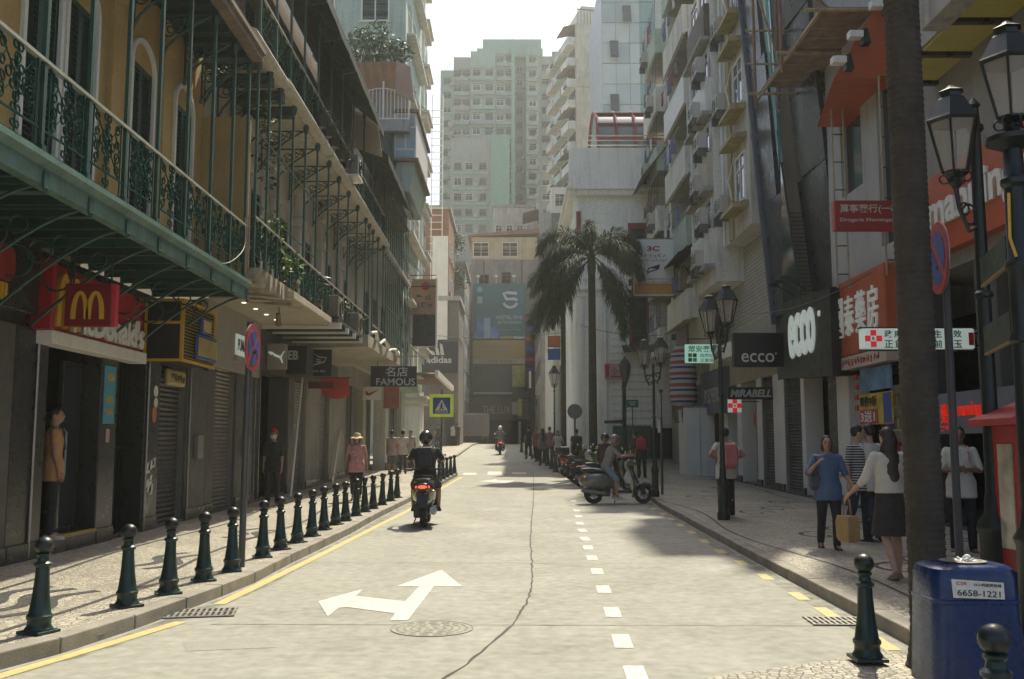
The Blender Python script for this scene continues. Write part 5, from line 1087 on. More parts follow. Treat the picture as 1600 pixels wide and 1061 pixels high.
O('blank_panel', MB().box(6.9, 7.1, 33.2, 37.2, 4.95, 6.75), M('beige_blank_sign', (.4, .36, .27), .7, .12, 1, streak=.35), R5, world=True); O('blank_panel', MB().box(6.85, 7.0, 37.4, 39.8, 4.9, 6.2), M('mauve_grey_panel', (.24, .22, .25), .7, .1, 1), R5, world=True)
R6 = T('corner_balcony_block', 'narrow corner block with corrugated awnings and stained green balconies', 'building', (9, 48, .6))
O('wall', MB().box(RX+.3, 20, 44.4, 47.6, -.2, 23.4), concrete, R6, world=True)
for k in range(6):
    z = 6+k*2.9; O('balcony_slab', MB().box(6.9, RX+.3, 44.4, 48.5, z-.16, z), concrete, R6, world=True); O('balcony_parapet', MB().box(6.85, 6.97, 44.3, 48.5, z-.2, z+1.0), mint_wall if k % 2 else white_wall, R6, world=True)
    O('balcony_end', MB().box(6.97, RX+.3, 44.3, 44.42, z-.2, z+1.0), mint_wall if k % 2 else white_wall, R6, world=True)
    O('balcony_opening', MB().box(RX+.22, RX+.32, 44.8, 47.2, z+.05, z+2.3), glass_d, R6, world=True); bars = MB()
    for i in range(8): bars.box(6.9, 6.92, 44.5+i*.5, 44.53+i*.5, z+1, z+2.55)
    O('window_bars', bars, black_iron, R6, world=True)
corrugated('sheet_awning', R6, (7.3, 44.1, 15.6), (-1.2, 0, -1.5), (0, 3.6, 0), M('grey_slat_awning', (.25, .23, .19), .8, .2, 3), 10, .03)
corrugated('sheet_awning', R6, (7.3, 44.1, 11.3), (-1.5, 0, -1.2), (0, 3.6, 0), M('dark_old_sheet', (.06, .06, .055), .8, .3, 3), 10, .03)
# signs along the podium
t = T('narrow_black_sign', 'narrow black sign with heavy slanted silver lettering on a bracket', 'sign', (6.3, 27, 3.0)); a, b = onY(1137, 624, 28), onY(1211, 605, 28)
O('board', MB().box(a.x, b.x, 28, 28.1, a.z, b.z), black_s, t, world=True, bevel=.008); txt('MiRABELL', t, ((a.x+b.x)/2-.02, 27.995, (a.z+b.z)/2), (1.2, .22), 'c', silver_s, .035, .015, shear=.25)
O('sign_bracket', MB().box(b.x, RX-.1, 28.03, 28.07, a.z+.08, a.z+.11).box(b.x, RX-.1, 28.03, 28.07, b.z-.11, b.z-.08), black_iron, t, world=True)
t = T('checkered_cross_sign', 'small square red and white checkered cross lightbox', 'sign', (6.2, 29.5, 2.5)); a, b = onY(1137, 644, 29.5), onY(1158, 624, 29.5)
checker(t, ((a.x+b.x)/2, 29.5, (a.z+b.z)/2), 'c', .41, .05); O('case', MB().box(a.x, b.x, 29.5, 29.6, a.z, b.z), black_iron, t, world=True); O('sign_bracket', MB().box(b.x, RX, 29.53, 29.57, b.z-.08, b.z-.05), black_iron, t, world=True)
t = T('green_pharmacy_lightbox', 'pale green lit pharmacy box with dark and light green squares', 'sign', (6.4, 33, 4)); a, b = onY(1071, 567, 33), onY(1125, 538, 33)
O('lightbox', MB().box(a.x, b.x, 33, 33.12, a.z, b.z), M('pale_green_lit', (.4, .68, .56), .5, .05, 1, emit=.3, fine=0), t, world=True, bevel=.01)
txt('眾安藥房', t, (a.x+.6, 32.995, b.z-.16), (1.0, .22), 'c', grn, .01, .01); txt('政府註冊', t, (a.x+.82, 32.995, a.z+.26), (.62, .13), 'c', M('pale_grey_print', (.25, .35, .33), .6), .01, .01); txt('正貨保證', t, (a.x+.82, 32.995, a.z+.09), (.62, .13), 'c', M('pale_grey_print', (.25, .35, .33), .6), .01, .01)
for i, (u, v, m) in enumerate(((.1, .2, 0), (.26, .2, 1), (.1, .04, 1), (.26, .04, 0))): O('green_square', MB().box(a.x+u, a.x+u+.13, 32.985, 33, a.z+v, a.z+v+.13), (M('light_green_print', (.12, .4, .05), .5), M('dark_green_print', (.01, .12, .1), .5))[m], t, world=True)
O('sign_bracket', MB().box(b.x, 7.5, 33.04, 33.08, b.z-.1, b.z-.05).box(a.x+.1, 7.5, 33.04, 33.08, b.z+.18, b.z+.21), black_iron, t, world=True)
t = T('slate_sport_fascia', 'slate blue fascia with faded pale lettering behind the striped bundle', 'sign', (7.4, 35, 2.7)); O('board', MB().box(7.3, 7.58, 33.4, 37.2, 2.7, 4.3), M('slate_panel', (.1, .105, .14), .5), t, world=True); txt('SKECHERS', t, (7.29, 35.2, 3.35), (2.6, .55), 'r', M('faded_pale_print', (.36, .34, .31), .6), .02, .02)
st = bpy.data.materials.new('striped_tarpaulin'); st.use_nodes = True; n_ = st.node_tree.nodes; g_ = n_.new('ShaderNodeNewGeometry'); sx = n_.new('ShaderNodeSeparateXYZ'); st.node_tree.links.new(g_.outputs['Position'], sx.inputs[0])
mt = n_.new('ShaderNodeMath'); mt.operation = 'MULTIPLY'; mt.inputs[1].default_value = 2.3; st.node_tree.links.new(sx.outputs[2], mt.inputs[0]); fr_ = n_.new('ShaderNodeMath'); fr_.operation = 'FRACT'; st.node_tree.links.new(mt.outputs[0], fr_.inputs[0])
cr = n_.new('ShaderNodeValToRGB'); cr.color_ramp.interpolation = 'CONSTANT'; e_ = cr.color_ramp.elements; e_[0].color = (.45, .42, .4, 1); e_[1].position = .3; e_[1].color = (.05, .06, .14, 1)
for p_, c_ in ((.5, (.45, .42, .4, 1)), (.7, (.3, .07, .06, 1))): q_ = e_.new(p_); q_.color = c_
st.node_tree.links.new(fr_.outputs[0], cr.inputs[0]); st.node_tree.links.new(cr.outputs[0], n_['Principled BSDF'].inputs['Base Color']); n_['Principled BSDF'].inputs['Roughness'].default_value = .8
t = T('striped_tarpaulin_bundle', 'red white and blue striped tarpaulin wrapped bundle hung on the corner', 'bundle', (6.6, 37, 2.9)); m_ = MB(); r_ = random.Random(8); rings = []
for k in range(11):
    z = 2.95+k*.24; rr = [.3, .46, .5, .5, .49, .5, .49, .47, .46, .42, .3][k]; rings.append([(6.6+rr*1.05*cos(a)*(1+r_.uniform(-.05, .05)), 37+rr*sin(a)*(1+r_.uniform(-.05, .05)), z) for a in [2*pi*i/18 for i in range(18)]])
m_.loft(rings); O('tarpaulin', m_, st, t, world=True, smooth=True); m_ = MB(); r_ = random.Random(9)
for i in range(14): a = r_.uniform(0, 6.28); m_.tube([(6.6+.4*cos(a), 37+.4*sin(a), 3.1), (6.6+.42*cos(a), 37+.42*sin(a), 2.7), (6.6+.3*cos(a), 37+.3*sin(a), 2.4)], .025, 4)
O('hanging_ends', m_, brn, t, world=True); O('tie_rope', MB().tube([(6.6, 37, 5.2), (7.2, 37, 5.7)], .02, 5), brn, t, world=True)
t = T('white_hoarding_box', 'plain white hoarding box standing at the shop corner', 'hoarding', (7, 36.6, .4)); O('panel', MB().box(6.5, 7.02, 36, 37.6, zr(36)+KH, 2.95), white_p, t, world=True); O('panel', MB().box(7.04, 7.58, 36.02, 37.6, zr(36)+KH, 2.95), white_p, t, world=True); O('cap', MB().box(6.48, 7.6, 35.98, 37.62, 2.95, 3.0), concrete, t, world=True)
t = T('red_stock_rack', 'small red goods rack in the lit shop doorway', 'rack', (7.9, 31, .3)); O('rack_frame', MB().box(7.8, 8.1, 30.2, 31, .3, .34).box(7.8, 7.84, 30.2, 30.24, .34, 2.2).box(7.8, 7.84, 30.96, 31, .34, 2.2), white_p, t, world=True); O('header', MB().box(7.78, 7.84, 30.2, 31, 2.2, 2.6), red_s, t, world=True)
for i in range(5): O('goods', MB().box(7.84, 8.05, 30.25+i*.15, 30.36+i*.15, .5+.3*(i % 3), .75+.3*(i % 3)), shelf_g[i], t, world=True)
t = T('consultant_banner', 'tall white hanging banner with red 3C logo and orange base', 'sign', (4.9, 38, 7)); a, b = onY(990, 462, 38), onY(1052, 374, 38)
O('banner', MB().box(a.x, b.x, 38, 38.08, a.z, b.z), white_p, t, world=True); O('orange_base', MB().box(a.x+.04, b.x-.04, 37.985, 38, a.z+.06, a.z+.5), M('orange_gradient_print', (.5, .24, .06), .6), t, world=True)
txt('3C', t, ((a.x+b.x)/2, 37.985, b.z-.38), (.5, .2), 'c', red_s, .03, .015); scrawl(t, ((a.x+b.x)/2, 37.995, b.z-.68), (1.1, .15), 'c', M('pale_grey_text', (.3, .3, .29), .6), 6, 8, .01); scrawl(t, ((a.x+b.x)/2, 37.995, b.z-.86), (1.1, .1), 'c', M('grey_text', (.2, .2, .19), .6), 12, 9, .01)
plate([stroke([(-.25, -.12), (.2, .04), (.25, .2), (-.2, .05), (-.25, -.12)], .05)], t, ((a.x+b.x)/2, 37.985, a.z+1.05), 'c', .01, M('purple_grey_print', (.08, .05, .07), .6), 'phone_picture'); scrawl(t, ((a.x+b.x)/2, 37.995, a.z+.68), (1.25, .08), 'c', red_dull, 14, 10, .01); scrawl(t, ((a.x+b.x)/2, 37.995, a.z+.56), (1.25, .07), 'c', red_dull, 16, 11, .01)
fr = MB().box(a.x-.06, b.x+.06, 38.09, 38.14, b.z, b.z+.06).box(a.x-.06, b.x+.06, 38.09, 38.14, a.z-.06, a.z).box(a.x-.06, a.x, 38.09, 38.14, a.z, b.z).box(b.x, b.x+.06, 38.09, 38.14, a.z, b.z); fr.cyl((b.x, 38.1, b.z-.2), (7.6, 38.1, b.z-.2), .03, .03, 6); fr.cyl((b.x, 38.1, a.z+.2), (7.6, 38.1, a.z+.2), .03, .03, 6); fr.tube([(b.x, 38.1, b.z-.3), (7.5, 38.1, a.z+.3)], .025, 5)
O('sign_frame', fr, M('grey_steel', (.16, .15, .14), .6, metal=.4), t, world=True)

# clutter on the apartment fronts: laundry, pipes, extra units
lc = [cloth_ for cloth_ in (M('laundry_white', (.5, .49, .46), .9), M('laundry_blue', (.1, .15, .28), .9), M('laundry_red', (.3, .07, .07), .9), M('laundry_grey', (.15, .15, .15), .9))]; r_ = random.Random(21)
for par, x, ys, zs_ in ((R5, 6.35, (35.5, 39.6), [6.4+2.75*k for k in range(6)]), (R6, 6.75, (44.6, 48.2), [6+2.9*k for k in range(6)])):
    for z in zs_:
        O('laundry_pole', MB().cyl((x, ys[0], z+1.7), (x, ys[1], z+1.72), .015, .015, 5), metal_grey, par, world=True); y = ys[0]+r_.uniform(.1, .8)
        while y < ys[1]-.5:
            w_ = r_.uniform(.3, .55); h = r_.uniform(.4, .8); m_ = MB(); k = 5
            for i in range(k+1): m_.v += [(x+.03*sin(i*1.9), y+w_*i/k, z+1.7), (x+.05*sin(i*2.3+1), y+w_*i/k*.95, z+1.7-h)]
            for i in range(k): m_.f.append((2*i, 2*i+1, 2*i+3, 2*i+2)); m_.m.append(0)
            O('laundry', m_, r_.choice(lc), par, world=True); y += w_+r_.uniform(.1, .9)
for par, x, y, z0, z1 in ((R4, 6.96, 30.9, 8.0, 22), (R4, 6.62, 34.4, 6.9, 17), (R5, 7.52, 40.5, 6.4, 21), (R5, 7.5, 34.8, 6.4, 21), (R6, 7.85, 44.35, 3, 23)):
    O('drain_pipe', MB().cyl((x, y, z0), (x, y, z1), .05, .05, 8), white_s, par, world=True)
for par, x, y, z in [(R5, 7.55, 43.0, 6.6+2.75*k) for k in range(5)]+[(R6, 6.84, 45.5+(k % 2)*1.6, 6.3+2.9*k) for k in range(6)]: ac_unit(par, (x, y, z), -pi/2)
# ================================================================ FAR END OF THE STREET
# white corner building with red glazed barrel roof
bright_w = M('bright_white_render', (.88, .865, .78), .85, .08, .6, .15, 30, streak=.3)
W = T('white_corner_building', 'white corner building with red framed glass barrel roof behind the palm', 'building', (5.5, 48, .7))
wy = 48.0
O('wall', MB().box(3.35, 20, wy, 60, -.2, 16.2), bright_w, W, world=True)
O('rounded_pier', MB().lathe([(.4, 0), (.4, 9.8), (.5, 9.9), (.5, 10.2), (.36, 10.3), (.36, 14.5)], 18, (3.5, wy+.35, .5)), bright_w, W, world=True, smooth=True)
O('pilaster', MB().box(4.3, 4.75, wy-.14, wy, .5, 9), bright_w, W, world=True, bevel=.03)
for i in range(17): O('stone_course', MB().box(4.95, 12.9, wy-.06, wy+.02, 2.55+i*.36, 2.86+i*.36), bright_w, W, world=True, bevel=.015)
for z, d in ((9.0, .15), (9.35, .25), (9.9, .12)): O('cornice', MB().box(3.0, 13, wy-d, wy, z, z+.18), bright_w, W, world=True, bevel=.02)
O('cornice', MB().box(2.9, 13, wy-.4, 60.1, 14.2, 14.45), bright_w, W, world=True); O('cornice', MB().box(2.75, 13, wy-.6, 60.1, 14.45, 14.6), bright_w, W, world=True); O('terrace_parapet', MB().box(2.9, 13, wy-.5, wy-.3, 14.6, 16.6), bright_w, W, world=True)
for z in (16.75, 17.0, 17.25): O('terrace_rail', MB().box(3.8, 9, wy-.42, wy-.38, z, z+.05), white_p, W, world=True)
red_f = M('maroon_window_frame', (.2, .03, .035), .5)
ba = [onY(935, 200, wy+1), onY(1020, 140, wy+1)]
bx0, bx1 = ba[0].x, 9.5; rr = 3.4; zc = 16.6
gl = O('barrel_glazing', MB().loft([[(bx0, wy+4.4-rr*cos(a), zc+rr*sin(a)) for a in [pi*i/16 for i in range(17)]], [(bx1, wy+4.4-rr*cos(a), zc+rr*sin(a)) for a in [pi*i/16 for i in range(17)]]][::-1], caps=True), M('grey_glazing', (.12, .14, .14), .1, .15, .5, spec=.8, fine=0), W, world=True, smooth=True)
for k in range(6):
    x = bx0+(bx1-bx0)*k/5; m_ = MB(); m_.tube([(x, wy+4.4-(rr+.03)*cos(a), zc+(rr+.03)*sin(a)) for a in [pi*i/16 for i in range(17)]], .09, 4); O('barrel_rib', m_, red_f, gl, world=True)
for a in (.02, .3, .6, .95, 1.57): O('barrel_purlin', MB().box(bx0, bx1, wy+4.35-(rr+.06)*cos(a), wy+4.45-(rr+.06)*cos(a), zc+(rr+.06)*sin(a)-.05, zc+(rr+.06)*sin(a)+.05), red_f if a < 1.2 else white_p, gl, world=True)
O('red_column', MB().box(3.28, 3.5, wy-.1, wy+.1, 10.3, 13.4), red_f, W, world=True); O('red_window', MB().box(5.9, 6.9, wy-.08, wy-.001, 6.4, 12.8), red_f, W, world=True); O('dark_pane', MB().box(6.05, 6.75, wy-.1, wy-.081, 6.7, 12.5), glass_d, W, world=True)
corrugated('tile_hood', W, (5.5, wy-.9, 6.1), (0, .9, .5), (2.4, 0, 0), M('dark_tile', (.05, .05, .05), .8), 12, .03)
O('shop_window', MB().box(5.0, 12.8, wy-.09, wy-.07, .9, 2.4), glass_d, W, world=True); O('mural_panel', MB().box(5.0, 6.9, wy-.12, wy-.095, .9, 2.5), M('green_mural', (.03, .09, .06), .5, .6, 1.2), W, world=True); O('mural_panel', MB().box(8.2, 9.9, wy-.12, wy-.095, .9, 2.5), M('blue_black_mural', (.02, .03, .05), .5, .4, 1.2), W, world=True); O('mural_panel', MB().box(9.95, 12.8, wy-.12, wy-.095, .9, 2.3), M('grey_mural', (.2, .21, .22), .5, .5, 1), W, world=True)
m_ = MB(); m_.prism(arc(0, 0, .5, 0, 340, 14, .35), lambda u, v, w_: (u, -w_, v), .03); O('mural_blot', m_, black_s, W, (11.3, wy-.125, 1.9), world=True)
t = T('pink_shop_sign', 'small pink sign with two dark characters on the white wall', 'sign', (4.9, 47.7, 5)); a, b = onY(945, 591, 47.7), onY(983, 568, 47.7); O('board', MB().box(a.x, b.x, 47.7, 47.85, a.z, b.z), M('pale_pink_board', (.5, .3, .27), .6), t, world=True); txt('小 寧', t, ((a.x+b.x)/2+.1, 47.69, (a.z+b.z)/2), (.75, .4), 'c', M('dark_red_print', (.12, .02, .02), .6), .02, .02); O('red_side', MB().box(a.x+.03, a.x+.22, 47.68, 47.7, a.z+.05, b.z-.05), red_s, t, world=True); O('red_line', MB().box(a.x+.3, b.x-.05, 47.68, 47.7, a.z+.05, a.z+.12), red_s, t, world=True); O('sign_bracket', MB().box((a.x+b.x)/2-.02, (a.x+b.x)/2+.02, 47.85, wy, b.z-.1, b.z-.05), black_iron, t, world=True)
# glass office above it
G = T('pale_glass_office', 'pale glass office block with open vent windows beyond the barrel roof', 'building', (12, 100, 1.6)); O('core', MB().box(9.75, 26, 100.2, 116, -.2, 53), M('office_core', (.3, .33, .33), .5), G, world=True)
pg = [M('pale_glass_%d' % i, c, .12, .1, .5, spec=.7, fine=0) for i, c in enumerate(((.34, .4, .4), (.28, .35, .36), (.4, .45, .44)))]; r_ = random.Random(6)
for k in range(14):
    for j in range(3): O('glass_panel', MB().box(9.8+j*1.5, 11.25+j*1.5, 100.1, 100.2, 22+k*2.3, 24.2+k*2.3), r_.choice(pg), G, world=True, bevel=.02)
    O('curved_panel', MB().lathe([(1.7, 0), (1.7, 2.2)], 20, (14.6, 101.6, 22+k*2.3)), M('teal_grey_glass', (.14, .26, .26), .1, .1, .5), G, world=True)
for x, z in ((10.6, 43), (10.6, 37), (12, 47), (13.2, 33)): O('open_vent', MB().hexa([(x, 99.2, z), (x+.9, 99.2, z), (x+.9, 99.25, z), (x, 99.25, z), (x, 100, z+2.2), (x+.9, 100, z+2.2), (x+.9, 100.05, z+2.2), (x, 100.05, z+2.2)]), glass_d, G, world=True)
# cream tower with balconies
C_ = T('cream_balcony_tower', 'tall cream tower with blank end wall and tin roofed balconies down one side', 'building', (8.75, 125, 1.6), R(12)); O('wall', MB().box(0, 11, 0, 13.5, -2, 57), cream, C_); O('roof_house', MB().box(1, 6, 1, 8, 57, 60), white_wall, C_)
rf = MB()
for i in range(9): rf.box(.2+i*.45, .27+i*.45, .1, .17, 57, 59)
rf.box(.1, 4.2, .05, .22, 59, 59.12); O('roof_cage', rf, brn, C_)
for k in range(18):
    z = 4+k*2.95
    for y, m in ((.6, white_wall), (4.8, mint_wall), (9.0, cream)): O('balcony', MB().box(-1.1, 0, y, y+3.6, z, z+1.1), m, C_); O('balcony_opening', MB().box(-.06, .02, y+.2, y+3.4, z+1.15, z+2.7), glass_d, C_)
    if k % 2: O('tin_hood', MB().hexa([(-1.7, .4, z+2.3), (0, .4, z+2.8), (0, 4.4, z+2.8), (-1.7, 4.4, z+2.3), (-1.7, .4, z+2.37), (0, .4, z+2.87), (0, 4.4, z+2.87), (-1.7, 4.4, z+2.37)]), sk, C_)
    O('air_conditioner_unit', TXT['AC'], None, C_, (-1.1, 1.6+(k % 3)*3.6, z+.25), (0, 0, -pi/2))
for i in range(4): O('wall_joint', MB().box(0, 11, -.04, 0, 12+i*12, 12.1+i*12), concrete, C_)
B4 = T('tan_slab_tower', 'tan slab tower rising behind the cream balcony tower', 'building', (12, 150, 1.6)); O('wall', MB().box(6.6, 16, 148, 160, -.2, 63), M('tan_render', (.42, .37, .3), .8, .1, .5), B4, world=True); O('roof_cap', MB().box(6.4, 16.2, 147.7, 160, 63, 64.2), concrete, B4, world=True)
# stained low tenement left of it and the right side of the far street
D_ = T('stained_tenement', 'stained concrete tenement with tin shacks on its roof edge', 'building', (5, 112, 1.6)); O('wall', MB().box(3.2, 8.3, 112, 118, -.2, 29), concrete, D_, world=True); O('stain_wall', MB().box(4.7, 8.1, 111.85, 111.99, 14, 29), M('black_stained_concrete', (.16, .15, .14), .9, .5, 2, .4, 15, streak=.8), D_, world=True)
O('roof_shack', MB().box(4.7, 8.2, 112, 117, 29, 32.2), white_wall, D_, world=True); windows(D_, 112, 'c', [(5.1, 29.8), (6.5, 29.8)], 1.2, 1.6, white_p)
for i in range(7): z = 8+i*3.1; O('balcony', MB().box(2.0, 3.2, 112.3, 117.6, z, z+1.2), white_wall if i % 2 else concrete, D_, world=True); O('balcony_opening', MB().box(3.12, 3.22, 112.6, 117.4, z+1.25, z+2.8), glass_d, D_, world=True); O('tin_hood', MB().hexa([(1.3, 112, z+2.4), (3.2, 112, z+2.9), (3.2, 117.8, z+2.9), (1.3, 117.8, z+2.4), (1.3, 112, z+2.48), (3.2, 112, z+2.98), (3.2, 117.8, z+2.98), (1.3, 117.8, z+2.48)]), sk, D_, world=True)
for i in range(3): O('pipe_rail', MB().cyl((3.0, 111.7, 16+i*3), (8.1, 111.7, 16+i*3), .06, .06, 5), white_p, D_, world=True)
E1 = block('narrow_white_shophouse', 'narrow white shophouse with a column of small square signs', 2.6, 6, 60.2, 75.5, 14, white_wall, face=('c', 'r'), z0=8.5, wsz=(1.0, 1.5), cols=[3.0, 4.4])
O('slatted_pier', MB().box(3.0, 3.9, 60, 60.15, .9, 6.5), brn, E1, world=True)
for i in range(24): O('slat', MB().box(2.98, 3.92, 59.94, 60.0, 1.2+i*.22, 1.32+i*.22), M('tan_slat', (.34, .26, .15), .7), E1, world=True)
sq = [('small square red sign at the top of the sign column', (.4, .02, .04)), ('small square white sign with grey scribble in the sign column', (.5, .5, .46)), ('small square dark photo sign in the sign column', (.06, .055, .05)), ('small square orange sign low in the sign column', (.38, .1, .04)), ('small square blue and red sign at the foot of the sign column', (.03, .08, .3))]
for (lb, c), py in zip(sq, (409, 428, 447, 533, 553)):
    a, b = onY(857, py+8, 58), onY(875, py-8, 58); t = sbox('square_sign', lb, a.x, b.x, 58, 58.2, a.z, b.z, M('sq_'+lb[13:22].replace(' ', '_'), c, .5, .1)); O('rim', MB().box(a.x-.03, b.x+.03, 58.21, 58.26, a.z-.03, b.z+.03), black_iron, t, world=True); O('sign_bracket', MB().box(b.x, 3.2, 58.22, 58.25, (a.z+b.z)/2-.02, (a.z+b.z)/2+.02), black_iron, t, world=True)
t = T('vertical_club_sign', 'tall dark vertical sign with dim red and blue bands', 'sign', (1.5, 84, 9)); a, b = onY(821, 610, 84), onY(835, 490, 84); O('board', MB().box(a.x, b.x, 84, 84.4, a.z, b.z), M('dark_purple_board', (.035, .02, .03), .5), t, world=True)
for i in range(6): O('band', MB().box(a.x+.05, b.x-.05, 83.97, 84, b.z-.6-i*.9, b.z-.3-i*.9), (red_s, blue_s)[i % 2], t, world=True)
O('white_bar', MB().box((a.x+b.x)/2-.1, (a.x+b.x)/2+.1, 83.97, 84, a.z+.2, a.z+1.9), white_p, t, world=True); O('sign_bracket', MB().box(b.x, 3, 84.1, 84.2, b.z-.5, b.z-.4), black_iron, t, world=True)
E2 = block('far_shop_row', 'grey shop row on the far side street corner', 2.4, 8, 80.5, 100, 15, concrete, face=('c', 'r'), z0=6)
# end building with hoardings
EB = T('corner_hoarding_building', 'grey corner building with rusty roof rooms and stacked billboards', 'building', (-1.6, 108, 1.6)); ey = 108.0
x0, x1 = onY(738, 400, ey).x, onY(826, 400, ey).x
O('wall', MB().box(x0, x1+6, ey, 124, -.2, 22.6), M('grey_brown_plaster', (.27, .24, .2), .85, .25, .6, .2, 10, streak=.6), EB, world=True)
O('side_wall', MB().hexa([(x0-1.7, ey+12, 0), (x0, ey+.05, 0), (x0, ey+12, 0), (x0-1.2, ey+14, 0), (x0-1.7, ey+12, 22.4), (x0, ey+.05, 22.4), (x0, ey+12, 22.4), (x0-1.2, ey+14, 22.4)]), rust, EB, world=True)
rustyy = M('rust_streaked_cream_sheet', (.5, .4, .24), .7, .15, 1, 0, 20, streak=.6, grime=(.3, .14, .04))
O('roof_room', MB().box(x0-.1, x1+1, ey-.1, 120, 22.6, 25.2), rustyy, EB, world=True); O('rusty_roof', MB().hexa([(x0-.5, ey-.5, 25.2), (x1+1.2, ey-.5, 25.6), (x1+1.2, 121, 25.6), (x0-.5, 121, 25.2), (x0-.5, ey-.5, 25.4), (x1+1.2, ey-.5, 26.2), (x1+1.2, 121, 26.2), (x0-.5, 121, 25.4)]), rust, EB, world=True)
windows(EB, ey-.1, 'c', [(x0+.1, 22.9), (x0+3.4, 22.9)], 1.8, 1.7, white_p)
O('bricked_window', MB().box(x0+2.6, x0+4.4, ey-.04, ey, 15.6, 19.4), M('greyer_plaster', (.22, .2, .17), .9), EB, world=True)
t = T('hotel_billboard', 'green and blue hotel billboard with white ribbon five and tower picture', 'billboard', (-1.6, 107, 11)); by = 107.0
a, b = onY(739, 530, by), onY(820, 443, by); wb, hb = b.x-a.x, b.z-a.z
O('board', MB().box(a.x, b.x, by, by+.25, a.z, b.z), M('teal_green_print', (.04, .14, .14), .5, .12, .3), t, world=True)
ox = a.x+wb*.72; oz = b.z-hb*.3
plate([stroke([(.75, .75), (-.35, .85), (-.75, .75), (-.45, .1), (.5, .15), (.75, -.05)], .34), stroke(arc(0, -.05, .8, 200, 340, 10), .3)], t, (ox, by-.06, oz), 'c', .05, M('billboard_white', (.6, .58, .55), .5), 'ribbon_five')
txt('HOTEL FIVE', t, (ox-.1, by-.05, b.z-hb*.61), (wb*.5, .42), 'c', silver_s, .02, .03); txt('澳門五號酒店', t, (ox-.1, by-.05, b.z-hb*.7), (wb*.48, .32), 'c', silver_s, .01, .03); scrawl(t, (ox-.1, by-.01, b.z-hb*.83), (wb*.44, .22), 'c', silver_s, 9, 12, .03)
plate([rect(0, .75, 0, 2.3), rect(.78, 1.5, 0, 2.4), rect(1.52, 2.4, 0, 1.3), rect(-.3, .0, 0, .7)], t, (a.x+.45, by-.05, a.z+.05), 'c', .03, M('blue_tower_print', (.1, .24, .42), .5, .4, 1.2), 'tower_picture')
plate([rect(.8, 1.48, .1, 2.3)], t, (a.x+.45, by-.09, a.z+.05), 'c', .03, M('pale_tower_print', (.36, .46, .5), .5, .2, 1.2), 'tower_picture')
plate([arc(0, 0, .32, 0, 350, 14)], t, (a.x+.75, by-.04, b.z-.7), 'c', .03, M('pale_teal_print', (.2, .34, .33), .5), 'round_logo'); plate([rect(-.3, .3, -.4, .4)], t, (a.x+.75, by-.04, b.z-1.9), 'c', .03, M('pale_print', (.34, .38, .32), .5), 'pale_square')
O('yellow_bar', MB().box(a.x+wb*.53, a.x+wb*.77, by-.04, by, a.z+.08, a.z+.3), yellow_s, t, world=True); O('white_bar', MB().box(a.x+wb*.78, b.x-.02, by-.04, by, a.z+.08, a.z+.3), white_p, t, world=True)
for i in range(3): O('billboard_lamp', MB().cyl((a.x+.6+i*2.0, by-.1, b.z), (a.x+.6+i*2.0, by-.7, b.z+.7), .05, .05, 5).box(a.x+.4+i*2, a.x+.8+i*2, by-.9, by-.6, b.z+.6, b.z+.8), white_p, t, world=True)
t = T('amber_billboard', 'amber billboard with faded two line lettering and telephone number', 'billboard', (-1.6, 107, 8)); c, d = onY(739, 569, by), onY(820, 531, by); O('board', MB().box(c.x, d.x, by, by+.25, c.z, d.z-.03), M('amber_print', (.5, .33, .1), .5, .1, .5), t, world=True)
scrawl(t, ((c.x+d.x)/2, by-.01, d.z-.75), (wb*.7, .42), 'c', M('faded_amber_text', (.36, .28, .16), .6), 10, 13, .03); scrawl(t, ((c.x+d.x)/2, by-.01, d.z-1.35), (wb*.35, .36), 'c', M('faded_amber_text', (.36, .28, .16), .6), 5, 14, .03); O('pale_band', MB().box(c.x, d.x, by-.03, by-.001, c.z+.02, c.z+.6), M('pale_amber_print', (.55, .44, .26), .5), t, world=True); txt('2295 5555', t, ((c.x+d.x)/2, by-.06, c.z+.32), (wb*.5, .36), 'c', M('faded_amber_text', (.36, .28, .16), .6), .02, .03)
t = T('dark_video_screen', 'large dark switched off screen with yellow poster beside it', 'screen', (-1.8, 107, 5)); c, d = onY(741, 613, by), onY(799, 571, by); O('screen_panel', MB().box(c.x, d.x, by, by+.3, c.z, d.z), M('dark_screen_face', (.028, .032, .04), .3), t, world=True); O('screen_edge', MB().box(c.x-.1, c.x-.005, by-.03, by+.3, c.z, d.z), brn, t, world=True); O('screen_sill', MB().box(c.x-.1, d.x+.1, by-.3, by+.2, c.z-.2, c.z-.005), white_p, t, world=True)
t = sbox('yellow_poster', 'yellow printed poster between the dark screen and the vertical sign', d.x+.1, d.x+1.5, by, by+.2, c.z+.6, d.z, M('yellow_green_print', (.5, .46, .12), .5, .3, 2)); 
t = T('lux_fascia', 'dark red shop fascia reading THE LUX above the dark street end', 'sign', (-1.6, 107, 3.5)); c, d = onY(727, 657, 106.5), onY(808, 622, 106.5); O('board', MB().box(c.x, d.x, 106.5, 107, c.z, d.z), M('dark_maroon_fascia', (.11, .03, .035), .5), t, world=True); txt('THE LUX', t, ((c.x+d.x)/2+.6, 106.46, (c.z+d.z)/2-.05), (3.1, .85), 'c', silver_s, .0, .05)
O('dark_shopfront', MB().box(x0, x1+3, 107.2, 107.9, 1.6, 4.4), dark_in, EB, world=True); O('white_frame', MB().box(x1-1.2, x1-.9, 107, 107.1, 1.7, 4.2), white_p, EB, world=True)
E3 = block('dark_side_shops', 'dark cluttered shop row with small hanging signs near the street end', 2.0, 9, 101, 107, 9.5, M('dark_grey_render', (.1, .1, .1), .8), face=('c',), z0=6)
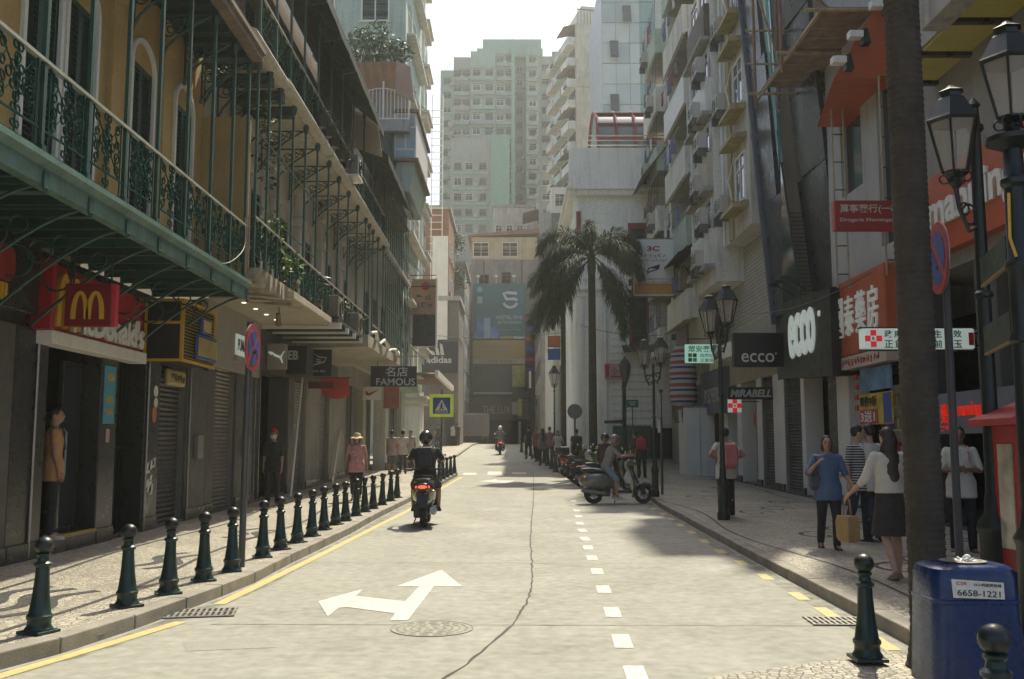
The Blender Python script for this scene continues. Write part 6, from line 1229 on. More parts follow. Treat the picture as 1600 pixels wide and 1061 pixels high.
for i, (lb, x, z, w_, h, c) in enumerate((('small blue hanging sign at the far shop row', 2.2, 5.3, .8, 1.0, (.03, .2, .4)), ('small yellow green vertical sign at the far shop row', .6, 4.3, .35, 1.7, (.4, .4, .1)), ('small pale grid sign at the far shop row', .0, 4.5, .7, 1.2, (.3, .3, .3)), ('small red white hanging sign at the far shop row', 2.8, 4.8, .6, 2.0, (.35, .12, .12)))):
    t = sbox('small_hanging_sign', lb, x, x+w_, 92+i*.6, 92.15+i*.6, z, z+h, M('shs_%d' % i, c, .5)); O('sign_bracket', MB().box(x+w_*.5, 3.4, 92.05+i*.6, 92.1+i*.6, z+h, z+h+.05), black_iron, t, world=True)
# ---------------------------------------------------------------- green apartment tower
TW = T('green_apartment_tower', 'pale green apartment tower of many storeys rising over the street end', 'building', (-4, 175, 1.6)); ty = 175.0
gA = M('pale_green_tile', (.27, .38, .31), .7, .1, .15, streak=.35); gB = M('greyish_pink_tile', (.31, .33, .29), .7, .1, .15, streak=.35); gC = M('deep_green_tile', (.2, .36, .28), .7, .08, .15, streak=.25)
def tx(px): return onY(px, 300, ty).x
def tz(py): return onY(770, py, ty).z
X = [tx(p) for p in (684, 707, 734, 774, 803, 822, 843, 866)]
secs = [(X[0], X[1], ty+4, tz(97), gA), (X[1], X[2], ty+.4, tz(88), gB), (X[2], X[3], ty, tz(80), gA), (X[3], X[4], ty+.3, tz(74), gA), (X[4], X[5], ty+5, tz(76), gB), (X[5], X[6], ty+.6, tz(72), gA), (X[6], X[7], ty+4.5, tz(73), gB)]
for a, b, y, h, m in secs: O('tower_wing', MB().box(a+.02, b-.02, y, ty+20, -.2, h), m, TW, world=True)
O('roof_block', MB().box(tx(743), tx(850), ty+4, ty+16, tz(76), tz(62)), gA, TW, world=True); O('roof_block', MB().box(tx(752), tx(848), ty+5, ty+14, tz(62), tz(44)), gA, TW, world=True)
O('antenna', MB().cyl((tx(801), ty+8, tz(44)), (tx(801), ty+8, tz(22)), .08, .04, 5), metal_grey, TW, world=True)
for p in (712, 718, 723): O('antenna', MB().cyl((tx(p), ty+3, tz(88)), (tx(p)+.2, ty+3, tz(75)), .06, .04, 5), metal_grey, TW, world=True)
O('lower_wing', MB().box(tx(707), tx(768), ty-6, ty-.1, -.2, tz(232)), gB, TW, world=True); O('lower_fin', MB().box(tx(768), tx(796), ty-6.5, ty-.1, -.2, tz(228)), gC, TW, world=True); O('green_fin', MB().box(X[4]-.5, X[4]+.2, ty-.6, ty+1, -.2, tz(74)), gC, TW, world=True)
r_ = random.Random(12); st_h = 2.85
k0 = int((tz(370)-1)/st_h)
dim = [M('tower_dark_pane', (.02, .024, .024), .5, .2, .5, spec=.2), M('curtained_pane', (.2, .22, .2), .5, .1, .5, spec=.2), M('dim_pane', (.05, .06, .058), .5, .1, .5, spec=.2)]
for s, (a, b, y, h, m) in enumerate(secs):
    wd = b-a; n_ = 2 if wd > 2.9 else 1
    for k in range(k0, int((h-2)/st_h)):
        z = 1.6+k*st_h
        if s in (2, 3) and z < tz(235) and False: continue
        for i in range(n_):
            cx = a+wd*(i+.5)/n_; w_ = 1.5 if n_ == 2 else min(1.7, wd*.55)
            windows(TW, y, 'c', [(cx-w_/2, z+.9)], round(w_, 1), 1.3, (white_p, gB, M('grey_alu', (.2, .2, .2), .5), gA)[r_.randrange(4)], dim[r_.choice((0, 0, 0, 1, 2, 2))])
            if r_.random() < .6: ac_unit(TW, (cx+w_*.6, y-.02, z+.5), 0)
        if s in (1, 2, 3, 5): O('spandrel', MB().box(a+.2, b-.2, y-.45, y-.01, z+.05, z+.72), gB if (k+s) % 2 else gA, TW, world=True); O('window_hood', MB().box(a+.25, b-.25, y-.5, y-.01, z+2.3, z+2.4), concrete, TW, world=True)
for k in range(k0, int((tz(238)-2)/st_h)):
    z = 1.6+k*st_h
    for cx in (tx(718), tx(735), tx(756)): windows(TW, ty-6, 'c', [(cx-.7, z+.9)], 1.4, 1.4, (white_p, gB)[r_.randrange(2)], dim[r_.choice((0, 1, 2))])
    O('spandrel', MB().box(tx(710), tx(765), ty-6.3, ty-6.01, z+.05, z+.6), gA, TW, world=True); ac_unit(TW, (tx(746), ty-6, z+.7), 0)
for k in range(14): O('side_balcony', MB().box(tx(700), tx(708), ty-1.2, ty+.3, tz(200)-k*1.9, tz(200)-k*1.9+.9), concrete, TW, world=True)
# a box truck waiting at the end and the low red barrier
TK = T('box_truck', 'grey box truck seen from behind at the street end', 'truck', (-3.4, 92, zr(92))); O('cargo_box', MB().box(-1.15, 1.15, 0, 4.2, .95, 2.85), M('grey_truck_box', (.3, .29, .27), .5, .1, 1, streak=.3), TK, bevel=.04)
O('rear_frame', MB().box(-1.22, -1.1, -.06, 0, .8, 2.95).box(1.1, 1.22, -.06, 0, .8, 2.95).box(-1.1, 1.1, -.06, 0, 2.85, 2.95).box(-1.1, 1.1, -.06, 0, .8, .95), metal_grey, TK); O('bumper', MB().box(-1.1, 1.1, -.05, .1, .45, .65), stone_dark, TK, bevel=.02); O('chassis', MB().box(-.5, .5, .1, 5.6, .5, .9), stone_dark, TK); O('cab', MB().box(-1.0, 1.0, 4.4, 6.0, .5, 2.5), white_p, TK, bevel=.1)
for x in (-.9, .9):
    for y in (.9, 5.0): wh = O('wheel', MB().cyl((x-.14, y, .4), (x+.14, y, .4), .4, .4, 16), stone_dark, TK); O('hub', MB().cyl((x-.15, y, .4), (x+.15, y, .4), .18, .18, 10), metal_grey, wh)
    O('tail_lamp', MB().box(x-.12, x+.12, -.08, -.06, .68, .78), red_s, TK)

# more weathered fronts crowding the street end
for nm, lb, x0, x1, y0, y1, h, mt, cols in (('shabby_tenement', 'shabby grey tenement with caged windows left of the billboards', -9.6, -6.4, 105.5, 118, 17, M('shabby_grey_render', (.24, .22, .19), .85, .3, .8, streak=.7), [-9.2, -7.9]), ('rusty_tenement', 'rust stained tenement with shallow balconies beside the shabby grey one', -12.5, -9.7, 104.5, 118, 21, rust, [-12.1, -11.0]), ('pale_tenement', 'pale peeling tenement rising behind the roof rooms of the hoarding building', -2.5, 3.0, 125, 134, 33, M('pale_peeling_render', (.46, .43, .36), .85, .25, .6, streak=.6), [-2.2, -.8, .6, 1.9])):
    b = block(nm, lb, x0, x1, y0, y1, h, mt, face=('c',), z0=5.5 if h < 30 else 26.5, wsz=(.9, 1.3), cols=cols, pitch=2.8)
    for k in range(4):
        z = (5.2 if h < 30 else 26.2)+k*2.8
        if z < h-2: O('balcony', MB().box(x0+.2, x1-.2, y0-.7, y0-.02, z-.6, z+.2), (white_wall, concrete, cream)[k % 3], b, world=True); O('air_conditioner_unit', TXT['AC'], None, b, (x1-.6, y0-.75, z+.3), world=True)
for i, (x, z, w_, h) in enumerate(((x0+.4 if False else -3.9, 15.2, 1.3, 1.7), (-1.2, 19.8, 1.1, 1.4), (.6, 14.2, .9, 1.6))): windows(EB, ey, 'c', [(x, z+4 if i == 0 else z)], w_, h, brn)
for x, z0_, z1_ in ((-3.2, 13.5, 22.5), (1.1, 13.5, 22.5)): O('drain_pipe', MB().cyl((x, ey-.1, z0_), (x, ey-.1, z1_), .08, .08, 6), M('rust_pipe', (.16, .1, .07), .8), EB, world=True)
for x in (-2.4, .4): ac_unit(EB, (x, ey-.02, 17.2), 0)
# ================================================================ STREET FURNITURE
def lathe_bollard():
    b = MB(); prof = [(.1, 0), (.105, .035), (.088, .06), (.086, .1), (.096, .115), (.096, .135), (.082, .15), (.064, .28), (.053, .42), (.05, .5), (.064, .51), (.066, .53), (.044, .545), (.04, .575), (.052, .59), (.052, .6), (.032, .615)]
    b.lathe(prof, 18); return b
boll_m = M('dark_green_bollard_paint', (.009, .03, .025), .38, .35, 9, .12, 50, streak=.35, grime=(.05, .045, .035))
bm1 = lathe_bollard().mesh('post', boll_m, True); bs = MB().ell((0, 0, .665), (.069, .069, .067), 16, 10).mesh('ball_finial', black_iron, True); bb = MB().box(-.112, .112, -.112, .112, 0, .025).mesh('base_plate', boll_m)
def bollard(loc, label, group, s=1.0):
    t = T('bollard', label, 'bollard', loc, 0, group); t.scale = (s, s, s)
    O('post', bm1, None, t); O('ball_finial', bs, None, t); O('base_plate', bb, None, t, bevel=.006); return t
LBG = 'green ball-top bollards along the shop side kerb'
near = ['green ball-top bollard at the flared end of the kerb with a gap after it', 'green ball-top bollard beside the drain grate, second along the row', 'green ball-top bollard third along the row from the flared kerb end', 'green ball-top bollard between the third of the row and the clearway post', 'green ball-top bollard touching the clearway sign post']
for i, (px, py) in enumerate([(60, 990), (198, 948), (263, 928), (318, 908), (362, 893), (410, 871), (438, 859), (464, 848), (487, 838), (506, 828), (524, 820), (540, 814), (556, 806), (570, 800), (583, 795), (597, 789), (610, 783), (620, 778)]):
    g = gnd(px, py, KH); bo_ = bollard(g, near[i] if i < 5 else 'green ball-top bollard, %s in the row past the clearway sign post' % ORD[i-5], LBG); bo_.rotation_euler = (random.uniform(-.02, .02), random.uniform(-.025, .025), random.uniform(0, 1.5))
for i, (px, py) in enumerate([(686, 752), (692, 749), (698, 746), (704, 743), (710, 740)]): bollard(gnd(px, py, KH), 'dark bollard, %s in the tight cluster ending at the far kerb corner' % ORD[i], 'bollards at the far kerb corner')
for i, (px, py) in enumerate([(676, 719), (681, 715), (684, 711), (688, 707)]): bollard(gnd(px, py, KH), 'dark bollard, %s past the side street toward the crest of the road' % ORD[i], 'bollards past the side street')
for i, (px, py) in enumerate([(868, 738), (862, 733), (856, 728), (850, 724), (843, 720), (836, 716), (829, 713), (822, 710), (815, 707)]): bollard(gnd(px, py, KH), 'dark bollard, %s in the row past the parked scooters' % ORD[i], 'bollards past the parked scooters', 1.15)
g = gnd(1356, 1038); g.z = .03; bollard(g, 'shiny green ball-top bollard standing free before the palm trunk', 'bollards by the blue bin', 1.02)
bollard((2.13, 4.36, .03), 'dark ball-top bollard close in front of the blue bin', 'bollards by the blue bin', 1.02)
# ---- lamps
glass_l = M('lantern_glass', (.5, .46, .42), .12, .1, 3, spec=.5, alpha=.35)
def lantern_parts(parent, c, s=1.0, rz=0):
    """six-sided street lantern, its foot at c"""
    h = O('lantern', MB().lathe([(.04, 0), (.07, .05), (.06, .1), (.13, .14), (.13, .16)], 6), black_iron, parent, c, (0, 0, rz)); h.scale = (s, s, s)
    O('lantern_cap', MB().lathe([(.255, .66), (.27, .68), (.255, .7), (.14, .9), (.12, .92), (.1, .92), (.1, .97), (.13, .985), (.06, 1.02), (.03, 1.05)], 6), black_iron, h)
    O('lantern_glass', MB().lathe([(.115, .165), (.23, .655)], 6), glass_l, h)
    for i in range(6): a = i*pi/3; O('glazing_bar', MB().tube([(.128*cos(a), .128*sin(a), .15), (.25*cos(a), .25*sin(a), .67)], .013, 4), black_iron, h)
    m_ = MB()
    for i in range(6): a = i*pi/3+pi/6; m_.ring((.1*cos(a), .1*sin(a), .1), (-sin(a), cos(a), 0), .05, .009, 9, 4)
    O('foot_scroll', m_, black_iron, h); return h
def lamp_post(label, loc, h, lanterns, ls=1.0, r=.05, group=None, base=True):
    """lanterns: (dx, dy, dz below top)"""
    t = T('street_lamp', label, 'street lamp', loc, 0, group); p = MB()
    p.lathe([(r*2.4, 0), (r*2.5, .12), (r*2.0, .16), (r*2.0, .6), (r*2.3, .64), (r*2.2, .7), (r*1.3, .8), (r*1.2, .95), (r, 1.0), (r*.85, h*.6), (r*1.15, h*.6+.02), (r*1.15, h*.6+.05), (r*.8, h*.6+.08), (r*.7, h-.25), (r*1.1, h-.22), (r*1.1, h-.18), (r*.7, h-.15), (r*.6, h), (r*.9, h+.03), (0.005, h+.12)], 12); O('column', p, black_iron, t, smooth=True)
    for dx, dy, dz in lanterns:
        if abs(dx)+abs(dy) > .05:
            m_ = MB(); z = h-dz; m_.tube([(0, 0, z-.35), (dx*.5, dy*.5, z-.42), (dx*.9, dy*.9, z-.2), (dx, dy, z)], .022, 6)
            m_.ring((dx*.45, dy*.45, z-.25), (-dy, dx, 0), .1, .013, 12, 4); m_.ring((dx*.65, dy*.65, z-.2), (-dy, dx, 0), .06, .011, 10, 4); O('arm', m_, black_iron, t)
        lantern_parts(t, (dx, dy, h-dz), ls)
    return t
def at(px, py_foot): g = gnd(px, py_foot, KH); return g
g = at(1131, 812); zt = onY(1131, 505, g.y).z-g.z
lamp_post('black two lantern street lamp behind which a man with pink backpack stands', g, zt+.1, [(.1, -.22, .25), (-.1, .35, .36)], .84, .05, 'twin lantern lamps')
g = at(1024, 776); lamp_post('black two lantern street lamp by the parked scooters', g, onY(1024, 580, g.y).z-g.z+.1, [(-.22, .1, .05), (.18, -.1, .0)], .78, .045, 'twin lantern lamps')
g = V((4.45, 37.8, zr(37.8)+KH)); t = T('globe_lamp', 'slim lamp with dark closed lantern head beside the palm', 'street lamp', g); hh = onY(977, 605, g.y).z-g.z
O('column', MB().lathe([(.1, 0), (.1, .5), (.05, .6), (.04, hh)], 10), black_iron, t, smooth=True); O('lamp_head', MB().lathe([(.05, 0), (.1, .15), (.2, .55), (.24, .85), (.2, .95), (.12, 1.1), (.05, 1.15), (.04, 1.22)], 12, (0, 0, hh)), M('dusty_dark_lantern', (.05, .05, .05), .4), t, smooth=True)
g = V((2.55, 58, zr(58)+KH)); lamp_post('single green topped lamp far past the palm', g, 3.9, [(0, 0, 0)], 1.3, .06)
t = T('pointer_post', 'dark fingerpost with one pointed arm beside the palm', 'signpost', (4.3, 37, zr(37)+KH)); hh = onY(968, 600, 37).z-zr(37)-KH; O('column', MB().lathe([(.09, 0), (.09, .5), (.06, .55), (.06, hh-.2), (.09, hh-.15), (.04, hh), (.08, hh+.06)], 10), black_iron, t, smooth=True); O('pointer_arm', MB().hexa([(-.75, -.03, 1.95), (0, -.03, 1.93), (0, .03, 1.93), (-.75, .03, 1.95), (-.75, -.03, 2.05), (0, -.03, 2.1), (0, .03, 2.1), (-.75, .03, 2.05)]), black_iron, t)
# foreground twin lamps, close to the camera
lamp_post('tall black lamp column with one lantern hung from a scrolled arm by the palm trunk', (4.57, 9.2, .12), 4.75, [(-.27, -.12, .83)], .97, .075, 'lamps by the red kiosk')
t2 = T('wayfinding_lamp', 'tall black lamp column carrying green direction boards by the red kiosk', 'street lamp', (3.86, 7.2, .12), 0, 'lamps by the red kiosk')
p = MB(); p.lathe([(.16, 0), (.17, .12), (.13, .18), (.13, .7), (.15, .75), (.1, .85), (.085, 1.0), (.08, 2.2), (.1, 2.22), (.1, 2.26), (.08, 2.3), (.08, 2.75), (.1, 2.78), (.1, 2.82), (.08, 2.85), (.075, 3.4), (.1, 3.43), (.1, 3.47), (.075, 3.5), (.07, 3.7), (.19, 3.76), (.19, 3.8), (.06, 3.84)], 14); O('column', p, black_iron, t2, smooth=True)
lantern_parts(t2, (.0, -.02, 3.82), .86)
for z0, lb in ((2.82, 1), (2.24, 2)):
    bd = O('direction_board', MB().hexa([(.12, .85, z0-.03), (-.07, .05, z0), (-.04, .05, z0), (.15, .85, z0-.03), (.12, .85, z0+.19), (-.07, .05, z0+.22), (-.04, .05, z0+.22), (.15, .85, z0+.19)]), M('dark_olive_board', (.03, .045, .035), .5), t2)
    O('gilt_edge', MB().hexa([(.118, .85, z0-.05), (-.072, .05, z0-.02), (-.04, .05, z0-.02), (.15, .85, z0-.05), (.118, .85, z0-.032), (-.072, .05, z0-.002), (-.04, .05, z0-.002), (.15, .85, z0-.032)]), M('old_gilt', (.25, .18, .08), .5), bd)
O('yellow_sleeve', MB().tube([(-.075, -.05, 3.35), (-.085, -.05, 3.0), (-.06, -.08, 2.85)], .012, 5), yellow_s, t2)
# ---- sign posts
def disc(parent, c, r, mat, th=.012, name='sign_face', rz=0, n=28):
    m_ = MB(); m_.prism([(r*cos(2*pi*i/n), r*sin(2*pi*i/n)) for i in range(n)], lambda u, v, w_: (u, -w_, v), th); return O(name, m_, mat, parent, c, (0, 0, rz))
pole_g = M('galvanised_pole', (.09, .09, .09), .45, .15, 4, metal=.4)
g = gnd(377, 886, KH); t = T('clearway_sign', 'blue red rimmed no stopping disc turned side on, on a grey post', 'road sign', g); hz = onY(386, 503, g.y).z-g.z
O('post', MB().cyl((0, 0, -.05), (.02, 0, hz), .04, .04, 10), pole_g, t)
def no_stop(parent, c, r, rz, cross):
    d = disc(parent, c, r, M('faded_sign_red', (.28, .03, .04), .5, .12, 5), .015, 'sign_face', rz); i_ = disc(parent, c, r*.99, metal_grey, -.01, 'sign_back', rz)
    ca, sa = cos(rz), sin(rz)
    m_ = MB()
    for k in range(4 if cross else 2):
        a0 = (k*90+45 if cross else k*180-45)+ (8 if cross else 10); a1 = a0+(90 if cross else 180)-(16 if cross else 20); 
        pts = arc(0, 0, r*.74, a0, a1, 12)+([(0.1*r*cos(R((a0+a1)/2)), .1*r*sin(R((a0+a1)/2)))] if cross else [])
        if cross: a_ = R((a0+a1)/2)
        m_.prism(pts, lambda u, v, w_: (u, -.016-w_, v), .004)
    O('blue_field', m_, M('faded_sign_blue', (.03, .06, .22), .5, .12, 5), parent, c, (0, 0, rz))
no_stop(t, (.06, -.02, hz-.32), .29, R(88), True)
O('clamp', MB().box(.02, .12, -.05, -.02, hz-.4, hz-.36), pole_g, t)
g = gnd(1494, 868, KH); gy = 8.6; X_ = onY(1496, 800, gy).x; t = T('no_parking_sign', 'blue and red no parking disc on dark post beside the palm trunk', 'road sign', (X_, gy, KH)); hz = onY(1496, 372, gy).z-KH
O('post', MB().cyl((0, 0, 0), (0, 0, hz), .035, .035, 10), M('dark_grey_post', (.05, .05, .055), .5), t); no_stop(t, (-.06, -.02, hz-.19), .33, -R(100), False); O('clamp', MB().box(-.09, 0, -.03, 0, hz-.3, hz-.26), pole_g, t)
c = onY(690, 634, 40); t = T('crossing_sign', 'square blue zebra crossing sign with fluorescent yellow border', 'road sign', (c.x, 40, zr(40)+KH)); s = .5; cz = c.z-zr(40)-KH
O('post', MB().cyl((0, .05, 0), (0, .05, cz+.7), .035, .035, 8), pole_g, t); O('border', MB().box(-s, s, -.02, .0, cz-s*.93, cz+s*.93), M('fluorescent_yellow', (.5, .62, .04), .4, emit=.12), t, bevel=.01); O('blue_field', MB().box(-s*.72, s*.72, -.032, -.021, cz-s*.66, cz+s*.68), blue_s, t)
plate([(-.27, -.2), (.27, -.2), (0, .26)], t, (0, -.033, cz), 'c', .006, white_p, 'white_triangle', world=False); plate([arc(.0, .09, .035, 0, 340, 8), stroke([(0, .05), (-.01, -.05), (-.08, -.17)], .05), stroke([(0, -.05), (.08, -.17)], .045), stroke([(-.08, 0), (.08, .0)], .03)], t, (0, -.04, cz), 'c', .006, black_s, 'walking_figure', world=False)
for i in range(5): plate([rect(-.04, .04, -.02, .02)], t, (-.22+i*.11, -.034, cz-.26), 'c', .006, white_p, 'stripe', world=False)
O('side_bracket', MB().tube([(0, .05, cz-.2), (0, .02, cz-.75), (.05, .02, cz-.85)], .03, 6), metal_grey, t)
c = onY(898, 643, 40); t = T('sign_back_disc', 'round grey back of a road sign on a thin post past the scooters', 'road sign', (c.x, 40, zr(40)+KH)); O('post', MB().cyl((0, 0, 0), (0, 0, c.z-zr(40)-KH+.25), .04, .04, 8), pole_g, t); disc(t, (0, -.05, c.z-zr(40)-KH), .31, M('grey_sign_back', (.13, .14, .15), .5), .02)
c = onY(612, 630, 42); t = T('round_prohibition_sign', 'small round purple red sign on the far shop wall', 'road sign', (c.x, 42, c.z)); disc(t, (0, 0, 0), .2, red_s, .015); disc(t, (0, -.016, 0), .13, blue_s, .01, 'blue_field'); O('wall_bracket', MB().box(-.02, .02, 0, .3, -.02, .02), pole_g, t)
c = onY(988, 630, 40); t = T('green_street_name_plate', 'small green street name plate on a thin post', 'road sign', (c.x, 40, zr(40)+KH)); O('post', MB().cyl((0, 0, 0), (0, 0, c.z-zr(40)-KH), .025, .025, 6), pole_g, t); O('plate', MB().box(-.25, .25, -.03, -.01, c.z-zr(40)-.3, c.z-zr(40)+.03), M('green_plate', (.01, .12, .06), .4), t, bevel=.01); O('small_print', MB().box(-.15, .15, -.036, -.0305, c.z-zr(40)-.1, c.z-zr(40)-.07).box(-.1, .1, -.036, -.0305, c.z-zr(40)-.19, c.z-zr(40)-.15), white_s, t)
g = gnd(1035, 773, KH); t = T('grey_meter_post', 'grey square topped post at the kerb beside the scooter', 'post', g); hh = onY(1035, 612, g.y).z-g.z; O('post', MB().cyl((0, 0, 0), (0, 0, hh), .035, .035, 8), pole_g, t); O('box', MB().box(-.11, .0, -.04, .04, hh-.7, hh-.05), metal_grey, t, bevel=.01); O('cap', MB().box(-.04, .06, -.05, .05, hh, hh+.05), black_iron, t); O('label', MB().box(-.1, -.03, -.05, -.041, hh-1.1, hh-.75), white_p, t)
# ---- blue bin with sticker
bx = onY(1528, 1000, 6.0).x
BN = T('blue_litter_bin', 'big rounded blue litter bin with white telephone sticker', 'bin', (bx, 6.15, .1)); bl = M('glossy_blue_plastic', (.002, .022, .095), .28, .2, 4, .04, 60, coat=.15, streak=.15)
def rr_ring(hx, hy, z, r=.1, n=5):
    o = []
    for cx, cy, a in ((hx-r, hy-r, 0), (-hx+r, hy-r, 90), (-hx+r, -hy+r, 180), (hx-r, -hy+r, 270)): o += [(cx+r*cos(R(a+90*i/n)), cy+r*sin(R(a+90*i/n)), z) for i in range(n+1)]
    return o
m_ = MB(); m_.loft([rr_ring(.29, .24, 0), rr_ring(.29, .24, .02), rr_ring(.268, .222, .5), rr_ring(.274, .227, .505), rr_ring(.274, .227, .525), rr_ring(.266, .22, .53), rr_ring(.262, .216, .66), rr_ring(.25, .205, .705), rr_ring(.22, .18, .725), rr_ring(.18, .15, .73)]); O('body', m_, bl, BN, smooth=True)
O('ash_tray', MB().lathe([(.13, .728), (.14, .74), (.11, .742), (.1, .735)], 20), metal_grey, BN, smooth=True)
m_ = MB(); r_ = random.Random(3)
for i in range(9): x, y = r_.uniform(-.05, .07), r_.uniform(-.05, .05); m_.cyl((x, y, .745), (x+r_.uniform(-.04, .04), y+r_.uniform(-.03, .03), .755), .006, .006, 6)
m_.ell((.03, 0, .76), (.025, .02, .018), 8, 5); O('stubs', m_, white_s, BN); O('side_slot', MB().box(.255, .2665, -.13, .13, .54, .65), black_s, BN)
sk_ = O('sticker', MB().hexa([(-.17, -.226, .545), (.14, -.226, .535), (.14, -.2215, .535), (-.17, -.2215, .545), (-.175, -.221, .655), (.14, -.221, .632), (.14, -.2165, .632), (-.175, -.2165, .655)]), M('sticker_white', (.62, .6, .54), .5, .05), BN)
tilt = (pi/2-R(3), R(3), 0)
txt('6658-1221', sk_, (-.015, -.2262, .57), (.26, .036), 'c', black_s, .005, .002, world=False, rot=tilt); txt('24小時服務熱線', sk_, (.04, -.2232, .618), (.17, .02), 'c', black_s, .0, .002, world=False, rot=tilt); txt('CSR', sk_, (-.115, -.2232, .629), (.065, .02), 'c', red_s, .005, .002, world=False, rot=tilt)
# ---- red kiosk box
kx = onY(1547, 700, 8.6).x
KB = T('red_display_kiosk', 'red display box with long glass window and little hipped roof', 'kiosk', (kx+.57, 8.9, .12)); rk = M('weathered_red_kiosk', (.36, .025, .03), .45, .15, 3)
O('cabinet', MB().box(-.28, .28, -.28, .28, .3, 1.62), rk, KB, bevel=.01); O('foot', MB().box(-.2, .2, -.2, .2, -.02, .3), stone_dark, KB)
m_ = MB(); m_.add([(-.42, -.42, 1.62), (.42, -.42, 1.62), (.42, .42, 1.62), (-.42, .42, 1.62), (-.42, -.42, 1.68), (.42, -.42, 1.68), (.42, .42, 1.68), (-.42, .42, 1.68), (0, 0, 1.9)], [(3, 2, 1, 0), (0, 1, 5, 4), (1, 2, 6, 5), (2, 3, 7, 6), (3, 0, 4, 7), (4, 5, 8), (5, 6, 8), (6, 7, 8), (7, 4, 8)]); O('hipped_roof', m_, rk, KB)
O('display_window', MB().box(-.2, .2, -.295, -.281, .45, 1.5), M('display_glass', (.4, .36, .28), .15, .4, 5), KB); fr = MB().box(-.23, -.2, -.305, -.281, .42, 1.53).box(.2, .23, -.305, -.281, .42, 1.53).box(-.2, .2, -.305, -.281, .42, .45).box(-.2, .2, -.305, -.281, 1.5, 1.53); O('window_frame', fr, rk, KB); O('display_window', MB().box(-.295, -.281, -.13, .13, .5, 1.45), M('display_glass', (.4, .36, .28), .15, .4, 5), KB); O('hinge', MB().cyl((.24, -.29, .6), (.24, -.29, .68), .012, .012, 6).cyl((.24, -.29, 1.2), (.24, -.29, 1.28), .012, .012, 6), metal_grey, KB)
# ---- wheelie bin far right
g = gnd(832, 722, KH); t = T('wheeled_bin', 'dark blue wheeled bin with pale lid rim past the palm', 'bin', (2.3, 50, zr(50)+KH)); m_ = MB(); m_.loft([[(-.24, -.2, .1), (.24, -.2, .1), (.24, .25, .1), (-.24, .25, .1)], [(-.3, -.28, 1.0), (.3, -.28, 1.0), (.3, .3, 1.0), (-.3, .3, 1.0)]]); O('tub', m_, M('dull_blue_plastic', (.02, .05, .11), .4), t, bevel=.02); O('lid', MB().box(-.33, .33, -.32, .32, 1.0, 1.08), M('blue_lid', (.06, .1, .16), .3), t, bevel=.02)
for x in (-.2, .2): O('wheel', MB().cyl((x-.03, .22, .1), (x+.03, .22, .1), .1, .1, 10), stone_dark, t)
# overhead wires
for a, b, sg, lb in (((-4.8, 58, 8.2), (3.3, 58, 8.4), .25, 'thin overhead wire across the far street below the dark screen'), ((6.6, 27.6, 5.4), (7.2, 19, 5.0), .3, 'black wire strung past the black shop fascia'), ((3.4, 48, 7.6), (6.9, 44, 6.6), .2, 'thin wire from the white corner building to the balcony block')):
    a, b = V(a), V(b); m_ = MB(); m_.tube([a.lerp(b, i/16)-V((0, 0, sg*4*(i/16)*(1-i/16))) for i in range(17)], .012, 4); tag(O('overhead_wire', m_, black_iron), lb, 'wire')
# ================================================================ SCOOTERS
tyre_m = M('tyre_rubber', (.015, .015, .015), .75, .15, 10); plast = M('black_plastic', (.02, .02, .022), .45, .1, 8); chrome = M('chrome', (.6, .6, .58), .15, .05, 5, metal=1)
def wheel(parent, y, r, w_=.055):
    wh = O('wheel', MB().cyl((-.05, 0, 0), (.05, 0, 0), r*.35, r*.35, 12), metal_grey, parent, (0, y, r))
    m_ = MB(); m_.tube([(0, (r-w_)*cos(a), (r-w_)*sin(a)) for a in [2*pi*i/22 for i in range(23)]], w_, 8, caps=False); O('tyre', m_, tyre_m, wh, smooth=True)
    m_ = MB()
    for k in range(5): a = 2*pi*k/5; m_.tube([(0, .03*cos(a), .03*sin(a)), (0, (r-w_)*cos(a), (r-w_)*sin(a))], .018, 5)
    m_.ring((0, 0, 0), (1, 0, 0), r-w_*1.5, .018, 20, 5); O('rim', m_, metal_grey, wh)
def rshell(y, z0, z1, hw, n=12, p=2.6):
    o = []; zc, hz = (z0+z1)/2, (z1-z0)/2
    for i in range(n):
        a = 2*pi*i/n; c, s = cos(a), sin(a); o.append((hw*abs(c)**(2/p)*(1 if c >= 0 else -1), y, zc+hz*abs(s)**(2/p)*(1 if s >= 0 else -1)))
    return o
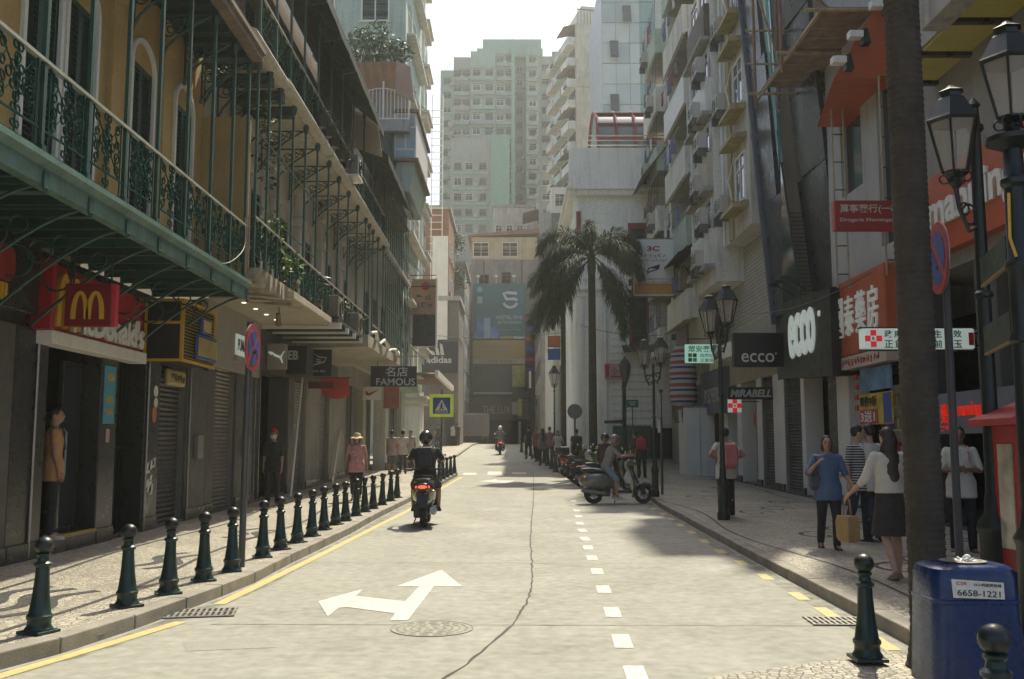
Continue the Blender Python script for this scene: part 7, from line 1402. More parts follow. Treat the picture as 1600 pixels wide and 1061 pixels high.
def scooter(label, loc, rz, paint, paint2=None, lit=False, lean=.0, plate_txt='MS-97-45', vespa=False, group=None, box=False, name='scooter'):
    t = T(name, label, 'scooter', loc, rz, group); t.rotation_euler = (0, lean, rz); p2 = paint2 or paint
    wheel(t, -.62, .25, .06); wheel(t, .64, .25, .055)
    m_ = MB()
    if vespa: m_.loft([rshell(-.98, .5, .62, .06), rshell(-.9, .42, .72, .19), rshell(-.7, .34, .78, .27), rshell(-.45, .34, .77, .28), rshell(-.2, .36, .74, .22), rshell(-.06, .4, .68, .16)])
    else: m_.loft([rshell(-1.0, .68, .8, .09), rshell(-.9, .6, .84, .15), rshell(-.7, .5, .83, .19), rshell(-.45, .42, .8, .2), rshell(-.2, .36, .74, .18), rshell(-.05, .3, .66, .15)])
    O('body_shell', m_, p2, t, smooth=True)
    m_ = MB(); m_.loft([rshell(-.92, .8, .88, .1), rshell(-.7, .78, .9, .15), rshell(-.4, .74, .86, .17), rshell(-.2, .72, .83, .15), rshell(-.02, .7, .78, .1)]); O('seat', m_, plast, t, smooth=True)
    O('floorboard', MB().box(-.2, .2, -.1, .32, .26, .34), plast, t, bevel=.02)
    m_ = MB(); m_.loft([[(x, y, z) for x, y in ((-w_, .3+dy), (-w_*.6, .38+dy), (0, .42+dy), (w_*.6, .38+dy), (w_, .3+dy), (w_*.6, .33+dy), (0, .37+dy), (-w_*.6, .33+dy))] for z, w_, dy in ((.28, .17, .06), (.5, .21, .04), (.75, .2, -.02), (.95, .14, -.1))]); O('leg_shield', m_, paint, t, smooth=True)
    m_ = MB(); m_.loft([rshell(.2, .94, 1.04, .1), rshell(.3, .92, 1.1, .16), rshell(.4, .93, 1.08, .14), rshell(.45, .96, 1.03, .08)]); O('handlebar_cowl', m_, paint, t, smooth=True)
    O('headlight', MB().ell((0, .44, 1.0), (.075, .03, .06), 12, 7), chrome, t, smooth=True)
    O('steering_column', MB().cyl((0, .62, .3), (0, .3, .95), .035, .035, 8).box(-.09, -.06, .58, .68, .22, .5).box(.06, .09, .58, .68, .22, .5), plast, t)
    for s in (-1, 1):
        O('grip', MB().cyl((s*.14, .3, 1.02), (s*.34, .22, 1.02), .018, .018, 8), plast, t)
        O('brake_lever', MB().tube([(s*.16, .32, 1.03), (s*.3, .3, 1.01)], .008, 5), chrome, t)
        mi = O('mirror', MB().tube([(s*.2, .28, 1.03), (s*.24, .3, 1.2), (s*.27, .28, 1.25)], .008, 5), plast, t); O('mirror_glass', MB().ell((s*.29, .27, 1.28), (.06, .012, .04), 10, 6), chrome, mi, smooth=True)
        O('turn_signal', MB().ell((s*(.16 if not vespa else .22), -.88, .66), (.035, .04, .025), 8, 5), M('amber_lens', (.55, .2, .03), .3), t, smooth=True)
    m_ = MB(); m_.loft([[(x*hw, .64+(.29+th)*cos(a), .25+(.29+th)*sin(a)) for x, th in ((-1, -.02), (-.6, .02), (.6, .02), (1, -.02), (.6, 0), (-.6, 0))] for a, hw in ((R(200), .05), (R(150), .09), (R(100), .1), (R(60), .09), (R(20), .06))]); O('front_fender', m_, paint, t, smooth=True)
    O('rear_fender', MB().hexa([(-.08, -.92, .36), (.08, -.92, .36), (.08, -.84, .62), (-.08, -.84, .62), (-.08, -.95, .37), (.08, -.95, .37), (.08, -.88, .66), (-.08, -.88, .66)]), plast, t)
    O('tail_light', MB().ell((0, -.97 if not vespa else -.95, .74 if not vespa else .62), (.12, .04, .045), 12, 7), M('lit_tail_light', (.8, .05, .02), .3, .02, 1, emit=2.2, fine=0) if lit else M('red_lens', (.4, .02, .02), .25), t, smooth=True)
    pl = O('licence_plate', MB().box(-.1, .1, -.985, -.975, .47, .6), M('black_plate', (.015, .015, .015), .5), t, rot=(-.12, 0, 0)); a_, b_ = (plate_txt.split(' ')+[''])[:2]
    txt(a_, pl, (0, -.988, .57), (.08, .032), 'c', silver_s, .01, .003, world=False)
    if b_: txt(b_, pl, (0, -.988, .515), (.16, .04), 'c', silver_s, .01, .003, world=False)
    O('engine_block', MB().box(-.16, .02, -.75, -.2, .18, .42), plast, t, bevel=.03); O('exhaust', MB().cyl((.15, -.35, .25), (.17, -.95, .34), .05, .06, 10), metal_grey, t, smooth=True)
    O('grab_rail', MB().tube([(-.14, -.6, .88), (-.15, -.9, .93), (0, -1.02, .94), (.15, -.9, .93), (.14, -.6, .88)], .014, 6), chrome if vespa else plast, t)
    O('side_stand', MB().tube([(-.12, .0, .25), (-.2, -.05, .02), (-.24, -.05, .01)], .012, 5), plast, t)
    if box: O('top_box', MB().box(-.2, .2, -1.15, -.75, .93, 1.2), plast, t, bevel=.05)
    return t
pg_ = M('grey_green_scooter_paint', (.12, .125, .105), .28, .06, 2, coat=.5); pb_ = M('black_scooter_paint', (.015, .015, .017), .25, .1, 2, coat=.5); pw_ = M('silver_white_paint', (.45, .43, .4), .3, .05, 2, coat=.4); pr2 = M('red_scooter_paint', (.35, .03, .025), .3, .05, 2, coat=.4); pgr = M('green_scooter_paint', (.05, .18, .06), .3, .05, 2, coat=.4); pbl = M('navy_scooter_paint', (.02, .03, .1), .3, .05, 2, coat=.4)
g1 = gnd(657, 826); S1 = scooter('black scooter with lit red tail light being ridden up the lane', (g1.x+.02, g1.y+.85, g1.z), R(2), pb_, pb_, True, R(-1), 'MS 97-45'); S1.scale = (1.15, 1.03, 1.03)
g2 = gnd(781, 711); S2 = scooter('small dark scooter with glowing tail light far up the road', (g2.x, g2.y+.85, g2.z), R(3), pb_, pb_, True, 0, 'MN 20-11')
g3 = gnd(966, 787); S3 = scooter('grey green retro scooter with rounded cowl and seated rider', (g3.x, g3.y, g3.z), -R(84), pg_, pg_, False, -.03, 'MT 31-08', True)
PK = [(932, 770, -60, pb_, pbl, 'black and navy scooter parked next to the grey green retro scooter', 0), (912, 762, -58, pr2, pb_, 'red and black scooter parked in the kerb row', 0), (903, 756, -60, pgr, pb_, 'scooter with green flank parked in the kerb row', 0), (894, 750, -55, pw_, pr2, 'silver scooter with red tail parked in the kerb row', 1), (886, 745, -55, pb_, pb_, 'all black scooter at the far end of the kerb row', 0)]
for i, (px, py, a, c1, c2, lb, bx_) in enumerate(PK):
    g = gnd(px, py); scooter(lb, (g.x+.45, g.y+.2, zr(g.y+.2)), R(a), c1, c2, False, -.06, 'M%s %02d-%02d' % ('ABCDE'[i], 31+i*7, 12+i*13), group='scooters parked at the kerb', box=bool(bx_))
# ================================================================ PEOPLE
SKIN = [M('skin_warm', (.36, .2, .13), .5, .06, 8), M('skin_pale', (.45, .28, .2), .5, .06, 8), M('skin_brown', (.2, .1, .06), .5, .06, 8)]
hair_m = M('black_hair', (.012, .009, .008), .5, .2, 30); shoe_b = M('black_shoe', (.015, .014, .013), .5); shoe_w = M('white_shoe', (.5, .48, .44), .6)
def cloth(name, c, r=.85): return M(name, c, r, .12, 6, .9, 13)
PENDING = []
def capsule(m_, a, b, ra, rb, n=12):
    a, b = V(a), V(b)
    m_.cyl(a, b, ra, rb, n); m_.ell(a, (ra, ra, ra), n, 8); m_.ell(b, (rb, rb, rb), n, 8)
def torso_rings(fr, infl, z0=-.06, z1=1.0, bulk=1.0, belly=0.0):
    prof = [(-.17, .186, .138), (-.12, .187, .138), (-.08, .125, .09), (-.02, .16, .115), (.06, .16, .115+belly*.5), (.16, .14, .1+belly), (.26, .145, .105+belly*.6), (.36, .165, .115), (.44, .172, .11), (.5, .155, .085), (.53, .1, .07), (.56, .055, .055)]
    out = []
    for z, rx, ry in prof:
        if z < -.1 and z0 > -.11: continue
        if z0 < -.11 and -.1 < z < .1: rx = max(rx, .182); ry = max(ry, .13+belly*.5)
        if z < z0-1e-6 or z > z1: continue
        rx = rx*bulk+infl; ry = ry*bulk+infl
        out.append([fr(rx*cos(a), ry*sin(a)*(1.0), z) for a in [2*pi*i/18 for i in range(18)]])
    return out
def person(label, loc, rz, top, bottom, H=1.7, skin=0, hair='short', sleeve=.45, leg=1.0, arms=None, legs=None, lean=0.0, hip=.9, shoe=shoe_b, head=(0, 0), bulk=1.0, belly=.0, vox=.014, skirt=None, extra=None, group=None, shirt_z=-.17, face=True, hat=None, tuck=False, hair_mat=None, name='person', sole=True):
    """forward is local +y. arms: {'l':(upper,fore),'r':...} direction vectors; legs: {'l':(thigh,shin,footdir)}"""
    s = H/1.7; t = T(name, label, 'person', loc, rz, group); t.scale = (s, s, s)
    hp = V((0, 0, hip)); cl, sl = cos(lean), sin(lean)
    def fr(x, y, z): return V((x, y*cl+z*sl, hip+z*cl-y*sl))
    arms = arms or {}; legs = legs or {}; J = {}
    for sd, k in ((-1, 'l'), (1, 'r')):
        sh = fr(sd*.165*bulk, 0, .475); u, f = arms.get(k, ((sd*.13, 0, -1), (sd*.03, .18, -1)))
        el = sh+V(u).normalized()*.28; wr = el+V(f).normalized()*.245; J[k+'a'] = (sh, el, wr, V(f).normalized())
        hj = fr(sd*.085, 0, -.02); th, shn, ft = legs.get(k, ((sd*.04, 0, -1), (0, -.02, -1), (sd*.15, 1, 0)))
        kn = hj+V(th).normalized()*.41; an = kn+V(shn).normalized()*.42; J[k+'l'] = (hj, kn, an, V(ft).normalized())
    yaw, pit = head; hc = fr(0, .015, .7); hr = Matrix.Rotation(yaw, 3, 'Z') @ Matrix.Rotation(-pit-lean*.35, 3, 'X')
    def hd(x, y, z): return hc+hr @ V((x, y, z))
    def hell(m_, c, d, n=14, k=10):
        q = MB().ell((0, 0, 0), d, n, k); o = V(c); m_.add([hd(*(o+V(v))) for v in q.v], q.f)
    # body: one continuous surface
    b = MB(); b.loft(torso_rings(fr, -.012, -.08, 1, bulk, belly)); capsule(b, fr(0, -.005, .5), hd(0, -.015, -.06), .058, .05)
    hell(b, (0, 0, 0), (.074, .094, .112)); hell(b, (0, .02, -.055), (.058, .07, .062)); hell(b, (0, .098, -.018), (.015, .02, .028)); hell(b, (0, .082, -.062), (.028, .018, .012)); hell(b, (0, .068, .03), (.06, .03, .02))
    for sd in (-1, 1): hell(b, (sd*.076, -.01, -.01), (.012, .024, .034))
    fing = MB()
    for sd, k in ((-1, 'l'), (1, 'r')):
        sh, el, wr, fd = J[k+'a']; capsule(b, sh, el, .05, .04); capsule(b, el, wr, .04, .027)
        pc = wr+fd*.055; u_ = V((0, 1, 0)) if abs(fd.z) > .6 else V((0, 0, 1)); side = (u_-fd*u_.dot(fd)).normalized(); pn = fd.cross(side).normalized()
        for o in (-.02, .0, .02): capsule(b, wr+side*o*.6, wr+fd*.085+side*o, .016, .015, 8)
        inw = pn*(-sd) if abs(fd.z) > .6 else V((0, 0, -1))
        if (inw.x*sd) > 0 and abs(fd.z) > .6: inw = -inw
        for q, (o, L_) in enumerate(((-.03, .06), (-.01, .075), (.011, .08), (.031, .07))):
            a0 = wr+fd*.085+side*o; a1 = a0+(fd+inw*.25).normalized()*L_*.5; a2 = a1+(fd*.7+inw*.7).normalized()*L_*.5
            fing.tube([a0-fd*.015, a0, a1, a2], [.0095, .0095, .0085, .007], 7)
        a0 = wr+fd*.03+side*.03; fing.tube([a0-side*.012, a0+(side*.6+fd*.5)*.035, a0+(side*.35+fd+inw*.3)*.06], [.012, .011, .008], 7)
        hj, kn, an, ft = J[k+'l']; capsule(b, hj, kn, .082*bulk, .055); capsule(b, kn, kn+(an-kn)*.35+V((0, -.012, 0)), .052, .054); capsule(b, kn+(an-kn)*.35+V((0, -.012, 0)), an, .054, .036)
        capsule(b, an+V((0, 0, -.03)), an+ft*.13+V((0, 0, -.045)), .036, .03)
    PENDING.append(('body', b, SKIN[skin], t, vox, fing if vox < .018 else None))
    # top
    m_ = MB(); m_.loft(torso_rings(fr, .016, (shirt_z if lean < .2 else -.08) if not tuck else .06, .54, bulk, belly))
    for k in 'lr':
        sh, el, wr, fd = J[k+'a']
        if sleeve > 0:
            if sleeve <= 1: capsule(m_, sh, sh+(el-sh)*sleeve*1.05, .062, .055)
            else: capsule(m_, sh, el, .066, .056); capsule(m_, el, el+(wr-el)*(sleeve-1), .054, .046)
    PENDING.append(('shirt', m_, top, t, vox, None))
    # bottoms
    if bottom is not None:
        m_ = MB(); m_.loft(torso_rings(fr, .006, -.08, .1, bulk, belly))
        for k in 'lr':
            hj, kn, an, ft = J[k+'l']; capsule(m_, hj, hj+(kn-hj)*min(1, leg*2), .098*bulk, .07 if leg >= .5 else .085)
            if leg > .5: capsule(m_, kn, kn+(an-kn)*(leg-.5)*2*.97, .068, .058 if leg > .9 else .064)
        PENDING.append(('trousers', m_, bottom, t, vox, None))
    if skirt:
        mat, ln, fl = skirt; m_ = MB(); n = 28; rg = []
        for i in range(7):
            q = i/6; z = .1-ln*q; rg.append([fr((.152+fl*q+.012*q*sin(6*a))*cos(a)*bulk, (.118+fl*q+.012*q*sin(6*a))*sin(a), z) for a in [2*pi*j/n for j in range(n)]])
        m_.loft(rg); O('skirt', m_, mat, t, smooth=True)
    if sole:
        for k in 'lr':
            hj, kn, an, ft = J[k+'l']; m_ = MB(); sd_ = V((ft.y, -ft.x, 0)); up = V((0, 0, 1))
            rg = []
            for q, (w_, h) in ((-.06, (.03, .06)), (-.03, (.042, .085)), (.05, (.045, .07)), (.12, (.05, .05)), (.17, (.042, .035)), (.195, (.02, .02))):
                c = an+ft*q; base = an.z-.085
                zz = c.z-.085
                rg.append([V((c.x, c.y, zz))+sd_*(w_*cx)+up*(h*cz) for cx, cz in ((-1, 0), (-1, .5), (-.6, 1), (.6, 1), (1, .5), (1, 0))])
            m_.loft(rg); O('shoe', m_, shoe, t, smooth=True)
    # hair and headgear
    hm = hair_mat or hair_m
    if hair:
        m_ = MB(); hell(m_, (0, -.018, .022), (.083, .098, .105)); 
        if hair == 'bob':
            for sd in (-1, 1): hell(m_, (sd*.062, -.015, -.05), (.028, .055, .085))
            hell(m_, (0, -.055, -.05), (.07, .05, .085))
        if hair == 'long':
            for i in range(9): hell(m_, (.012*sin(i*1.7), -.06-.008*i, -.055*i), (.085+.007*i-.0012*i*i, .05, .075))
            for sd in (-1, 1): hell(m_, (sd*.06, -.04, -.2), (.045, .05, .16))
        PENDING.append(('hair', m_, hm, t, max(.009, vox*.75), None))
    if face and vox < .02:
        m_ = MB()
        for sd in (-1, 1):
            q = MB().ell((0, 0, 0), (.013, .007, .007), 8, 6); m_.add([hd(sd*.031+v[0], .086+v[1], .004+v[2]) for v in q.v], q.f); q = MB().ell((0, 0, 0), (.019, .007, .004), 8, 5); m_.add([hd(sd*.032+v[0], .088+v[1], .026+v[2]) for v in q.v], q.f)
        O('eyes', m_, hair_m, t); q = MB().ell((0, 0, 0), (.022, .006, .005), 8, 5); O('mouth', MB().add([hd(v[0], .1+v[1], -.066+v[2]) for v in q.v], q.f), M('lip', (.25, .08, .07), .5), t)
    if hat == 'helmet' or (isinstance(hat, tuple) and hat[0] == 'helmet'):
        hmt = hat[1]; m_ = MB(); q = MB().ell((0, 0, 0), (.128, .148, .14), 18, 12)
        vs = [hd(v[0], v[1]-.01, v[2]+.025) for v in q.v]; fs = [f for f in q.f if sum(q.v[i][2] for i in f)/len(f) > -.075-(.3 if sum(q.v[i][1] for i in f)/len(f) < -.0 else 0)+(.085 if sum(q.v[i][1] for i in f)/len(f) > .06 else 0)]
        o = O('helmet', MB().add(vs, fs), hmt, t, smooth=True); sm = o.modifiers.new('solid', 'SOLIDIFY'); sm.thickness = .015
    elif hat and hat[0] == 'cap':
        m_ = MB(); q = MB().ell((0, 0, 0), (.09, .108, .1), 16, 10); m_.add([hd(v[0], v[1]-.01, max(v[2], -.005)+.045) for v in q.v], q.f); pk = [(-.07, .07), (-.06, .15), (0, .175), (.06, .15), (.07, .07)]; m_.prism(pk, lambda u, v, w_: hd(u, v, .045+w_), .008); O('cap', m_, hat[1], t, smooth=True)
    elif hat and hat[0] == 'sunhat':
        m_ = MB(); rings = [[hd(rx*cos(a), rx*1.08*sin(a)-.01, z+(.012*sin(3*a) if rx > .14 else 0)) for a in [2*pi*i/24 for i in range(24)]] for rx, z in ((.17, .0), (.172, .006), (.1, .05), (.092, .1), (.07, .135), (.02, .145))]; m_.loft(rings); O('sun_hat', m_, hat[1], t, smooth=True)
    return t, J, fr, hd
def backpack(t, fr, mat, w_=.17, d=.15, h=.42, z=.5, y=-.13, strap=True, name='backpack', label=None):
    m_ = MB(); rg = []
    for q, k in ((0, .75), (.06, .95), (.3, 1), (.75, 1), (.93, .85), (1, .5)):
        rg.append([fr(w_*k*cx, y-d*(.1+.9*(cy))*k, z-h+h*q) for cx, cy in ((-1, 0), (-1, .6), (-.7, 1), (.7, 1), (1, .6), (1, 0))])
    m_.loft(rg); o = O(name, m_, mat, t, smooth=True)
    m_ = MB(); m_.loft([[fr(w_*.7*k*cx, y-d-.045*cy*k, z-h*.85+h*.42*q) for cx, cy in ((-1, 0), (-.9, .8), (.9, .8), (1, 0))] for q, k in ((0, .85), (.15, 1), (.85, 1), (1, .85))]); O('bag_pocket', m_, mat, o, smooth=True)
    if strap:
        for s in (-1, 1): O('bag_strap', MB().tube([fr(s*.1, y+.02, z-.03), fr(s*.1, -.02, .56), fr(s*.11, .1, .46), fr(s*.13, .1, .3), fr(s*.15, y+.02, z-h+.05)], .016, 5, flat=.5), mat, o)
    return o
def finish_people():
    tmp = []
    for name, mb, mat, par, vox, extra in PENDING:
        me = mb.mesh(name, mat); ob = bpy.data.objects.new('tmp', me); col.objects.link(ob)
        r = ob.modifiers.new('r', 'REMESH'); r.mode = 'VOXEL'; r.voxel_size = vox; r.use_smooth_shade = True
        q = ob.modifiers.new('s', 'SMOOTH'); q.factor = .5; q.iterations = 3; tmp.append(ob)
    dg = bpy.context.evaluated_depsgraph_get()
    for ob, (name, mb, mat, par, vox, extra) in zip(tmp, PENDING):
        me = bpy.data.meshes.new_from_object(ob.evaluated_get(dg)); old = ob.data; bpy.data.objects.remove(ob); bpy.data.meshes.remove(old); me.name = name
        if extra:   # fingers rooted inside the palm
            n0 = len(me.vertices); vs = [tuple(v.co) for v in me.vertices]+extra.v; fs = [tuple(p.vertices) for p in me.polygons]+[tuple(i+n0 for i in f) for f in extra.f]
            bpy.data.meshes.remove(me); me = bpy.data.meshes.new(name); me.from_pydata(vs, [], fs); me.update()
        me.polygons.foreach_set('use_smooth', [True]*len(me.polygons)); me.materials.clear(); me.materials.append(mat); O(name, me, None, par)
navy_t = cloth('black_navy_trousers', (.015, .016, .02)); black_t = cloth('black_tee', (.014, .016, .018)); white_t = cloth('white_cotton', (.55, .53, .48)); jeans = cloth('light_blue_denim', (.16, .22, .27)); grey_t = cloth('grey_mauve_tee', (.22, .2, .2))
stand = {'l': ((-.05, .02, -1), (-.02, -.04, -1), (-.25, 1, 0)), 'r': ((.05, .02, -1), (.02, -.04, -1), (.25, 1, 0))}
walk = {'l': ((-.02, .3, -1), (0, -.12, -1), (-.1, 1, 0)), 'r': ((.02, -.15, -1), (0, -.45, -1), (.1, 1, -.2))}
# 1 man waiting on the restaurant step
t, J, fr, hd = person('man in peach polo waiting on the restaurant doorstep, white shoes', (-6.22, 13.1, .34), -R(60), cloth('peach_polo', (.42, .22, .1)), navy_t, 1.72, 0, legs=stand, head=(-R(15), -.05), shoe=shoe_w, arms={'l': ((-.2, -.05, -1), (-.05, .12, -1)), 'r': ((.15, .02, -1), (.0, .25, -1))})
O('bag_strap', MB().tube([fr(.02, -.14, .4), fr(.1, -.05, .57), fr(.1, .11, .45), fr(.0, .14, .25)], .018, 5, flat=.4), cloth('dark_strap', (.03, .03, .03)), t)
# 2 man with red cap and mask
g = gnd(425, 789, KH); t, J, fr, hd = person('man all in black with red cap and white mask by the dark shop', g, pi, black_t, navy_t, 1.7, 0, legs=stand, hat=('cap', cloth('red_cap_cloth', (.38, .02, .025))), sleeve=.8)
m_ = MB(); m_.loft([[hd(x*k, y, z) for x, y in ((-.075, .02), (-.06, .075), (0, .108), (.06, .075), (.075, .02))]+[hd(x*k, y-.01, z) for x, y in ((.07, .02), (.055, .07), (0, .1), (-.055, .07), (-.07, .02))] for z, k in ((-.1, .8), (-.06, 1), (-.01, .95))]); O('face_mask', m_, white_t, t, smooth=True)
# 3 woman in sun hat
g = gnd(556, 783, KH); flo = cloth('pink_floral_blouse', (.5, .26, .24)); flo.node_tree.nodes
t, J, fr, hd = person('woman in pink floral blouse, cream sun hat and dark glasses', g, pi+R(6), flo, navy_t, 1.6, 0, legs=walk, hat=('sunhat', cloth('cream_straw', (.55, .46, .24))), leg=.85, bulk=1.08, belly=.03, hair='bob', arms={'l': ((-.3, .05, -1), (-.05, .1, -1)), 'r': ((.3, .0, -1), (.1, .1, -1))})
m_ = MB()
for sd in (-1, 1): q = MB().ell((0, 0, 0), (.03, .01, .022), 10, 6); m_.add([hd(sd*.034+v[0], .094+v[1], .006+v[2]) for v in q.v], q.f)
m_.tube([hd(-.075, .0, .01), hd(-.06, .09, .012), hd(.06, .09, .012), hd(.075, .0, .01)], .004, 4); O('sunglasses', m_, black_s, t)
def speckle(m, c2, sc_, th):
    T_ = m.node_tree; n_ = T_.nodes; b_ = n_['Principled BSDF']; src = b_.inputs['Base Color'].links[0].from_socket; v_ = n_.new('ShaderNodeTexVoronoi'); v_.inputs['Scale'].default_value = sc_; tc = n_.new('ShaderNodeTexCoord'); T_.links.new(tc.outputs['Object'], v_.inputs['Vector'])
    r_ = n_.new('ShaderNodeMath'); r_.operation = 'LESS_THAN'; r_.inputs[1].default_value = th; T_.links.new(v_.outputs[0], r_.inputs[0]); x_ = n_.new('ShaderNodeMix'); x_.data_type = 'RGBA'; x_.inputs[7].default_value = (*c2, 1); T_.links.new(r_.outputs[0], x_.inputs[0]); T_.links.new(src, x_.inputs[6]); T_.links.new(x_.outputs[2], b_.inputs['Base Color'])
speckle(flo, (.2, .07, .09), 32, .35)
# 4 strollers by the far shops
for px, py, lb, c, bt, lg, rz in ((612, 741, 'man in faded pink shirt and grey shorts strolling past the far shops', (.42, .3, .28), (.12, .12, .12), .55, 0), (629, 740, 'person in white shirt with dark shoulder strap beside the far shops', (.5, .47, .42), (.05, .05, .055), 1, .2), (641, 736, 'person in pale top half hidden behind the scooter rider', (.45, .42, .36), (.04, .04, .05), 1, 2.9)):
    g = gnd(px, py, KH); person(lb, g, rz, cloth('stroller_top_%d' % px, c), cloth('stroller_bottom_%d' % px, bt), 1.68, 0, legs=walk if px != 612 else stand, leg=lg, vox=.02, group='strollers by the far shops')
# 5 rider in the lane
seat_y = -.38
ride = {'l': ((-.35, .85, -.35), (-.02, .1, -1), (0, 1, 0)), 'r': ((.35, .85, -.35), (.02, .1, -1), (0, 1, 0))}
def rider(label, sc_, top, bottom, helmet, skin=0, vox=.014, leg=1.0, H=1.7, arms=None, lean=.22, dy=-.36, hz=.9, legs=ride, sleeve=.7, shoe=shoe_b, bulk=1.0):
    m = Matrix.LocRotScale(sc_.location, sc_.rotation_euler, (1, 1, 1)); p = m @ V((0, dy, 0))
    return person(label, p, sc_.rotation_euler.z, top, bottom, H, skin, hair=None, sleeve=sleeve, leg=leg, arms=arms or {'l': ((-.4, .62, -.65), (.12, .95, .1)), 'r': ((.4, .62, -.65), (-.12, .95, .1))}, legs=legs, lean=lean, hip=hz, hat=('helmet', helmet), vox=vox, shoe=shoe, bulk=bulk)
t, J, fr, hd = rider('rider in black tee with black backpack and dark helmet on the scooter in the lane', S1, black_t, cloth('dark_shorts', (.03, .03, .035)), M('dark_grey_helmet', (.035, .036, .035), .22, .1, 3, coat=.5), leg=.55, hz=.92, bulk=1.25, H=1.74)
backpack(t, fr, cloth('black_nylon', (.02, .02, .023), .6), .18, .14, .42, .5, -.15)
t, J, fr, hd = rider('far rider in grey jacket with white helmet up the road', S2, cloth('grey_jacket', (.16, .15, .14)), navy_t, M('white_helmet', (.6, .6, .58), .2, coat=.5), vox=.022, hz=.92, sleeve=1.8)
# 6 man on the retro scooter, one foot down
t, J, fr, hd = rider('man in grey tee and blue denim shorts sitting on the retro scooter with helmet', S3, grey_t, jeans, M('tan_grey_helmet', (.17, .14, .12), .25, .1, 3, coat=.5), leg=.56, lean=.32, dy=-.3, hz=.9, legs={'l': ((-.5, .6, -.62), (-.05, .05, -1), (0, 1, 0)), 'r': ((.55, .55, -.72), (.08, -.02, -1), (0, 1, 0))}, shoe=shoe_w)
sb = O('shopping_bag', MB().loft([[(-.1, .22, .5), (.1, .22, .5), (.1, .3, .5), (-.1, .3, .5)], [(-.13, .17, .62), (.13, .17, .62), (.13, .33, .62), (-.13, .33, .62)], [(-.05, .23, .8), (.05, .23, .8), (.05, .27, .8), (-.05, .27, .8)]]), white_p, None, S3.location, S3.rotation_euler, smooth=True); tag(sb, 'white plastic shopping bag hanging on the retro scooter', 'bag')
# 7 people by the scooters
g = gnd(946, 762, KH); person('person in dark clothes with black helmet standing among the parked scooters', (g.x, g.y, zr(g.y)+.02), R(170), cloth('dark_maroon_top', (.06, .03, .035)), navy_t, 1.68, 0, legs=stand, hair=None, hat=('helmet', M('black_gloss_helmet', (.02, .02, .02), .15, coat=.6)), vox=.018, sleeve=1.7)
g = gnd(1003, 747, KH); t, J, fr, hd = person('person in dark clothes with round red backpack seen from behind', g, R(-8), black_t, navy_t, 1.66, 0, legs=stand, vox=.018, sleeve=.9); backpack(t, fr, cloth('red_nylon', (.4, .02, .04), .6), .2, .17, .42, .56, -.12)
g = gnd(992, 742, KH); person('short haired person walking behind the retro scooter rider', g, R(20), cloth('brown_top', (.12, .07, .055)), navy_t, 1.66, 0, legs=walk, vox=.02)
cv = MB(); rg = []; r_ = random.Random(4)
for i in range(8):
    q = i/7; hw = [.03, .1, .15, .16, .15, .13, .09, .02][i]; rg.append([(hw*cos(a)*(1+r_.uniform(-.08, .08)), hw*.6*sin(a), .62+.72*q) for a in [2*pi*j/12 for j in range(12)]])
cv.loft(rg); g = gnd(934, 768); tag(O('folded_rain_cover', cv, M('cream_cover', (.5, .46, .34), .7, .1, 5), None, (g.x+.25, g.y-.05, zr(g.y)), smooth=True), 'cream folded rain cover draped upright on a parked scooter', 'cover')
for px, py, lb, c, rz, H in ((901, 738, 'broad man in dark tee standing before the pale corner wall', (.02, .022, .028), .3, 1.72), (872, 728, 'woman in white top with raised hands near the slatted pier', (.55, .52, .47), pi, 1.58), (848, 727, 'woman in grey top walking past the bollards', (.14, .14, .13), .2, 1.66), (838, 721, 'person in dark red top among the far shoppers', (.22, .08, .07), 2.8, 1.66), (859, 722, 'person in pinkish shirt behind the woman in grey', (.3, .16, .15), .1, 1.7), (826, 717, 'person in black by the wheeled bin', (.02, .02, .022), .4, 1.7)):
    g = gnd(px, py, KH); a = None
    if px == 872: a = {'l': ((-.35, .3, -.9), (.3, .6, .8)), 'r': ((.35, .3, -.9), (-.3, .6, .8))}
    person(lb, g, rz, cloth('shopper_top_%d' % px, c), navy_t, H, 0, legs=walk if px % 2 == 0 else stand, vox=.022, arms=a, hair='long' if px in (848, 872) else 'short', bulk=1.1 if px == 901 else 1)
for px, py, lb, c in ((697, 702, 'far pedestrian in pale top at the crest of the road', (.4, .38, .34)), (708, 700, 'far pedestrian in black at the crest of the road', (.03, .03, .035)), (684, 704, 'far pedestrian in dark coat by the side street', (.05, .05, .055))):
    g = gnd(px, py, KH) ; person(lb, (g.x, 72, zr(72)+KH) if px != 684 else (onY(684, 700, 66).x, 66, zr(66)+KH), 0.3, cloth('far_top_%d' % px, c), navy_t, 1.68, 0, legs=stand, vox=.025)
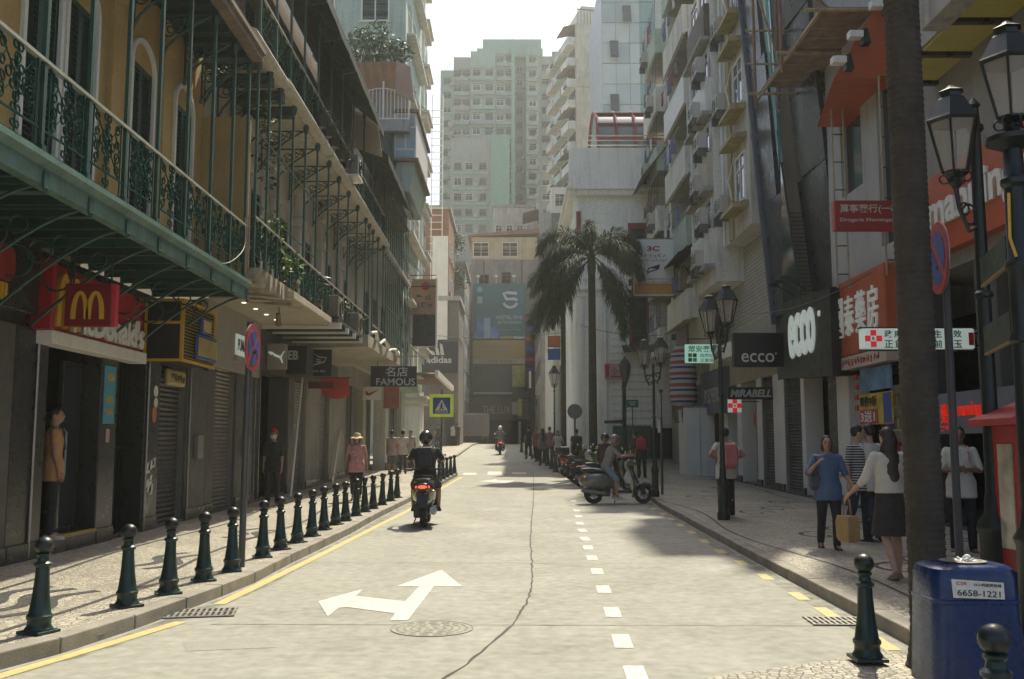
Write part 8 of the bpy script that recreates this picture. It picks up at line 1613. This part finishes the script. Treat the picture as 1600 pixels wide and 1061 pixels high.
# 8 right pavement
g = gnd(1139, 809, KH); t, J, fr, hd = person('man in white tee with big pink backpack, hands on hips behind the lamp', (g.x, g.y+.2, g.z), R(12), white_t, navy_t, 1.72, 0, legs=stand, shoe=shoe_w, arms={'l': ((-.75, -.3, -.75), (.75, .45, -.35)), 'r': ((.75, -.3, -.75), (-.75, .45, -.35))}); backpack(t, fr, cloth('pink_nylon', (.55, .17, .16), .6), .17, .16, .48, .52, -.12)
g = gnd(1297, 858, KH); t, J, fr, hd = person('woman in blue top and black trousers holding her shoulder bag strap', g, pi-R(8), cloth('slate_blue_top', (.07, .12, .22)), navy_t, 1.56, 0, hair='bob', legs=walk, bulk=1.06, belly=.02, sleeve=.9, head=(0, -.05), arms={'r': ((.45, .25, -.85), (-.55, .75, .75)), 'l': ((-.35, .05, -1), (-.25, .55, -.55))})
m_ = MB(); m_.loft([[fr(.2+x*k, -.02+y*k, z) for x, y in ((-.05, -.16), (.06, -.13), (.08, .0), (.06, .13), (-.05, .16))] for z, k in ((-.02, .6), (.05, 1), (.18, 1), (.24, .6))]); bg_ = O('shoulder_bag', m_, cloth('dark_navy_leather', (.03, .035, .06), .5), t, smooth=True); O('bag_strap', MB().tube([fr(.2, -.12, .2), fr(.17, -.03, .53), fr(.17, .06, .5), fr(.21, .12, .2)], .014, 5), cloth('dark_navy_leather', (.03, .035, .06), .5), bg_)
stripe = cloth('navy_white_stripes', (.5, .48, .44)); T_ = stripe.node_tree; n_ = T_.nodes; tc = n_.new('ShaderNodeTexCoord'); sx = n_.new('ShaderNodeSeparateXYZ'); T_.links.new(tc.outputs['Object'], sx.inputs[0]); q = n_.new('ShaderNodeMath'); q.operation = 'MULTIPLY'; q.inputs[1].default_value = 26; T_.links.new(sx.outputs[2], q.inputs[0]); f_ = n_.new('ShaderNodeMath'); f_.operation = 'FRACT'; T_.links.new(q.outputs[0], f_.inputs[0]); l_ = n_.new('ShaderNodeMath'); l_.operation = 'LESS_THAN'; l_.inputs[1].default_value = .55; T_.links.new(f_.outputs[0], l_.inputs[0]); x_ = n_.new('ShaderNodeMix'); x_.data_type = 'RGBA'; x_.inputs[7].default_value = (.02, .022, .035, 1); T_.links.new(l_.outputs[0], x_.inputs[0]); T_.links.new(n_['Principled BSDF'].inputs['Base Color'].links[0].from_socket, x_.inputs[6]); T_.links.new(x_.outputs[2], n_['Principled BSDF'].inputs['Base Color'])
g = gnd(1346, 846, KH); person('man in navy and white striped tee turning toward the pharmacy', g, -R(150), stripe, cloth('dark_denim', (.03, .04, .06)), 1.72, 1, legs=walk, head=(R(50), 0), sleeve=.75, arms={'l': ((-.15, .15, -1), (.0, .35, -.9)), 'r': ((.15, -.1, -1), (.05, .15, -1))})
g = gnd(1378, 850, KH); person('man in white tee half hidden behind the long haired woman', (g.x, g.y+.35, g.z), R(25), white_t, navy_t, 1.74, 1, legs=stand, sleeve=.75, arms={'l': ((-.35, .25, -.9), (-.3, .6, -.6)), 'r': ((.15, 0, -1), (0, .2, -1))})
g = gnd(1388, 903, KH); t, J, fr, hd = person('long haired woman in white blouse and dark skirt walking away with tan bag', (g.x+.05, g.y, g.z), R(8), cloth('cream_white_blouse', (.55, .51, .45)), None, 1.62, 1, hair='long', hair_mat=M('dark_brown_hair', (.025, .014, .01), .45, .25, 30), legs={'l': ((-.02, -.12, -1), (0, -.5, -1), (-.05, 1, -.35)), 'r': ((.02, .12, -1), (0, -.03, -1), (.05, 1, 0))}, sleeve=1.3, skirt=(cloth('dark_grey_skirt', (.03, .027, .027)), .52, .07), shoe=cloth('tan_sandal', (.25, .17, .11)), tuck=True, arms={'l': ((-.4, .15, -.95), (-.35, .5, -.55)), 'r': ((.2, .05, -1), (.05, .2, -1))})
wr = J['la'][2]+J['la'][3]*.07
m_ = MB(); m_.loft([[wr+V((x*k, y*k, z)) for x, y in ((-.07, -.15), (.07, -.15), (.09, 0), (.07, .15), (-.07, .15), (-.09, 0))] for z, k in ((-.52, .8), (-.48, 1), (-.3, 1.05), (-.22, .9))]); bg_ = O('hand_bag', m_, cloth('tan_straw_bag', (.3, .19, .08), .7), t, smooth=True); O('bag_handle', MB().tube([wr+V((0, -.1, -.24)), wr+V((0, -.06, -.04)), wr+V((0, 0, -.005)), wr+V((0, .06, -.04)), wr+V((0, .1, -.24))], .01, 5), cloth('tan_straw_bag', (.3, .19, .08), .7), bg_)
g = gnd(1507, 862, KH); t, J, fr, hd = person('man in white polo with hands clasped at his waist by the red kiosk', (g.x, g.y, g.z), pi-R(20), cloth('white_polo', (.52, .5, .44)), navy_t, 1.68, 2, legs=stand, sleeve=.85, head=(0, .05), hair='short', arms={'l': ((-.3, .05, -.95), (.75, .6, .05)), 'r': ((.3, .05, -.95), (-.75, .6, .05))}, belly=.015)
O('shirt_collar', MB().ring(fr(0, .0, .55), (0, .25, 1), .062, .014, 16, 5), cloth('white_polo', (.52, .5, .44)), t); O('bag_strap', MB().tube([fr(-.1, -.13, .4), fr(-.1, -.03, .545), fr(-.1, .1, .46), fr(-.12, .13, .32)], .02, 5, flat=.4), cloth('pink_nylon', (.55, .17, .16), .6), t)
for i in range(3): O('button', MB().ell(fr(0, .128, .48-.05*i), (.007, .005, .007), 6, 4), black_s, t)
finish_people()
# ================================================================ PALMS AND HAZE
frond_m = M('palm_frond_green', (.06, .085, .045), .72, .45, 6, spec=.2); trunk_m = M('ringed_palm_trunk', (.05, .04, .03), .85, .3, 4, .6, 40); rach_m = M('palm_rachis', (.1, .11, .05), .6)
def frond_mesh(L_, droop, up, seed, ll=.5):
    """rachis in the local xz plane, growing along +x; plumose leaflets all round"""
    r = random.Random(seed); n = 30; pts = []; p = V((0, 0, 0)); a = up
    for i in range(n+1):
        pts.append(p.copy()); a -= droop/n*(.5+1.2*i/n); p = p+V((cos(a), 0, sin(a)))*(L_/n)
    m_ = MB(); m_.tube(pts, [.03*(1-.85*i/n) for i in range(n+1)], 4, 1)
    for i in range(5, n+1):
        t = (pts[i]-pts[i-1]).normalized(); u = V((0, 1, 0)); w_ = t.cross(u)
        f = min(1, (i-3)/8)*(1-.45*max(0, i/n-.55)/.45)
        for k in range(21):
            ph = r.uniform(0, 2*pi); o = pts[i]-t*(L_/n*r.random()); d = (u*cos(ph)+w_*sin(ph)*.8+t*r.uniform(.35, .9)).normalized(); l = ll*f*r.uniform(.7, 1.15)
            q = o+d*l*.5; e = o+d*l+V((0, 0, -.42*l)); sd = d.cross(V((0, 0, 1)) if abs(d.z) < .9 else u).normalized()*.016
            m_.add([o, q+sd, e, q-sd], [(0, 1, 2, 3)], 0)
    return m_.mesh('frond', [frond_m, rach_m])
def palm(label, loc, h, r0, r1, fronds, ll, bend=(0, 0), ring=.09, flare=1.35):
    t = T('palm_tree', label, 'tree', loc); m_ = MB(); rings = []; k = int(h/ring)*2; rr = random.Random(int(h*10))
    for i in range(k+1):
        q = i/k; z = h*q; r = (r0+(r1-r0)*q)*(1+(flare-1)*max(0, 1-z/.35)**2)*(1.025 if i % 2 else .975); cx, cy = bend[0]*sin(q*2.2)*.5, bend[1]*q
        rings.append([(cx+r*cos(a)*(1+rr.uniform(-.012, .012)), cy+r*sin(a)*(1+rr.uniform(-.012, .012)), z) for a in [2*pi*j/20 for j in range(20)]])
    m_.loft(rings); O('trunk', m_, trunk_m, t, smooth=False); top = (bend[0]*sin(2.2)*.5, bend[1], h)
    O('crown_shaft', MB().lathe([(r1*1.0, -.1), (r1*1.25, .25), (r1*1.0, .7), (r1*.5, 1.0), (.02, 1.1)], 12, top), M('green_crown_shaft', (.06, .085, .04), .5, .2, 5), t, smooth=True)
    for i, (az, L_, up, dr) in enumerate(fronds): O('frond', frond_mesh(L_, dr, up, i*7+3, ll), None, t, (top[0], top[1], top[2]+.75-.04*(i % 5)), (0, 0, az))
    return t
fr1 = [(R(178), 2.9, R(66), R(142)), (R(4), 2.7, R(70), R(145)), (R(160), 2.6, R(42), R(118)), (R(205), 2.5, R(34), R(112)), (R(-28), 2.4, R(40), R(120)), (R(95), 2.4, R(75), R(125)), (R(262), 2.5, R(72), R(135)), (R(186), 2.9, R(16), R(105)), (R(40), 2.6, R(48), R(128)), (R(300), 2.5, R(52), R(132)), (R(130), 2.5, R(60), R(130)), (R(345), 2.7, R(22), R(112)),
       (R(188), 3.3, R(-22), R(58)), (R(200), 3.1, R(-42), R(40)), (R(172), 3.2, R(-38), R(44)), (R(-6), 3.6, R(-40), R(44)), (R(-22), 3.6, R(-55), R(30)), (R(12), 3.3, R(-48), R(36)), (R(225), 2.8, R(0), R(85))]
pz = onY(926, 392, 37.5).z
palm('tall feathery palm with drooping fronds on the pavement past the scooters', (onY(926, 600, 37.5).x, 37.5, zr(37.5)+KH), pz-zr(37.5)-KH-.9, .17, .14, fr1, .62)
palm('second palm with heavy drooping fronds close to the slatted pier', (onY(880, 500, 53).x, 53, zr(53)+KH), onY(880, 452, 53).z-zr(53)-KH-.6, .15, .13, [(az, L_*.9, up, dr) for az, L_, up, dr in fr1[::2]]+[(R(150), 3.4, R(-35), R(45)), (R(240), 3.4, R(-30), R(50)), (R(30), 3.2, R(-40), R(44))], .6)
fr2 = [(R(a), 3.0, R(35+15*(i % 3)), R(110+10*(i % 4))) for i, a in enumerate(range(0, 360, 30))]
g = gnd(1428, 1040, .02); palm('tall dark palm trunk with ringed bark standing between bollard and blue bin', (onY(1440, 700, g.y).x, g.y, .0), 8.8, .13, .12, fr2, .55, (0, 0), .05)
hz_m = bpy.data.materials.new('haze'); hz_m.use_nodes = True; n_ = hz_m.node_tree.nodes; n_.remove(n_['Principled BSDF']); pv = n_.new('ShaderNodeVolumePrincipled')
pv.inputs['Color'].default_value = (.93, .96, .88, 1); pv.inputs['Density'].default_value = .00095; pv.inputs['Anisotropy'].default_value = .35; hz_m.node_tree.links.new(pv.outputs[0], n_['Material Output'].inputs['Volume'])
O('haze', MB().box(-310, 310, -310, 310, -1.5, 84), hz_m, kind='stuff')
